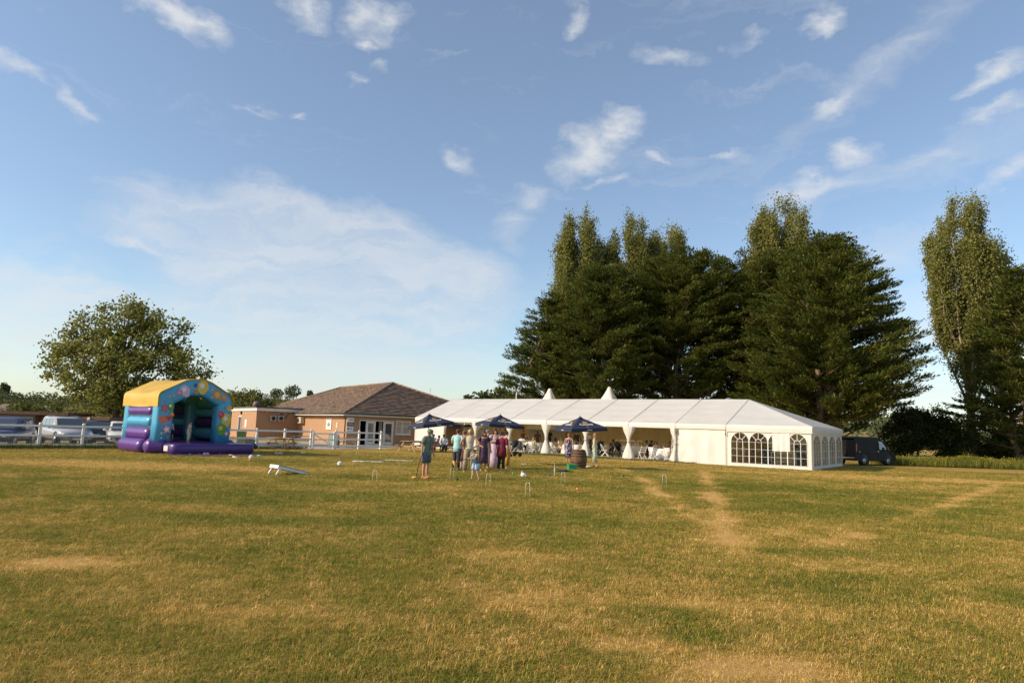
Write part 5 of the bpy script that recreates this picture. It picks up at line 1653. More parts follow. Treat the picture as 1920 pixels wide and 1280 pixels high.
# load space: lining box open at the back
MB().quad((2.4, .14, .55), (2.4, VW - .14, .55), (2.4, VW - .2, 1.85), (2.4, .2, 1.85)).build("bulkhead", M_VLIN, vn)
MB().quad((.02, .12, .55), (2.4, .12, .55), (2.4, .2, 1.85), (.02, .2, 1.85)).quad((.02, VW - .12, .55), (2.4, VW - .12, .55), (2.4, VW - .2, 1.85), (.02, VW - .2, 1.85)).build("side_lining", M_VLIN, vn)
MB().box((1.2, VW / 2, .53), (2.4, VW - .26, .04)).build("load_floor", M_VLIN, vn)
MB().box((-.04, VW / 2, .46), (.14, VW - .1, .16), bev=.03).build("bumper", M_BLACK, vn)
for y, a, lb in ((.06, math.radians(82), None), (VW - .06, math.radians(-100), "rear door with white inner lining")):
    w_ = VW / 2 - .06
    M = Matrix.Translation((.0, y, 0)) @ Matrix.Rotation(a, 4, 'Z')
    sgn = 1 if y < 1 else -1
    d_ = MB().box(M @ Vector((.0, sgn * w_ / 2, 1.22)), (.07, w_, 1.28), M=Matrix.Rotation(a, 4, 'Z')).build("rear_door", M_VAN, vn)
    if lb: d_['label'] = lb
    MB().box(M @ Vector((.042, sgn * w_ / 2, 1.0)), (.015, w_ - .1, .60), M=Matrix.Rotation(a, 4, 'Z')).build("door_lining", M_VLIN, d_)
    MB().box(M @ Vector((.042, sgn * w_ / 2, 1.58)), (.014, w_ - .16, .42), M=Matrix.Rotation(a, 4, 'Z')).build("door_window", M_VLIN if y > 1 else M_GLASS, d_)
for y, s_ in ((-.012, -1), (VW + .012, 1)):
    MB().box((.10, y + (.05 if s_ < 0 else -.05), 1.28), (.14, .06, .62), bev=.02).build("tail_light", M_TAIL, vn)
    MB().slab([(2.95, y + .035 * -s_ , 1.18), (3.98, y - .035 * s_, 1.18), (3.38, y - .115 * s_, 1.78), (2.95, y - .115 * s_, 1.80)]).build("side_window", M_GLASS, vn)
    for x in (.95, 3.98):
        M = Matrix.Translation((x, VW / 2 + s_ * (VW / 2 - .10), .34)) @ Matrix.Rotation(PI / 2, 4, 'X')
        MB().lathe([(.42, -.11), (.42, .11)], 20, M=Matrix.Translation((x, VW / 2 + s_ * (VW / 2 - .105), .38)) @ Matrix.Rotation(PI / 2, 4, 'X')).build("arch_shade", M_BLACK, vn)  # black disc painted in for the shade of the van's uncut arch
        wh = MB().lathe([(.20, -.11), (.31, -.13), (.34, -.09), (.34, .09), (.31, .13), (.20, .11)], 20, M=M).build("wheel", M_TYRE, vn)
        MB().lathe([(.21, -.125), (.19, 0), (.21, .125)], 16, M=M).build("rim", M_RIM, wh)
    MB().box((3.72, VW / 2 + s_ * (VW / 2 + .14), 1.26), (.12, .20, .28), bev=.03).build("wing_mirror", M_BLACK, vn)
    MB().box((4.70, VW / 2 + s_ * .68, .92), (.34, .30, .18), rz=-s_ * .4, bev=.05).build("headlight", M_HEAD, vn)
MB().slab([(3.44, .16, VHt - .17), (3.44, VW - .16, VHt - .17), (4.09, VW - .10, 1.27), (4.09, .10, 1.27)]).build("windscreen", M_GLASS, vn)
dl = MB()
for x in (1.75, 2.85): dl.box((x, -.006, 1.05), (.018, .012, 1.3))
dl.box((2.3, -.008, 1.02), (1.1, .012, .03)); dl.build("door_seam", M_BLACK, vn)
MB().box((2.72, -.02, 1.05), (.16, .03, .05)).build("handle", M_RIM, vn)
MB().box((.42, -.012, 1.0), (.08, .02, .08)).build("fuel_cap", M_RIM, vn)
for k, (x, y, d) in enumerate(((.35, .7, (.4, .5, .3)), (.4, 1.3, (.5, .5, .22)), (1.0, 1.0, (.6, .8, .5)))):
    g_ = MB().ball((0, 0, d[2] / 2), (d[0] / 2, d[1] / 2, d[2] / 2), 10, 7).tube([(-.08, 0, d[2] * .9), (0, 0, d[2] + .08), (.08, 0, d[2] * .9)], .015, 6).build("bag", M_BLACK)
    g_.location = (Matrix.Translation(VP) @ Matrix.Rotation(VH, 4, 'Z')) @ Vector((x, y, .56)); g_.rotation_euler = (0, 0, VH)
    tag(g_, ["black holdall nearest the open rear of the van", "low black bag beside the holdall in the van", "large black bag deep in the van's load space"][k], "bag")

# ------------------------------------------------------------------ rough weeds at the field edge, long grass along the fence
M_WEED = leafmat("weed", (.085, .105, .020), (.26, .25, .05), .35, .8)
M_YEL = leafmat("yellow_flower", (.30, .24, .02), (.55, .42, .03), .3, .8)
def verge(name, pts, n, h0, h1, wid, m=M_WEED, fl=0):
    V, Fc, off = [], [], 0
    P0 = []
    seg = [(a, b) for a, b in zip(pts[:-1], pts[1:])]
    for _ in range(n):
        a, b = rnd.choice(seg)
        q = a.lerp(b, rnd.random())
        P0.append((q.x + rnd.gauss(0, wid), q.y + rnd.gauss(0, wid), 0))
    P = np.array(P0)
    lump = .55 + .9 * fbm(P[:, 0] * .7, P[:, 1] * .7, 3, 3)
    L = RG.uniform(h0, h1, n) * lump
    D = RG.normal(size=(n, 3)) * .28; D[:, 2] = 1
    P[:, 2] = L * .48
    v, f = cards(P, D, L, np.maximum(.02, L * .055))
    ob = kind(npmesh(name, v, f, m), 'stuff')
    if fl:
        k = RG.integers(0, n, fl)
        Q = P[k].copy(); Q[:, 2] = L[k] * RG.uniform(.85, 1.05, fl)
        v, f = cards(Q, RG.normal(size=(fl, 3)), .07, .06)
        kind(npmesh("yellow_flowers", v, f, M_YEL), 'stuff')
verge("weeds", [T(1684, 53.5), T(1760, 54), T(1850, 54), T(1990, 56)], 34000, .22, .80, 1.0, M_WEED, 3200)
verge("long_grass", [fpt(k) for k in (-2, 0, 2, 4, 6, 8.8)], 9000, .10, .32, .16)
verge("edge_grass", [mql(x, -.25) for x in (9, 14, 18, 24.5)], 5000, .05, .17, .14)
# ------------------------------------------------------------------ bouncy castle
M_PUR = mat("purple_vinyl", (.115, .045, .24), .33, .06, 1.5, .08, 6, spec=.5)
M_PURD = mat("shaded_purple_vinyl", (.062, .022, .165), .36, .06, 1.5, .08, 6)  # darker copy of the purple vinyl, shade of the front put into its colour
M_CYA = mat("sky_blue_vinyl", (.07, .36, .58), .34, .05, 1.5, .06, 6)
M_YELV = mat("yellow_vinyl", (.82, .52, .085), .42, .04, 1.5, transl=.25, tint=(.85, .42, .03))
M_ART = {k: mat("print_" + k, c_, .4, .08, 9) for k, c_ in dict(pink=(.62, .14, .24), paleviolet=(.60, .42, .62), yellow=(.72, .50, .06), white=(.78, .78, .70), red=(.55, .05, .05), orange=(.68, .20, .03), green=(.10, .30, .03),
                                                         heart=(.68, .16, .10), navy=(.03, .06, .28), teal=(.05, .35, .38)).items()}
CP = Vector((-17.6, 33.6, 0)); CR = math.radians(52)
bc = thing("bouncy_castle", "purple and blue bouncy castle with a yellow cover and party prints on its front arch", "bouncy castle", CP, CR)
CM = Matrix.Translation(CP) @ Matrix.Rotation(CR, 4, 'Z')
def fattube(p, q, r, n=16, seg=6, flat=1.0):
    """Inflated cushion: a tube with closed, rounded ends."""
    p, q = Vector(p), Vector(q)
    d = (q - p).normalized(); L = (q - p).length
    ts, rs = [], []
    for a in (0.02, .25, .55, .85): ts.append(r * .8 * (1 - math.cos(a * PI / 2)) / 1.0); rs.append(r * math.sin(a * PI / 2))
    pts = [p + d * t for t in ts] + [p.lerp(q, (k + 1) / (seg + 1)) for k in range(seg)] + [q - d * t for t in ts[::-1]]
    rad = rs + [r * (1 + .015 * math.sin(k * 2.2)) for k in range(seg)] + rs[::-1]
    return MB().tube(pts, rad, n, flat=flat)
fattube((-.06, 3.45, .36), (-.06, .78, .36), .36).build("base_tube", M_PUR, bc)
fattube((-.28, .62, .35), (.75, -.02, .35), .36).build("base_tube", M_PUR, bc)
fattube((.35, 4.0, .36), (4.1, 4.0, .36), .36).build("base_tube", M_PUR, bc)
fattube((4.12, 4.25, .36), (4.12, .1, .36), .37).build("base_tube", M_PUR, bc)
def pillow(x0, x1, y0, y1, z0, z1, e=5.0, n=40, sl=0.0):
    rings = []
    cx, cy = (x0 + x1) / 2, (y0 + y1) / 2
    for k in range(9):
        a = -PI / 2 + PI * k / 8
        s_ = abs(math.cos(a)) ** .35; zz = (z0 + z1) / 2 + (z1 - z0) / 2 * (1 if math.sin(a) > 0 else -1) * abs(math.sin(a)) ** .8
        s_ = max(s_, .02)
        ring = []
        for i in range(n):
            t = 2 * PI * i / n
            ux = abs(math.cos(t)) ** (2 / e) * (1 if math.cos(t) >= 0 else -1); uy = abs(math.sin(t)) ** (2 / e) * (1 if math.sin(t) >= 0 else -1)
            ins = min((x1 - x0), (y1 - y0)) * .5 * .35
            ring.append((cx + ux * ((x1 - x0) / 2 - ins * (1 - s_)), cy + uy * ((y1 - y0) / 2 - ins * (1 - s_)), zz))
        rings.append(ring)
    return MB().loft(rings)
pillow(-.05, 4.05, -.1, 4.0, .03, .60).build("floor_bed", M_PURD, bc)
step_ = pillow(.30, 4.75, -1.45, .05, .02, .55).build("front_step", M_PURD, bc)
MB().box((.285, -.62, .30), (.02, .42, .26)).build("label_patch", M_PVC, step_)
z_ = .62
for i, (m, r_) in enumerate(((M_PUR, .34), (M_CYA, .29), (M_PUR, .27))):
    zc = (.98, 1.58, 2.12)[i]
    fattube((.22, .72, zc), (.22, 3.42, zc), r_, flat=1.0).build("side_tube", m, bc)
    fattube((3.80, .72, zc), (3.80, 3.42, zc), r_).build("side_tube", M_CYA if i != 1 else M_PURD, bc)
    fattube((.6, 3.95, zc), (3.5, 3.95, zc), r_).build("back_tube", M_CYA if i == 1 else M_PURD, bc)
fattube((3.80, .72, 2.62), (3.80, 3.42, 2.62), .27).build("side_tube", M_CYA, bc)
def arch(y0, y1, name, m):
    half = [(.43, .50), (.43, 1.5), (.43, 2.45), (.435, 2.62), (.47, 2.74), (.56, 2.83), (.74, 2.93), (1.10, 3.12), (1.42, 3.29), (1.55, 3.345), (1.70, 3.38)]
    path = half + [(2.0, 3.39)] + [(4 - a_, b_) for a_, b_ in half[::-1]]
    rings = []
    for k, (x, z) in enumerate(path):
        a, b = path[max(0, k - 1)], path[min(len(path) - 1, k + 1)]
        t = Vector((b[0] - a[0], 0, b[1] - a[1])).normalized()
        nn = Vector((t.z, 0, -t.x))
        ring = []
        for i in range(20):
            an = 2 * PI * i / 20
            e = .52
            u = (abs(math.cos(an)) ** e) * (1 if math.cos(an) >= 0 else -1); w = (abs(math.sin(an)) ** e) * (1 if math.sin(an) >= 0 else -1)
            ring.append(Vector((x, (y0 + y1) / 2, z)) + nn * u * .43 + Vector((0, w * (y1 - y0) / 2, 0)))
        rings.append(ring)
    return MB().loft(rings).build(name, m, bc)
fa = arch(0.0, .74, "front_arch", M_CYA)
arch(3.30, 4.0, "back_arch", M_CYA)
MB().prism([(.2, 3.72, .3), (3.8, 3.72, .3), (3.8, 3.72, 2.9), (2.5, 3.72, 3.6), (1.5, 3.72, 3.6), (.2, 3.72, 2.9)], (0, .08, 0)).box((3.93, 2.0, 1.6), (.06, 3.2, 2.6)).box((.10, 2.0, 1.6), (.06, 3.2, 2.6)).build("back_panel", mat("dark_blue_vinyl", (.03, .09, .16), .45, .2, 2), bc)
# cover: draped sheet from arch to arch, sagging at the sides
cv = [(-.018, 2.34), (-.022, 2.55), (-.022, 2.75), (-.012, 2.93), (.06, 3.055), (.22, 3.16), (.55, 3.335), (.95, 3.55), (1.28, 3.73), (1.48, 3.80), (1.72, 3.845)]
cv = cv + [(2.0, 3.85)] + [(4 - a_, b_) for a_, b_ in cv[::-1]]
rings = []
NS = 30
for k in range(NS + 1):
    t = k / NS; y = .03 + 4.01 * t
    fl = min(1, max(0, (y - .70) / .35)) * min(1, max(0, (3.32 - y) / .35))      # free span between the two arches
    ring = []
    for i, (x, z) in enumerate(cv):
        side = -1 if i < 5 else 1 if i > len(cv) - 6 else 0
        sag = fl * math.sin(PI * min(1, max(0, (y - .7) / 2.6)))
        dz = -.09 * sag * (1 if not side else .35) + .022 * fl * math.sin(9 * t + i * 1.3) * (not side)
        dx = -side * (.05 * sag - fl * (.034 * math.sin(17 * (z + .30 * math.sin(PI * t))) + .014 * math.sin(11 * t + i)))
        ring.append((x + dx, y, z + dz + .012))
    rings.append(ring)
MB().loft(rings, 0, False, True, False).build("roof_cover", M_YELV, bc, False, ref=(2, 2, 1.5))
# prints on the face of the front arch
AY = -.004
def disc(name, cx, cz, rx, rz_, key, tail=True, rot=0.0):
    pts = []
    for i in range(22):
        a = 2 * PI * i / 22
        k = 1 + (.10 * (-math.sin(a)) ** 3 if math.sin(a) < 0 and tail else 0)
        x, z = rx * math.cos(a) * (1 - (.12 if math.sin(a) < -.5 and tail else 0)), rz_ * math.sin(a) * k
        pts.append((cx + x * math.cos(rot) - z * math.sin(rot), AY, cz + x * math.sin(rot) + z * math.cos(rot)))
    mb = MB().prism(pts[::-1], (0, -.004, 0))
    o = mb.build(name, M_ART[key], fa)
    mb = MB().prism([(cx - rx * .30 + rx * .30 * math.cos(a * PI / 5), AY - .004, cz + rz_ * .32 + rz_ * .26 * math.sin(a * PI / 5)) for a in range(10)][::-1], (0, -.006, 0))
    hl = mb.v
    return o, mb
def balloon(cx, cz, r, key, hk="white", rot=0.0):
    r *= 1.12
    disc("balloon_print", cx, cz, r, r * 1.18, key, True, rot)
    MB().prism([(cx - r * .18 + r * .42 * math.cos(a * PI / 7), AY - .004, cz + r * .25 + r * .45 * math.sin(a * PI / 7)) for a in range(14)][::-1], (0, -.003, 0)).build("balloon_highlight", M_ART[hk], fa)
    MB().tube([(cx + math.sin(rot) * r, AY - .008, cz - r * 1.2), (cx + .05, AY - .008, cz - r * 1.6), (cx - .02, AY - .008, cz - r * 2.0)], .010, 5).build("balloon_string", M_ART["teal"], fa)
def star(cx, cz, r, key, rot=0.0, k=5, inner=.48, ik="white"):
    r *= 1.12
    for rr, off, kk in ((r, 0, key), (r * .58, -.004, ik)):
        pts = []
        for i in range(2 * k):
            a = PI / 2 + rot + PI * i / k
            q = rr * (1 if i % 2 == 0 else inner)
            pts.append((cx + q * math.cos(a), AY + off, cz + q * math.sin(a)))
        MB().prism(pts[::-1], (0, -.004, 0)).build("star_print", M_ART[kk], fa)
def heart(cx, cz, r, key):
    pts = []
    for i in range(24):
        t = 2 * PI * i / 24
        pts.append((cx + r * math.sin(t) ** 3, AY, cz + r * (.81 * math.cos(t) - .31 * math.cos(2 * t) - .12 * math.cos(3 * t))))
    MB().prism(pts, (0, -.004, 0)).build("heart_print", M_ART[key], fa)
    MB().prism([(cx - r * .4 + r * .2 * math.cos(a * PI / 5), AY - .004, cz + r * .35 + r * .2 * math.sin(a * PI / 5)) for a in range(10)][::-1], (0, -.003, 0)).build("heart_highlight", M_ART["orange"], fa)
heart(.34, 1.72, .27, "heart"); heart(.60, 1.80, .17, "red")
star(.52, 1.22, .27, "pink", .2); star(.33, 2.28, .22, "red", -.2, ik="pink")
balloon(.62, 2.36, .15, "green", "white"); balloon(.30, 1.0, .08, "teal"); balloon(.72, 1.95, .10, "orange", "yellow")
star(.98, 3.10, .20, "pink", .4, ik="paleviolet"); balloon(1.26, 3.20, .24, "paleviolet", "white", .6); star(.70, 2.92, .07, "red"); star(.52, 2.86, .08, "orange", ik="yellow")
balloon(2.20, 3.45, .27, "yellow", "white"); star(1.80, 3.52, .14, "navy", .3, 6, ik="navy"); balloon(1.85, 3.18, .09, "orange", "red"); star(1.60, 3.42, .09, "green", ik="yellow")
star(3.02, 3.10, .30, "orange", .1, 9, .55, "yellow"); star(2.72, 3.36, .14, "pink", .5, 4, .3, "paleviolet"); balloon(3.42, 2.95, .13, "orange", "yellow")
balloon(3.78, 2.4, .12, "yellow", "orange"); balloon(3.33, 2.05, .15, "red", "pink"); balloon(3.66, 1.78, .26, "yellow", "white"); balloon(3.42, 1.27, .24, "green", "yellow"); star(3.72, 1.05, .16, "pink", .3)
star(3.38, .86, .07, "navy", 0, 4, .3, "navy"); star(3.55, 2.42, .10, "navy", .4, 4, .3, "paleviolet"); star(.28, 2.58, .08, "navy", .2, 4, .3, "paleviolet"); star(.62, .82, .09, "orange", .1, ik="green")
star(.30, .78, .07, "white", .5, 4, .3); star(3.74, 1.42, .06, "pink"); star(2.75, 2.95, .06, "white", 0, 4, .3); star(1.35, 2.95, .05, "yellow")
# tether ropes and the mat in front
q0, q1 = gp(318, 853.5), gp(489, 855.5)
mt = MB()
d = (q1 - q0).normalized(); nr = Vector((-d.y, d.x, 0))
mt.box((0, 0, .02), ((q1 - q0).length, .75, .035), bev=.012)
mo = mt.build("safety_mat", M_PURD); mo.location = (q0 + q1) / 2; mo.rotation_euler = (0, 0, math.atan2(d.y, d.x))
tag(mo, "thin purple mat laid on the grass before the bouncy castle step", "mat")

# ------------------------------------------------------------------ parasols
M_NAVY = mat("navy_canvas", (.020, .027, .058), .8, .08, 2, transl=.03, tint=(.02, .03, .08))
M_LOGOW = mat("white_print", (.72, .72, .70), .7, .05)
M_GOLD = mat("gold_print", (.55, .34, .10), .6, .1)
M_POLE = mat("parasol_pole", (.35, .24, .13), .6, .15, 4)
def parasol(label, p, side, za, ze, yaw, tilt=(0, 0), basew=True, texts=True):
    r = thing("parasol", label, "parasol", p, yaw, "navy parasols on the lawn")
    MB().tube([(0, 0, 0), (0, 0, za - .06)], .024, 8).build("pole", M_POLE, r)
    if basew: MB().lathe([(.26, 0), (.26, .05), (.05, .09), (.04, .28), (.03, .28)], 16).build("base", M_BLACK, r)
    cb = MB(); h = side / 2; rise = za - ze
    N = 6
    for k in range(4):
        M = Matrix.Rotation(k * PI / 2, 4, 'Z')
        vs, fs = [], []
        for j in range(N + 1):
            t = j / N
            for i in range(N + 1):
                u = -1 + 2 * i / N
                sag = -.05 * (1 - u * u) * math.sin(PI * t) * 1.0
                vs.append((u * h * t, -h * t * (1 - .03 * (1 - u * u) * t), -rise * t + sag))
        for j in range(N):
            for i in range(N):
                a = j * (N + 1) + i
                fs.append((a, a + 1, a + N + 2, a + N + 1))
        cb.add(vs, fs, 0, True, M)
        cb.add([M @ Vector(q) for q in ((-h, -h, -rise), (h, -h, -rise), (h * 1.0, -h * 1.005, -rise - .16), (-h * 1.0, -h * 1.005, -rise - .16))], [(0, 1, 2, 3)], 0)
    cb.lathe([(.16, -.07), (.06, .015), (.02, .03), (.015, .09), (.001, .10)], 12)
    can = cb.build("canopy", M_NAVY, r, False)
    can.location = (0, 0, za); can.rotation_euler = (tilt[0], tilt[1], 0)
    rb = MB()
    for k in range(8):
        a = k * PI / 4 + PI / 4
        L = h * (1.4142 if k % 2 == 0 else 1.0)
        rb.bar((0, 0, -.05), (math.cos(a) * L, math.sin(a) * L, -rise - .03), .018, .018)
    rb.build("rib", M_POLE, can)
    sl = math.atan2(rise, h)
    for k in range(4):
        M = Matrix.Rotation(k * PI / 2, 4, 'Z')
        if texts:
            c_ = M @ Vector((0, -h * .64, -rise * .64 - .025))
            e = (Matrix.Rotation(k * PI / 2, 4, 'Z') @ Matrix.Rotation(sl, 4, 'X')).to_euler()
            up_ = (M @ Vector((0, -math.sin(sl), math.cos(sl)))) * .02
            text("Corona", .23 * side / 1.95, can, c_ + up_, e, M_LOGOW, bold=.004)
            cr = MB()
            W_ = .13 * side / 1.95
            cr.prism([(-W_, 0, 0), (W_, 0, 0), (W_ * 1.05, W_ * .55, 0), (W_ * .5, W_ * .8, 0), (0, W_ * 1.15, 0), (-W_ * .5, W_ * .8, 0), (-W_ * 1.05, W_ * .55, 0)], (0, 0, .004))
            co = cr.build("crown_logo", M_GOLD, can)
            co.location = c_ + up_ + (M @ Vector((0, math.cos(sl), math.sin(sl)))) * .115 * side / 1.95
            co.rotation_euler = e
            text("Corona", .085, can, M @ Vector((0, -h * 1.005 - .012, -rise - .08)), (PI / 2, 0, k * PI / 2), M_LOGOW, bold=.002)
    return r
parasol("tilted navy parasol above the man in the green cap", T(801, 38), 1.95, 2.46, 1.90, .62, (-.081, -.125))
parasol("navy parasol shading the chatting group in the middle", T(935, 35), 1.95, 2.49, 2.02, .42, (.02, .04))
parasol("navy parasol rising from the wine barrel", gp(1085, 877.5) + Vector((.04, .12, 0)), 1.95, 2.50, 1.98, .36, (.02, -.06), False)
parasol("navy parasol beyond the open end of the marquee, seen through the first bay", T(857, 63.2), 1.95, 2.45, 2.02, .5)
# barrel with bread and snacks on its head
M_OAK = mat("barrel_oak", (.17, .085, .038), .75, .45, 3, .4, 20, stretch=(9, 9, .8))
M_HOOP = mat("barrel_hoop", (.07, .05, .04), .55, .3, 6, metal=.4)
bp = gp(1085, 877.5)
br = thing("wine_barrel", "old wooden wine barrel under the parasol on the lawn", "barrel", bp, .3)
sb_ = MB()
NSV = 22
def brad(z): return .30 + .105 * (1 - ((z - .45) / .45) ** 2)
for k in range(NSV):
    a0, a1 = 2 * PI * (k + .03) / NSV, 2 * PI * (k + .97) / NSV
    rings = []
    dr_ = rnd.uniform(-.004, .004)
    for z in (0, .12, .28, .45, .62, .78, .90):
        R = brad(z) + dr_
        rings.append([(R * math.cos(a0), R * math.sin(a0), z), (R * math.cos(a1), R * math.sin(a1), z), ((R - .03) * math.cos(a1), (R - .03) * math.sin(a1), z), ((R - .03) * math.cos(a0), (R - .03) * math.sin(a0), z)])
    MB().loft(rings, 0, True, False).build("stave", M_OAK, br)
MB().lathe([(.01, .83), (.29, .83), (.29, .85), (.01, .85)], 22).build("barrel_head", M_OAK, br)
for z in (.04, .17, .30, .60, .73, .86):
    MB().lathe([(brad(z - .025) + .006, z - .025), (brad(z - .025) + .011, z - .025), (brad(z + .025) + .011, z + .025), (brad(z + .025) + .006, z + .025)], 32).build("hoop", M_HOOP, br)
M_BREAD = mat("bread_crust", (.50, .32, .15), .8, .3, 14)
for k in range(6):
    a = k * 1.05
    b_ = MB().ball((0, 0, .045), (.075, .055, .05), 9, 6).build("bread_roll", M_BREAD)
    b_.location = bp + Vector((math.cos(a) * .17, math.sin(a) * .17, .848)); b_.rotation_euler = (0, 0, a * 1.7)
    tag(b_, "pale bread roll among others on the barrel head", "bread roll", "snacks on the barrel")

# ------------------------------------------------------------------ lawn games
M_PLY = mat("white_board", (.74, .73, .70), .5, .05, 3)
M_GREYB = mat("grey_board", (.20, .20, .20), .55, .1, 2)
ch = thing("cornhole_board", "cornhole board propped on two white legs on the open lawn", "game board", gp(514, 889.0), math.radians(47))
ph_ = math.atan2(.30 - .03, 1.2)
M = Matrix.Rotation(ph_, 4, 'Y')
o = MB().box(M @ Vector((.6, 0, 0)) + Vector((0, 0, .315)), (1.2, .60, .022), M=M).build("top_board", M_GREYB, ch)
MB().box(M @ Vector((-.005, 0, -.045)) + Vector((0, 0, .315)), (.025, .60, .11), M=M).build("end_board", M_PLY, ch)
for s_ in (-1, 1):
    MB().box(M @ Vector((.6, s_ * .29, -.055)) + Vector((0, 0, .315)), (1.18, .022, .085), M=M).build("side_board", M_PLY, ch)
    MB().bar((.10, s_ * .265, .27), (-.06, s_ * .265, 0), .05, .06).build("leg", M_PLY, ch)
MB().lathe([(.075, 0), (.075, .003), (.001, .003)], 20, M=Matrix.Translation(M @ Vector((.24, 0, .0125)) + Vector((0, 0, .315))) @ M).build("hole_shade", M_DARK, ch)  # board is uncut, a dark disc stands for the shade in the opening

M_HOOPW = mat("hoop_wire", (.74, .70, .60), .5, .05)
hp0 = None
for px, py, lb in ((702, 906.5, "white croquet hoop alone between the cornhole board and the man in the cap"), (847, 899.5, "white croquet hoop just before the child swinging a mallet"), (915, 912.5, "white croquet hoop in front of the woman in the dark floral dress"),
                   (989, 933.5, "white croquet hoop nearest the camera"), (1055.5, 908, "white croquet hoop in front of the green box and barrel"), (1245.5, 911, "white croquet hoop before the last open bay of the marquee")):
    rz = rnd.uniform(-.5, .5)
    if hp0 is None:
        mb = MB().tube([(-.075, 0, 0), (-.058, 0, .36), (-.052, 0, .385), (-.035, 0, .40), (.035, 0, .40), (.052, 0, .385), (.058, 0, .36), (.075, 0, 0)], .0065, 6)
        hp0 = o = mb.build("croquet_hoop", M_HOOPW)
    else:
        o = hp0.copy(); COL.objects.link(o)
    o.location = gp(px, py); o.rotation_euler = (0, 0, rz)
    tag(o, lb, "croquet hoop", "croquet hoops on the lawn")
pg = thing("croquet_peg", "white croquet finishing peg with coloured bands by the dark jacket", "peg", gp(1039.5, 893))
MB().tube([(0, 0, 0), (0, 0, .52)], .019, 10).build("shaft", M_PLY, pg)
for k, key in enumerate(("navy", "red", "orange", "yellow")): MB().tube([(0, 0, .47 - .055 * k), (0, 0, .505 - .055 * k)], .021, 10, cap=True).build("colour_band", M_ART[key] if key != "orange" else M_INK, pg)
def ball_(px, py, r, m, lb, name="croquet_ball", g_="croquet balls on the lawn", cat="ball"):
    o = MB().ball((0, 0, 0), r, 16, 10).build(name, m)
    o.location = gp(px, py) + Vector((0, 0, r * .94))
    return tag(o, lb, cat, g_)
ball_(962.5, 890.5, .06, M_ART["green"], "green and yellow croquet ball beside the burgundy top woman's shadow")
ball_(1031, 892.5, .05, M_ART["navy"], "blue croquet ball next to the finishing peg")
ball_(857, 900.5, .05, M_BLACK, "black croquet ball beside the hoop at the child's mallet")
ball_(1083, 919.5, .05, M_ART["orange"], "brownish orange croquet ball nearest the camera")
ball_(1168, 894, .045, M_INK, "dark croquet ball lying on the worn path before the barrel")
# footballs have black patches
def football(px, py, lb, r=.11):
    f = thing("football", lb, "ball", gp(px, py) + Vector((0, 0, r * .95)), rnd.uniform(0, 3), "white footballs on the lawn")
    MB().ball((0, 0, 0), r, 18, 12).build("cover", M_PLY, f)
    for d_ in ((0, 0, 1), (.89, 0, .45), (.28, .85, .45), (-.72, .53, .45), (-.72, -.53, .45), (.28, -.85, .45), (.72, .53, -.45), (-.28, .85, -.45), (-.89, 0, -.45), (-.28, -.85, -.45), (.72, -.53, -.45)):
        q = Vector(d_).normalized()
        MB().lathe([(r * .30, 0), (r * .30, .004), (.001, .005)], 5, M=Matrix.Translation(q * r * .945) @ q.to_track_quat('Z', 'Y').to_matrix().to_4x4()).build("patch", mat("grey_patch", (.42, .41, .40), .5, .1), f)
    return f
football(637, 873.5, "white football alone on the lawn past the cornhole board")
football(470.5, 861, "white football resting by the end of the purple mat")
sm = MB().lathe([(.13, 0), (.13, .012), (.06, .05), (.05, .05)], 14).build("marker_cone", M_ART["orange"]); sm.location = gp(469, 862.5)
tag(sm, "flat orange marker cone under the football by the purple mat", "cone")
for px, py, lb in ((355, 852.5, "small white ball at the foot of the castle step, nearer its corner"), (383, 853, "small pinkish ball by the castle step, left of a pair"), (389, 853, "small pale ball touching the pinkish one by the castle step")):
    ball_(px, py, .07, M_PLY if "pinkish" not in lb else M_ART["paleviolet"], lb, "play_ball", "small balls by the castle step")
def shoe(px, py, rz, m, lb, g_=None):
    s_ = thing("shoe", lb, "shoe", gp(px, py), rz, g_)
    MB().loft([[(x, y * w, z) for y, z in ((-1, .0), (1, .0), (1, h * .6), (.5, h), (-.5, h), (-1, h * .6))] for x, w, h in ((-.13, .03, .08), (-.09, .042, .10), (0, .04, .085), (.08, .05, .06), (.13, .025, .035))]).build("upper", m, s_)
    MB().box((0, 0, .008), (.27, .085, .016), bev=.006).build("sole", M_BLACK, s_)
    return s_
SG = "shoes left by the bouncy castle"
shoe(519, 851, .6, M_PLY, "white shoe on the grass in front of the picnic table, first of a pair", SG)
shoe(526.5, 850.5, .9, M_PLY, "white shoe on the grass in front of the picnic table, second of the pair", SG)
shoe(435, 855, .3, M_ART["yellow"], "small yellowish shoe standing at the edge of the purple mat", SG)
shoe(441, 858.5, .1, M_PLY, "white shoe on its side before the purple mat", SG)
shoe(487, 856, .2, M_TEAL, "pale shoe at the far tip of the purple mat", SG)
shoe(569, 850, .2, M_PLY, "white shoe alone between picnic table and football", SG)
def flatsheet(px, py, w, dp, lb, seed):
    r = random.Random(seed)
    n = 14
    vs, fs = [], []
    for j in range(6):
        for i in range(n + 1):
            vs.append((w * (i / n - .5) + r.uniform(-.03, .03), dp * (j / 5 - .5) + .06 * math.sin(i), .012 + r.uniform(0, .025)))
    for j in range(5):
        for i in range(n):
            a = j * (n + 1) + i
            fs.append((a, a + 1, a + n + 2, a + n + 1))
    o = MB().add(vs, fs, 0, True).build("game_sheet", M_PLY, None, False)
    o.location = gp(px, py); o.rotation_euler = (0, 0, .1)
    md = o.modifiers.new("thickness", 'SOLIDIFY'); md.thickness = .012; md.offset = 1
    return tag(o, lb, "sheet", "white sheets laid on the lawn")
flatsheet(691, 866, 1.45, .55, "crumpled white sheet on the lawn, the one nearer the fence gate's line", 4)
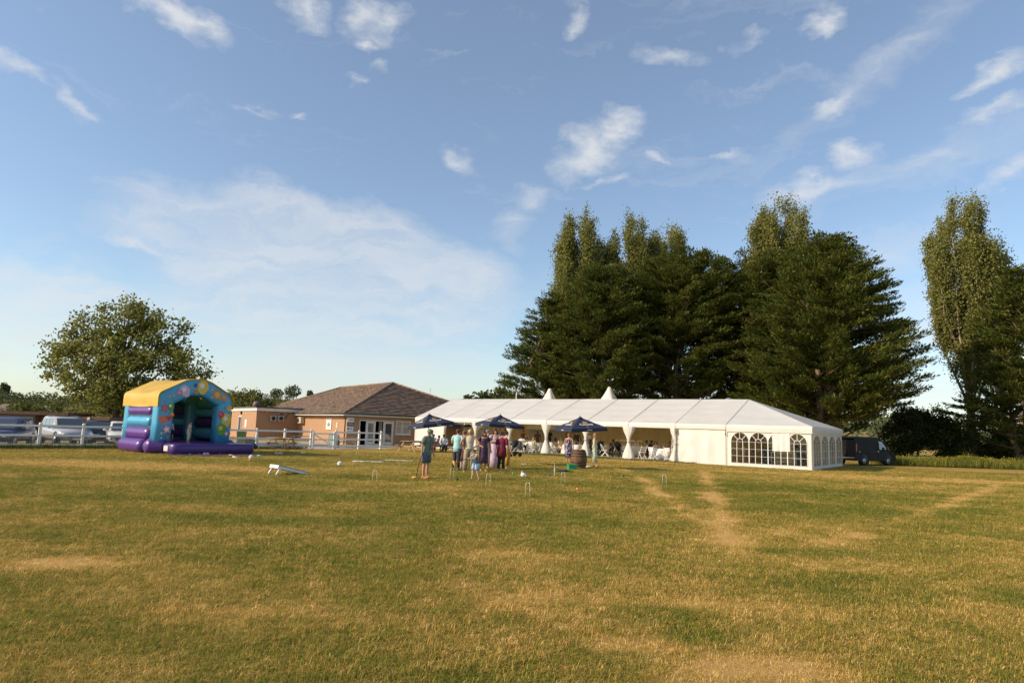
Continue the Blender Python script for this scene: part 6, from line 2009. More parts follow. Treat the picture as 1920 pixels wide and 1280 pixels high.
flatsheet(749, 864, 1.45, .40, "flatter white sheet on the lawn, beside the man's parasol", 6)
flatsheet(983, 870.5, .30, .2, "small white paper on the lawn right of the burgundy top", 8)
wb = thing("crumpled_bag", "small white and pink crumpled bag on the lawn near the green ball", "bag", gp(981, 894))
MB().ball((0, 0, .08), (.11, .09, .09), 9, 6).ball((-.05, 0, .17), (.03, .03, .06), 6, 4).build("body", M_PLY, wb)
MB().ball((.09, -.03, .05), (.05, .06, .05), 7, 5).build("lining", M_ART["paleviolet"], wb)
gb_ = thing("green_box", "bright green plastic box on the grass against the barrel", "box", gp(1072.5, 880), .25)
M_GRNB = mat("bright_green_plastic", (.02, .33, .14), .4, .06)
MB().loft([[(-.19, -.14, 0), (.19, -.14, 0), (.19, .14, 0), (-.19, .14, 0)], [(-.21, -.16, .22), (.21, -.16, .22), (.21, .16, .22), (-.21, .16, .22)]], 0, True, False).build("body", M_GRNB, gb_)
MB().box((0, 0, .232), (.45, .35, .025), bev=.008).build("lid", M_GRNB, gb_)
jm = MB()
vs, fs = [], []
for j in range(7):
    for i in range(13):
        vs.append(((i / 12 - .5) * .85, (j / 6 - .5) * .45, .02 + .10 * vnoise(np.array([i * .55]), np.array([j * .7]), 5)[0] * math.sin(PI * i / 12)))
for j in range(6):
    for i in range(12):
        a = j * 13 + i
        fs.append((a, a + 1, a + 14, a + 13))
jo = jm.add(vs, fs, 0, True).build("dropped_jacket", mat("denim_dark", (.035, .045, .075), .9, .35, 9), None, False)
md = jo.modifiers.new("thickness", 'SOLIDIFY'); md.thickness = .02
jo.location = gp(1058, 884); jo.rotation_euler = (0, 0, .1)
tag(jo, "dark blue jacket dropped on the grass in front of the green box", "jacket")
for k, (px, py) in enumerate(((1103, 876.5), (1111, 876), (1119, 875.5))):
    o = MB().ball((0, 0, .05), (.12, .08, .06), 8, 5).ball((.08, .03, .07), (.07, .05, .05), 7, 5).build("cloth_bundle", (M_VOILE, mat("brown_cloth", (.22, .14, .09), .9, .2), M_BREAD)[k])
    o.location = gp(px, py)
    tag(o, ("cream cloth bundle on the grass touching the barrel", "brown cloth bundle between two pale ones beside the barrel", "tan cloth bundle farthest from the barrel")[k], "bundle")

# ------------------------------------------------------------------ pushchairs
def pushchair():
    r = thing("pushchair", "", "pushchair")
    M_B = mat("black_fabric", (.016, .015, .017), .85, .25, 5)
    for s_ in (-1, 1):
        MB().tube([(s_ * .24, .42, 1.02), (s_ * .25, .22, .78), (s_ * .25, -.38, .18)], .016, 6).build("frame", M_STEEL, r)
        MB().tube([(s_ * .25, .10, .62), (s_ * .26, .36, .14)], .014, 6).build("strut", M_STEEL, r)
        for y, R in ((-.40, .09), (.36, .14)):
            wh = MB().lathe([(R * .7, -.03), (R, -.025), (R, .025), (R * .7, .03)], 14, M=Matrix.Translation((s_ * .28, y, R)) @ Matrix.Rotation(PI / 2, 4, 'Y')).build("wheel", M_TYRE, r)
            MB().lathe([(R * .55, -.028), (R * .55, .028)], 10, M=Matrix.Translation((s_ * .28, y, R)) @ Matrix.Rotation(PI / 2, 4, 'Y')).build("rim", M_RIM, wh)
    MB().tube([(-.24, .42, 1.02), (0, .46, 1.04), (.24, .42, 1.02)], .02, 6).build("handlebar", M_BLACK, r)
    MB().loft([[(-.21, -.30, .40), (.21, -.30, .40), (.21, -.28, .46), (-.21, -.28, .46)], [(-.22, .02, .40), (.22, .02, .40), (.22, .02, .47), (-.22, .02, .47)], [(-.20, .24, .84), (.20, .24, .84), (.20, .19, .88), (-.20, .19, .88)]], 0, True, False).build("seat", M_B, r)
    hd = []
    for k in range(7):
        a = -.2 + 1.75 * k / 6
        hd.append([(.23 * math.cos(t), .18 - .34 * math.sin(a) * (.75 + .25 * math.sin(t)), .68 + .36 * math.cos(a) * math.sin(t) * 1.0 + .05) for t in np.linspace(0, PI, 11)])
    MB().loft(hd, 0, False, True, False).build("hood", M_B, r, False)
    MB().box((0, .10, .26), (.38, .40, .16), bev=.04).build("basket", M_B, r)
    return r
pc = pushchair()
pc.location = gp(962, 855.5); pc.rotation_euler = (0, 0, -.9); pc['label'] = "black pushchair on the grass behind the burgundy top woman"; pc['group'] = "black pushchairs"
dup(pc, mql(17.9, 2.3, .07), .5, "black pushchair with a pinkish tray, open bay past the tied drape, nearer the lawn", "black pushchairs")
dup(pc, mql(16.3, 2.4, .07), -.7, "black pushchair behind the woman in the pale green gown", "black pushchairs")
dup(pc, mql(22.6, 4.2, .07), .2, "black pushchair beyond the nearest white table, near the divider", "black pushchairs")
# ------------------------------------------------------------------ people
SKIN = {k: mat("skin_" + k, c_, .55, .08, 12, spec=.3) for k, c_ in dict(fair=(.56, .33, .22), tan=(.46, .25, .155), ruddy=(.54, .26, .17), dark=(.11, .055, .035), child=(.60, .36, .25)).items()}
HAIR = {k: mat("hair_" + k, c_, .6, .3, 30, stretch=(1, 1, .3)) for k, c_ in dict(brown=(.07, .035, .018), dark=(.022, .014, .010), blonde=(.50, .34, .15), fair=(.34, .20, .09), grey=(.24, .21, .18), white=(.55, .52, .47), auburn=(.16, .06, .025)).items()}
def cloth(name, c_, **k): return mat(name, c_, .85, k.pop('var', .14), k.pop('scale', 7), .25, 18, transl=.05, **k)
def patterned(name, base, spot, scale, thr, rough=.85):
    if name in MATS: return MATS[name]
    m, nt, out = newmat(name)
    g = nt.n('ShaderNodeTexCoord').outputs['Object']
    vo = nt.n('ShaderNodeTexVoronoi', ins={'Vector': g, 'Scale': scale})
    f = nt.math('LESS_THAN', vo.outputs['Distance'], thr)
    c_ = nt.mix(f, base, spot)
    bs = nt.n('ShaderNodeBsdfPrincipled', ins={'Base Color': c_, 'Roughness': rough})
    nt.link(bs.outputs[0], out.inputs[0])
    return m
EYE = mat("eye_dark", (.03, .02, .02), .3, .05)
LIP = mat("lip", (.36, .12, .10), .5, .05)


def person(label, loc, H, rz=0.0, lean=0.0, arms=(None, None), legs=(None, None), skin="fair", hair=("short", "brown"), top=None, bottom=None, dress=None, shoes=None, cap=None, seated=False, fine=True, group=None,
           head_turn=0.0, head_down=0.0, width=1.0, hold=None):
    """Figure facing local -Y. Joints are in body heights; arms and legs give elbow/wrist and knee/ankle positions where they differ from standing at ease."""
    root = thing("person", label, "person", loc, rz, group)
    dz = -.265 if seated else 0.0
    cl, sl = math.cos(lean), math.sin(lean)
    PV = Vector((0, 0, .53 + dz))
    def U(p):                                            # point of the upper body, bent forward at the hips
        q = Vector(p) + Vector((0, 0, dz)) - PV
        return PV + Vector((q.x, q.y * cl - q.z * sl, q.z * cl + q.y * sl))
    W_ = width
    neck = U((0, 0, .835))
    hr_ = Matrix.Rotation(head_turn, 3, 'Z') @ Matrix.Rotation(head_down, 3, 'X')
    def Hd(p):                                           # point of the head, turned and nodded about the neck
        return neck + (Matrix.Rotation(lean * .6, 3, 'X') @ (hr_ @ (Vector(p) - Vector((0, 0, .835)))))
    V, E, Rr = [], [], []
    def vert(p, rx, ry=None, par=None):
        V.append(tuple(p)); Rr.append((rx, ry or rx))
        if par is not None: E.append((par, len(V) - 1))
        return len(V) - 1
    pel = vert(PV, .082 * W_, .062 * W_)
    wai = vert(U((0, 0, .63)), .070 * W_, .052 * W_, pel)
    che = vert(U((0, -.004, .74)), .078 * W_, .056 * W_, wai)
    nb = vert(U((0, .004, .815)), .042, .036, che)
    nk = vert(neck + Vector((0, 0, .012)), .027, .027, nb)
    h0 = vert(Hd((0, -.010, .885)), .040, .044, nk)
    h1 = vert(Hd((0, -.004, .925)), .046, .050, h0)
    vert(Hd((0, 0, .958)), .036, .040, h1)
    A = []
    for k, s_ in enumerate((1, -1)):
        sh = U((s_ * .108 * (.6 + .4 * W_), 0, .808))
        el, wr = (arms[k] if arms[k] else ((s_ * .150, .012, .645), (s_ * .150, -.035, .50)))
        el, wr = U(el), U(wr)
        a = vert(sh, .035, .034, nb)
        b = vert(el, .0235, .0235, a)
        c_ = vert(wr, .0155, .0155, b)
        d = (wr - el).normalized()
        hp = wr + d * .028
        hh = vert(hp, .019, .013, c_)
        if fine:
            sd = d.cross(Vector((0, 1, 0)))
            sd = sd.normalized() if sd.length > .1 else Vector((1, 0, 0))
            bend = d.cross(sd) * (-1 if d.cross(sd).y > 0 else 1)
            for j, (off, ln) in enumerate(((-.013, .030), (-.0045, .036), (.0045, .034), (.013, .026))):
                p1 = hp + d * (.020 + ln * .4) + sd * off
                f1 = vert(p1, .0052, .0052, hh)
                vert(p1 + d * ln * .55 + bend * ln * .4, .0042, .0042, f1)
            t1 = vert(hp + sd * .020 + bend * .010 + d * .006, .006, .006, hh)
            vert(hp + sd * .024 + bend * .018 + d * .026, .005, .005, t1)
        A.append((sh, el, wr, hp))
    Lg = []
    for k, s_ in enumerate((1, -1)):
        hip = PV + Vector((s_ * .052 * W_, 0, -.02))
        if legs[k]: kn, an = Vector(legs[k][0]), Vector(legs[k][1])
        elif seated: kn, an = Vector((s_ * .065, -.235, .275)), Vector((s_ * .068, -.215, .045))
        else: kn, an = Vector((s_ * .055, -.008, .285)), Vector((s_ * .055, .012, .045))
        a = vert(hip, .054 * W_, .054 * W_, pel)
        b = vert(kn, .032, .033, a)
        m_ = vert(kn.lerp(an, .35) + Vector((0, .008, 0)), .031, .032, b)
        c_ = vert(an, .019, .020, m_)
        toe = an + Vector((s_ * .012, -.078, -.028))
        vert(toe, .018, .013, c_)
        Lg.append((hip, kn, an, toe))
    me = bpy.data.meshes.new("body")
    me.from_pydata([tuple(Vector(v_) * H) for v_ in V], E, [])
    o = bpy.data.objects.new("body", me)
    COL.objects.link(o)
    sm_ = o.modifiers.new("skin", 'SKIN')
    sm_.use_smooth_shade = True
    sk = me.skin_vertices[0].data
    for i, (rx, ry) in enumerate(Rr):
        sk[i].radius = (rx * H, ry * H)
        sk[i].use_root = (i == pel)
    ss = o.modifiers.new("sub", 'SUBSURF'); ss.levels = 1; ss.render_levels = 1
    dg = bpy.context.evaluated_depsgraph_get()
    nm = bpy.data.meshes.new_from_object(o.evaluated_get(dg))
    o.modifiers.clear()
    o.data = nm
    nm.materials.clear(); nm.materials.append(SKIN[skin])
    o.parent = root
    S_ = lambda q: tuple(Vector(q) * H)
    def ell(c_, rx, ry, n=14, axis=None, ph=0.0, ruf=0.0):
        out = []
        for i in range(n):
            t = 2 * PI * i / n
            k = 1 + ruf * math.sin(t * 5 + ph)
            out.append(S_(Vector(c_) + Vector((rx * math.cos(t) * k, ry * math.sin(t) * k, 0))))
        return out
    def ringU(z, rx, ry, y=0.0, ruf=0.0, n=14):
        out = []
        for i in range(n):
            t = 2 * PI * i / n
            k = 1 + ruf * math.sin(t * 5 + z * 9)
            out.append(S_(U((rx * W_ * math.cos(t) * k, y + ry * W_ * math.sin(t) * k, z))))
        return out
    def sleeves(mb, frac, r0=.044, r1=.036):
        for sh, el, wr, hp in A:
            inn = U((0, 0, .79)) - sh
            st_ = [sh + inn * .42 + Vector((0, 0, .006)), sh + inn * .16 + Vector((0, 0, .004)), sh.lerp(el, .12)]
            pts = st_ + ([sh.lerp(el, .5), el] if frac >= 1 else [sh.lerp(el, .12 + (frac - .12) * .55), sh.lerp(el, frac)])
            rs = [r0 * .62, r0 * .84, r0 * .95, r0, r1]
            if frac > 1:
                pts.append(el.lerp(wr, frac - 1)); rs.append(r1 * .85)
            mb.tube([S_(q) for q in pts], [x * H for x in rs], 10)
    if top:
        m_, hem, sleeve = top["m"], top.get("hem", .50), top.get("sleeve", .6)
        fl = top.get("flare", 0.0)
        mb = MB()
        zs = [(hem, .098 + fl, .074 + fl), (.55 if hem < .53 else hem + .02, .094 + fl * .6, .072 + fl * .6), (.62, .086 + fl * .2, .066 + fl * .2), (.69, .094, .071), (.755, .104, .074), (.800, .100, .062), (.826, .062, .047), (.842, .038, .036)]
        mb.loft([ringU(z, rx, ry, 0, .03) for z, rx, ry in zs], 0, True, True)
        if sleeve: sleeves(mb, sleeve)
        mb.build("shirt", m_, root)
        if top.get("collar"): MB().loft([ringU(.828, .045, .043), ringU(.850, .040, .040)], 0, False).build("collar", top["collar"], root, False)
        if top.get("buttons"): MB().tube([S_(U((0, -.074 * W_, .79))), S_(U((0, -.078 * W_, .70))), S_(U((0, -.076 * W_, .55)))], .012 * H, 6, flat=.4).build("placket", top["buttons"], root)
    if bottom:
        m_, end, wid = bottom["m"], bottom.get("end", .95), bottom.get("wide", 0.0)
        mb = MB()
        mb.loft([[S_(PV + Vector((.090 * q_ * W_ * math.cos(2 * PI * i / 14), .068 * q_ * W_ * math.sin(2 * PI * i / 14), z))) for i in range(14)] for z, q_ in ((-.055, .92), (-.02, 1), (.03, .96), (.075, .84), (.10, .78))], 0, True, True)
        for hip, kn, an, toe in Lg:
            pts = [hip + Vector((0, 0, .01)), hip.lerp(kn, .5)]
            rs = [.066 * W_, .058 * W_ + wid * .5]
            if end <= .5: pts.append(hip.lerp(kn, end * 2)); rs.append(.055 + wid)
            else:
                pts += [kn, kn.lerp(an, (end - .5) * 2)]; rs += [.044 + wid * .8, .034 + wid]
            mb.tube([S_(q) for q in pts], [x * H for x in rs], 12)
        mb.build(bottom.get("name", "trousers"), m_, root)
    if dress:
        m_, hem = dress["m"], dress["hem"]
        fw = dress.get("flare", .05)
        mb = MB()
        if seated:
            mb.loft([ringU(z, rx, ry, 0, .03) for z, rx, ry in ((.47, .10, .08), (.55, .096, .075), (.63, .080, .062), (.70, .088, .068), (.76, .096, .072), (.795, .082, .055))], 0, True, True)
            for hip, kn, an, toe in Lg: mb.tube([S_(hip), S_(hip.lerp(kn, .6)), S_(kn + Vector((0, -.02, 0))), S_(kn.lerp(an, .5))], [.07 * H, .066 * H, .055 * H, .06 * H], 10)
        else:
            rr = dress.get("ruf", .05)
            lowz = [(hem, .098 + fw, .078 + fw), (hem + (.5 - hem) * .5, .100 + fw * .55, .080 + fw * .55)]
            mb.loft([[S_(Vector((.0 + rx * W_ * math.cos(t) * (1 + rr * math.sin(t * 6)), ry * W_ * math.sin(t) * (1 + rr * math.sin(t * 6)), z))) for t in [2 * PI * i / 20 for i in range(20)]] for z, rx, ry in lowz]
                    + [ringU(z, rx, ry, 0, 0, 20) for z, rx, ry in ((.52, .100, .080), (.575, .092, .072), (.64, .074, .058), (.70, .086, .068), (.755, .094, .072), (.79, .080, .055))], 0, True, True)
        if dress.get("sleeve"): sleeves(mb, dress["sleeve"], .046, .042)
        else:
            for s_ in (-1, 1): mb.tube([S_(U((s_ * .06, -.045, .785))), S_(U((s_ * .07, -.02, .832))), S_(U((s_ * .062, .045, .785)))], .012 * H, 5)
        mb.build("dress", m_, root)
    # hair
    st, hc = hair
    if st != "bald" and not (cap and st == "none"):
        mb = MB()
        M3 = Matrix.Rotation(lean * .6, 4, 'X') @ hr_.to_4x4()
        c_ = Hd((0, .012, .934))
        mb.ball(S_(c_), (.055 * H, .058 * H, .052 * H), 14, 9, M=M3)
        if st in ("long", "bob", "shoulder"):
            zl = {"long": .74, "shoulder": .80, "bob": .855}[st]
            rings = []
            for z, rx, ry, y in ((.945, .048, .040, .018), (.90, .057, .046, .020), (.86, .060, .042, .024), (zl, .056, .030, .034)):
                rings.append([S_(Hd((rx * math.cos(t), y + ry * math.sin(t) * (1 if math.sin(t) > 0 else .5), z))) for t in [2 * PI * i / 12 for i in range(12)]])
            mb.loft(rings)
            for s_ in (-1, 1): mb.tube([S_(Hd((s_ * .047, -.012, .935))), S_(Hd((s_ * .054, -.014, .89))), S_(Hd((s_ * .052, -.004, max(zl, .82))))], [.012 * H, .016 * H, .010 * H], 6)
        if st == "bun": mb.ball(S_(Hd((0, .062, .955))), .028 * H, 9, 6)
        if st == "curly":
            rr = random.Random(len(label))
            for _ in range(16):
                a, b = rr.uniform(0, 2 * PI), rr.uniform(-.1, 1.2)
                mb.ball(S_(Hd((.055 * math.cos(a) * math.cos(b), .014 + .055 * math.sin(a) * math.cos(b) * (1 if math.sin(a) > 0 else .55), .925 + .055 * math.sin(b)))), .022 * H, 7, 5)
        if st == "bunches":
            for s_ in (-1, 1): mb.ball(S_(Hd((s_ * .062, .02, .90))), (.02 * H, .02 * H, .035 * H), 7, 5)
        mb.build("hair", HAIR[hc], root)
    if cap:
        mb = MB()
        M3 = Matrix.Rotation(lean * .6, 4, 'X') @ hr_.to_4x4()
        prof_c = [(.0605, -.012), (.0615, .012), (.056, .036), (.040, .052), (.016, .060), (.001, .061)]
        mb.lathe([(r * H, z * H) for r, z in prof_c], 16, M=Matrix.Translation(S_(Hd((0, .002, .930)))) @ M3)
        rings = []
        for y, w, z in ((-.045, .050, .922), (-.085, .044, .913), (-.112, .024, .906)):
            rings.append([S_(Hd((-w, y, z - .004))), S_(Hd((0, y - .008, z + .004))), S_(Hd((w, y, z - .004))), S_(Hd((0, y - .008, z - .002)))])
        mb.loft(rings, 0, True, True)
        mb.build("cap", cap, root)
    if fine:
        for s_ in (-1, 1):
            MB().ball(S_(Hd((s_ * .019, -.0495, .915))), (.0075 * H, .004 * H, .0045 * H), 8, 5).build("eye", EYE, root)
            MB().ball(S_(Hd((s_ * .051, .004, .905))), (.006 * H, .012 * H, .018 * H), 8, 5).build("ear", SKIN[skin], root)
        MB().tube([S_(Hd((0, -.050, .915))), S_(Hd((0, -.064, .897))), S_(Hd((0, -.055, .892)))], [.006 * H, .010 * H, .006 * H], 6).build("nose", SKIN[skin], root)
        MB().ball(S_(Hd((0, -.0525, .874))), (.016 * H, .005 * H, .005 * H), 8, 5).build("mouth", LIP, root)
    if shoes:
        for hip, kn, an, toe in Lg:
            d = (toe - an); d.z = 0; d.normalize()
            s2 = Vector((-d.y, d.x, 0))
            base = Vector((an.x, an.y, an.z - .045))
            mb = MB()
            rings = []
            for t, w, h in ((-.030, .020, .040), (-.012, .026, .052), (.03, .026, .042), (.07, .031, .030), (.105, .026, .022), (.118, .012, .012)):
                q = base + d * t
                rings.append([S_(q + s2 * w), S_(q + s2 * w + Vector((0, 0, h * .6))), S_(q + s2 * w * .5 + Vector((0, 0, h))), S_(q - s2 * w * .5 + Vector((0, 0, h))), S_(q - s2 * w + Vector((0, 0, h * .6))), S_(q - s2 * w)])
            mb.loft(rings)
            mb.build("shoe", shoes, root)
    return root, A, (lambda q: root.matrix_basis @ Vector(S_(q)))


def standH(px, pyfoot, pytop):
    g0 = gp(px, pyfoot)
    return g0, zat(px, pytop, g0.y)


C_SAGE = cloth("sage_linen", (.150, .205, .165)); C_SLATE = cloth("slate_shorts", (.085, .125, .150)); C_CAP = cloth("green_cap", (.13, .23, .17))
C_CYAN = cloth("aqua_shirt", (.36, .62, .64)); C_CHAR = cloth("charcoal_trousers", (.045, .045, .052)); C_CREAM = cloth("cream_knit", (.66, .55, .42)); C_KHAKI = cloth("khaki_trousers", (.34, .28, .18))
C_BURG = cloth("burgundy_top", (.165, .012, .035), stretch=(5, 5, .4)); C_BLK = cloth("black_cloth", (.018, .017, .018)); C_WHT = cloth("white_shirt", (.68, .68, .70)); C_LILAC = cloth("lilac_satin", (.58, .42, .56))
C_PGRN = cloth("pale_green_satin", (.52, .58, .42)); C_DENIM = cloth("denim_blue", (.10, .16, .23)); C_LBLUE = cloth("pale_blue_shorts", (.34, .46, .62)); C_PINK = cloth("pale_pink", (.62, .42, .42)); C_BEIGE = cloth("beige_cloth", (.50, .42, .32))
C_GOLD = cloth("mustard_skirt", (.50, .26, .04)); C_BROWN = cloth("brown_cloth2", (.12, .065, .05))
C_FLOR = patterned("dark_floral", (.040, .020, .050), (.30, .14, .22), 26, .30); C_DOT = patterned("navy_polka", (.022, .018, .060), (.68, .64, .66), 15, .33)
C_GFLO = patterned("green_floral", (.32, .34, .22), (.55, .50, .40), 24, .32); C_PFLO = patterned("plum_floral", (.13, .06, .07), (.30, .18, .17), 26, .3)
S_ORNG = mat("orange_shoe", (.52, .17, .05), .6, .12); S_DARK = mat("dark_shoe", (.025, .022, .022), .5, .1); S_TAN = mat("tan_shoe", (.38, .24, .14), .6, .1)
M_MSH = mat("mallet_shaft", (.20, .045, .025), .5, .15); M_MHD = mat("mallet_head", (.62, .36, .08), .5, .15)
GP = "guests chatting on the lawn"

# man in a green cap holding a mallet, looking down
g0, h = standH(797, 897, 804.5)
_r, A, f = person("man in a green cap and sage shirt looking down, mallet held at his side", g0, h * 1.03, .98, .12, (((.150, -.01, .645), (.165, -.05, .50)), ((-.150, .0, .645), (-.150, -.01, .505))), skin="ruddy", hair=("short", "grey"),
                  top=dict(m=C_SAGE, hem=.455, sleeve=.75, flare=.010, collar=C_SAGE, buttons=C_SLATE), bottom=dict(m=C_SLATE, end=.44, wide=.006, name="shorts"), shoes=S_ORNG, cap=C_CAP, head_down=.36, width=1.10)
hd = f(A[1][3])
ml = thing("croquet_mallet", "croquet mallet hanging from the capped man's hand, head on the grass", "mallet", (0, 0, 0))
bt = Vector((hd.x - .16, hd.y + .02, .045))
MB().tube([hd + (hd - bt) * .10, hd, bt], .013, 8).build("shaft", M_MSH, ml)
MB().tube([bt + Vector((-.13, -.04, 0)), bt + Vector((.13, .04, 0))], .042, 12).build("mallet_head", M_MHD, ml)
# child swinging a mallet
g0, h = standH(891, 900, 843)
_r, A, f = person("small child in denim top and pale blue shorts swinging a mallet", g0, h * 1.05, -.75, .22, (((.10, -.13, .72), (-.02, -.24, .74)), ((-.12, -.12, .72), (-.10, -.24, .76))), legs=(((.10, -.03, .285), (.13, .03, .045)), ((-.09, -.03, .28), (-.14, -.02, .045))),
                  skin="child", hair=("short", "brown"), top=dict(m=C_DENIM, hem=.46, sleeve=0), bottom=dict(m=C_LBLUE, end=.42, wide=.02, name="shorts"), head_down=.22, width=1.12)
hd = (f(A[0][3]) + f(A[1][3])) / 2
ml = thing("croquet_mallet", "croquet mallet raised sideways in the child's hands", "mallet", (0, 0, 0))
bt = at(852, 870, hd.y - .35)
MB().tube([hd + (hd - bt) * .12, hd, bt], .013, 8).build("shaft", M_MSH, ml)
MB().tube([bt + Vector((-.04, 0, .12)), bt + Vector((.05, 0, -.12))], .040, 12).build("mallet_head", M_MHD, ml)
# the group
def stand(px, pf, pt_, label, rz, **k):
    g0, h = standH(px, pf, pt_)
    k.setdefault('group', GP)
    return person(label, g0, h, rz, **k)
stand(855.5, 881.5, 802.5, "man in an aqua short sleeved shirt and charcoal trousers, back turned", 2.7, lean=.06, legs=(((.07, -.02, .285), (.085, .03, .045)), ((-.045, .0, .285), (-.05, -.01, .045))), arms=(((.15, .02, .645), (.10, -.12, .62)), ((-.155, .0, .645), (-.165, -.03, .50))), skin="tan", hair=("short", "brown"), top=dict(m=C_CYAN, hem=.44, sleeve=.7, flare=.006), bottom=dict(m=C_CHAR), shoes=S_DARK, width=1.06)
stand(868, 879, 805, "woman in a plum patterned dress half hidden by the cream top woman", -2.6, skin="fair", hair=("short", "auburn"), dress=dict(m=C_PFLO, hem=.22, flare=.04, sleeve=.5), shoes=S_DARK, fine=True)
stand(878.5, 885.5, 803, "blonde woman in a cream top, hands on hips, back turned", PI + .12, legs=(((.075, -.01, .285), (.095, .01, .045)), ((-.06, -.01, .285), (-.075, .02, .045))), head_turn=.25, arms=(((.225, .07, .665), (.115, .01, .575)), ((-.225, .07, .665), (-.115, .01, .575))), skin="tan", hair=("short", "blonde"),
      top=dict(m=C_CREAM, hem=.53, sleeve=0), bottom=dict(m=C_KHAKI, end=.97, wide=.014), shoes=S_TAN, width=1.02)
stand(905.5, 882.5, 806, "woman in a dark floral puff sleeved dress facing the camera", .30, lean=-.03, arms=(((.16, .01, .65), (.17, -.05, .51)), ((-.15, .02, .65), (-.09, -.11, .60))), head_turn=.3, skin="tan", hair=("shoulder", "brown"), dress=dict(m=C_FLOR, hem=.19, flare=.012, sleeve=.5), shoes=S_TAN, width=1.10)
stand(913.5, 877, 804, "grey haired woman in a pale green floral dress behind the dark floral one", .9, skin="fair", hair=("curly", "grey"), dress=dict(m=C_GFLO, hem=.10, flare=.03, sleeve=.5), shoes=S_TAN)
stand(926.5, 878, 802.5, "dark haired woman in a long lilac dress with clasped hands", .25, arms=(((.145, -.02, .66), (.03, -.11, .66)), ((-.145, -.02, .66), (-.02, -.12, .68))), skin="fair", hair=("shoulder", "dark"), dress=dict(m=C_LILAC, hem=.03, flare=.02, sleeve=.4))
stand(939.5, 883, 807.5, "woman in a loose burgundy top and black leggings, back turned", PI - .35, lean=.05, legs=(((.065, -.03, .285), (.075, .02, .045)), ((-.05, .0, .285), (-.06, .02, .045))), head_turn=-.4, skin="fair", hair=("bun", "brown"), top=dict(m=C_BURG, hem=.36, sleeve=.95, flare=.030), bottom=dict(m=C_BLK), shoes=S_TAN, width=1.06)
g0, h = standH(948, 879, 806)
_r, A, f = person("woman in a mustard skirt carrying a toddler behind the burgundy top", g0, h, 2.2, arms=(((.14, -.06, .66), (.08, -.15, .66)), None), skin="fair", hair=("bun", "brown"), top=dict(m=C_BEIGE, hem=.52, sleeve=.5), bottom=dict(m=C_GOLD, end=.9, wide=.03), shoes=S_TAN, group=GP)
person("toddler in a pale blue hat carried on a woman's hip", f((.10, -.10, .40)), h * .5, 1.0, seated=True, skin="child", hair=("short", "fair"), top=dict(m=C_WHT, hem=.48, sleeve=.6), bottom=dict(m=C_BEIGE, end=.6), cap=cloth("pale_blue_hat", (.36, .52, .60)), legs=(((.07, -.12, .22), (.07, -.10, .02)), ((-.07, -.12, .22), (-.07, -.10, .02))))
tb_ = thing("tote_bag", "white tote bag standing on the grass behind the aqua shirt man's legs", "bag", gp(868, 877.5), .2)
MB().loft([[(-.17, -.06, 0), (.17, -.06, 0), (.17, .06, 0), (-.17, .06, 0)], [(-.19, -.05, .22), (.19, -.05, .22), (.19, .05, .22), (-.19, .05, .22)], [(-.18, -.02, .38), (.18, -.02, .38), (.18, .02, .38), (-.18, .02, .38)]], 0, True, False).build("sack", C_WHT, tb_)
for y in (-.03, .03): MB().tube([(-.08, y, .37), (-.06, y, .52), (.06, y, .52), (.08, y, .37)], .012, 6).build("handle", C_WHT, tb_)
stand(1066, 866, 812, "woman in a navy polka dot dress standing by the barrel, back turned", PI - .35, skin="ruddy", hair=("bun", "fair"), dress=dict(m=C_DOT, hem=.16, flare=.02), shoes=S_TAN, width=1.12, group=None)
stand(1114.5, 867, 810.5, "woman in a long pale green gown standing beside the barrel parasol", -1.75, skin="tan", hair=("long", "fair"), dress=dict(m=C_PGRN, hem=.015, flare=.03), width=.96, group=None)

# children on the bouncy castle
q = CM @ Vector((2.05, -.62, .53))
q = CM @ Vector((1.45, -.45, .54))
person("child in a cream outfit standing at the front of the bouncy castle, facing sideways", q, 1.13, 1.75, .08, arms=(((.135, .06, .66), (.10, .13, .60)), ((-.14, -.0, .66), (-.10, -.08, .60))), skin="child", hair=("short", "brown"), top=dict(m=C_BEIGE, hem=.44, sleeve=.6, flare=.008),
       bottom=dict(m=cloth("oatmeal_trousers", (.50, .42, .31)), end=.95, wide=.016), width=1.08)
q = CM @ Vector((1.55, 1.5, .60))
person("child in a white shirt and dark shorts deep inside the bouncy castle", q, 1.10, -.9, .25, arms=(((.16, -.05, .68), (.15, -.14, .62)), ((-.16, -.05, .68), (-.17, -.12, .60))), skin="child", hair=("short", "brown"), top=dict(m=C_WHT, hem=.46, sleeve=.6), bottom=dict(m=C_BLK, end=.45, wide=.01, name="shorts"))

# guests at the picnic table by the closed wall
def seat(p, H, rz, label, **k): return person(label, p, H, rz, seated=True, **k)
p = T(831, 48.6)
seat(p, 1.74, .35, "man in white shirt and black trousers seated at the picnic table, hands on knees", arms=(((.16, -.03, .66), (.09, -.15, .56)), ((-.16, -.03, .66), (-.09, -.15, .56))), skin="dark", hair=("short", "dark"), top=dict(m=C_WHT, hem=.50, sleeve=1.8), bottom=dict(m=C_BLK), shoes=S_DARK, fine=False)
p = T(819, 49.2)
seat(p, 1.66, 1.1, "guest in a pink striped shirt leaning forward at the picnic table", lean=.25, skin="dark", hair=("short", "dark"), top=dict(m=C_PINK, hem=.50, sleeve=1.6), bottom=dict(m=C_PINK, end=.6), shoes=S_DARK, fine=False)
p = T(811.5, 50)
seat(p, 1.7, .2, "guest with dark curly hair hidden behind the capped man at the picnic table", skin="dark", hair=("curly", "dark"), top=dict(m=C_LILAC, hem=.5, sleeve=.6), bottom=dict(m=C_BLK), fine=False)

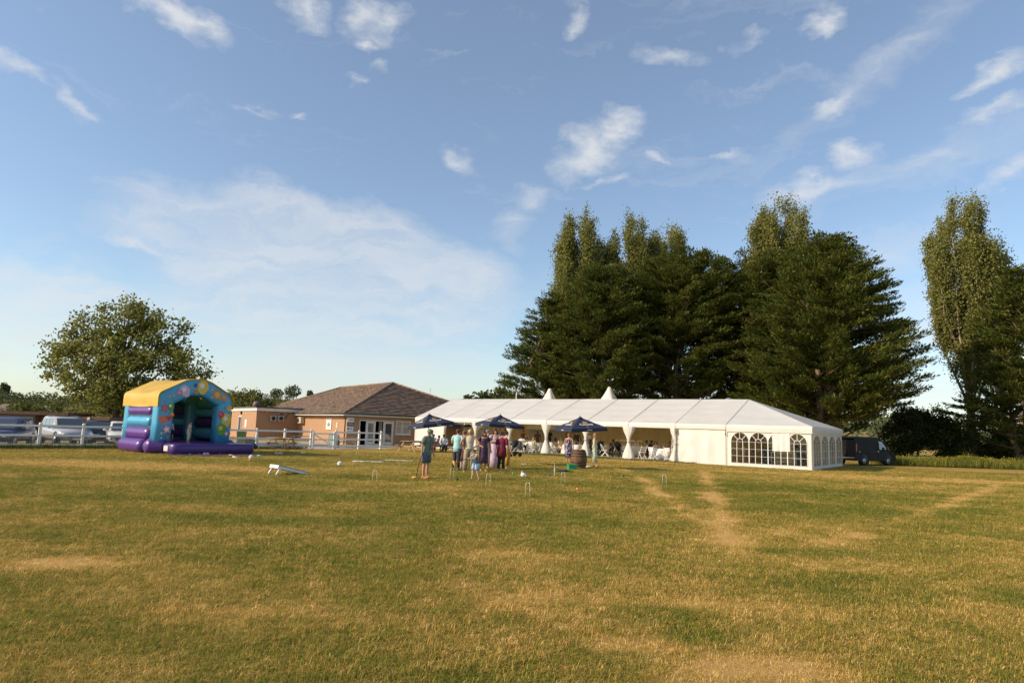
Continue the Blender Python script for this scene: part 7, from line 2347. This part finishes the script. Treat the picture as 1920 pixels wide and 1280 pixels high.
# guests inside the marquee
MG = "guests inside the marquee"
def ins(x, y, H, rz, label, **k):
    k.setdefault('fine', False)
    return person(label, mql(x, y, .07), H, -MQ_AZ + rz, group=MG, **k)
arm_f = (((.15, -.05, .65), (.06, -.17, .60)), ((-.15, -.05, .65), (-.06, -.17, .60)))
ins(8.9, 7.2, 1.86, .1, "tall man in a black shirt standing before the beige awning sheet", skin="dark", hair=("short", "dark"), top=dict(m=C_BLK, hem=.46, sleeve=.7), bottom=dict(m=C_BLK), shoes=S_DARK)
ins(8.1, 6.6, 1.66, .5, "woman in a brown dress standing next to the tall man in black", skin="dark", hair=("short", "dark"), dress=dict(m=C_BROWN, hem=.25, flare=.03, sleeve=.4))
ins(4.9, 6.3, 1.78, .2, "guest standing deep in the tent between the first drapes", skin="dark", hair=("short", "dark"), top=dict(m=C_BROWN, hem=.46, sleeve=.7), bottom=dict(m=C_CHAR), shoes=S_DARK)
ins(6.6, 6.6, 1.72, -.4, "guest in plum standing in the tent behind the lilac dress", skin="tan", hair=("short", "brown"), top=dict(m=C_PFLO, hem=.46, sleeve=.7), bottom=dict(m=C_CHAR))
ins(12.6, 5.6, 1.76, .4, "waiter in dark clothes standing behind the broadest drape", skin="tan", hair=("short", "dark"), top=dict(m=C_CHAR, hem=.46, sleeve=1.8), bottom=dict(m=C_BLK))
ins(13.7, 5.2, 1.80, PI + .3, "man in a white shirt bending over a table with his back to the lawn", lean=.55, skin="tan", hair=("short", "dark"), top=dict(m=C_WHT, hem=.48, sleeve=1.6), bottom=dict(m=C_CHAR), arms=arm_f)
ins(10.15, 1.22, 1.76, PI + .12, "man in a white shirt seated back to the lawn against a charcoal jacket", seated=True, skin="tan", hair=("short", "dark"), top=dict(m=C_WHT, hem=.47, sleeve=.8), bottom=dict(m=C_CHAR), arms=arm_f, width=1.12)
ins(11.25, 1.22, 1.64, PI - .25, "blonde woman in pale green seated on a white chair, arm raised", seated=True, skin="fair", hair=("long", "fair"), dress=dict(m=C_PGRN, hem=.3), arms=(((.15, -.06, .68), (.10, -.12, .80)), arm_f[1]))
ins(9.3, 3.2, 1.64, .3, "woman facing the lawn across the table by the shaded pushchair", seated=True, skin="tan", hair=("shoulder", "dark"), dress=dict(m=C_BEIGE, hem=.3), arms=arm_f)
ins(11.2, 3.4, 1.7, -.4, "guest in brown seated between two drapes across from the jacket", seated=True, skin="dark", hair=("short", "dark"), top=dict(m=C_BROWN, hem=.47, sleeve=.8), bottom=dict(m=C_CHAR), arms=arm_f)
ins(12.75, 2.0, 1.68, 1.2, "woman with a dark bob seated just past the broadest drape", seated=True, skin="dark", hair=("bob", "dark"), dress=dict(m=C_BEIGE, hem=.3), arms=arm_f)
ins(13.25, 1.9, 1.74, 1.3, "man in a beige shirt and tan trousers seated side-on at the runner table", seated=True, skin="tan", hair=("short", "grey"), top=dict(m=C_BEIGE, hem=.47, sleeve=.8), bottom=dict(m=C_BEIGE), arms=arm_f, shoes=S_TAN)
ins(15.2, 3.0, 1.66, -.8, "woman with long dark hair seated behind the polka dot dress", seated=True, skin="dark", hair=("long", "dark"), dress=dict(m=C_BROWN, hem=.3), arms=arm_f)
ins(15.6, 2.0, 1.70, -1.3, "guest in a white shirt stretching an arm across the table behind the barrel", seated=True, lean=.3, skin="dark", hair=("short", "dark"), top=dict(m=C_WHT, hem=.47, sleeve=1.7), bottom=dict(m=C_CHAR), arms=(((.16, -.10, .70), (.14, -.26, .70)), arm_f[1]))
ins(16.1, 5.0, 1.70, .1, "guest in dark pink seated deep in the bay behind the pale green gown", seated=True, skin="dark", hair=("short", "dark"), top=dict(m=C_PFLO, hem=.47, sleeve=.8), bottom=dict(m=C_CHAR), arms=arm_f)
ins(17.3, 6.5, 1.74, .2, "bald man in a white shirt seated facing the lawn in the open bay", seated=True, skin="ruddy", hair=("bald", "grey"), top=dict(m=C_WHT, hem=.47, sleeve=1.4), bottom=dict(m=C_CHAR), arms=arm_f)
ins(18.2, 6.5, 1.70, .0, "dark haired guest seated next to the bald man, by the drape", seated=True, skin="dark", hair=("short", "dark"), top=dict(m=C_BEIGE, hem=.47, sleeve=.8), bottom=dict(m=C_CHAR), arms=arm_f)
ins(20.2, 3.6, 1.66, .3, "woman in pale pink with long dark hair at the nearest table", seated=True, skin="fair", hair=("long", "dark"), dress=dict(m=C_PINK, hem=.3), arms=arm_f)
ins(19.4, 4.6, 1.72, -.5, "guest in black with dark hair just right of the tied drape", seated=True, skin="dark", hair=("curly", "dark"), top=dict(m=C_BLK, hem=.47, sleeve=.8), bottom=dict(m=C_BLK), arms=arm_f)
ins(20.9, 4.6, 1.70, .8, "woman raising her arm behind the flowers of the nearest table", seated=True, skin="tan", hair=("bun", "brown"), dress=dict(m=C_BROWN, hem=.3), arms=(((.14, -.05, .70), (.10, -.10, .90)), arm_f[1]))
ins(22.3, 3.3, 1.72, -.6, "guest in black seated at the far side of the nearest table, by the divider", seated=True, skin="dark", hair=("short", "dark"), top=dict(m=C_BLK, hem=.47, sleeve=.8), bottom=dict(m=C_BLK), arms=arm_f)
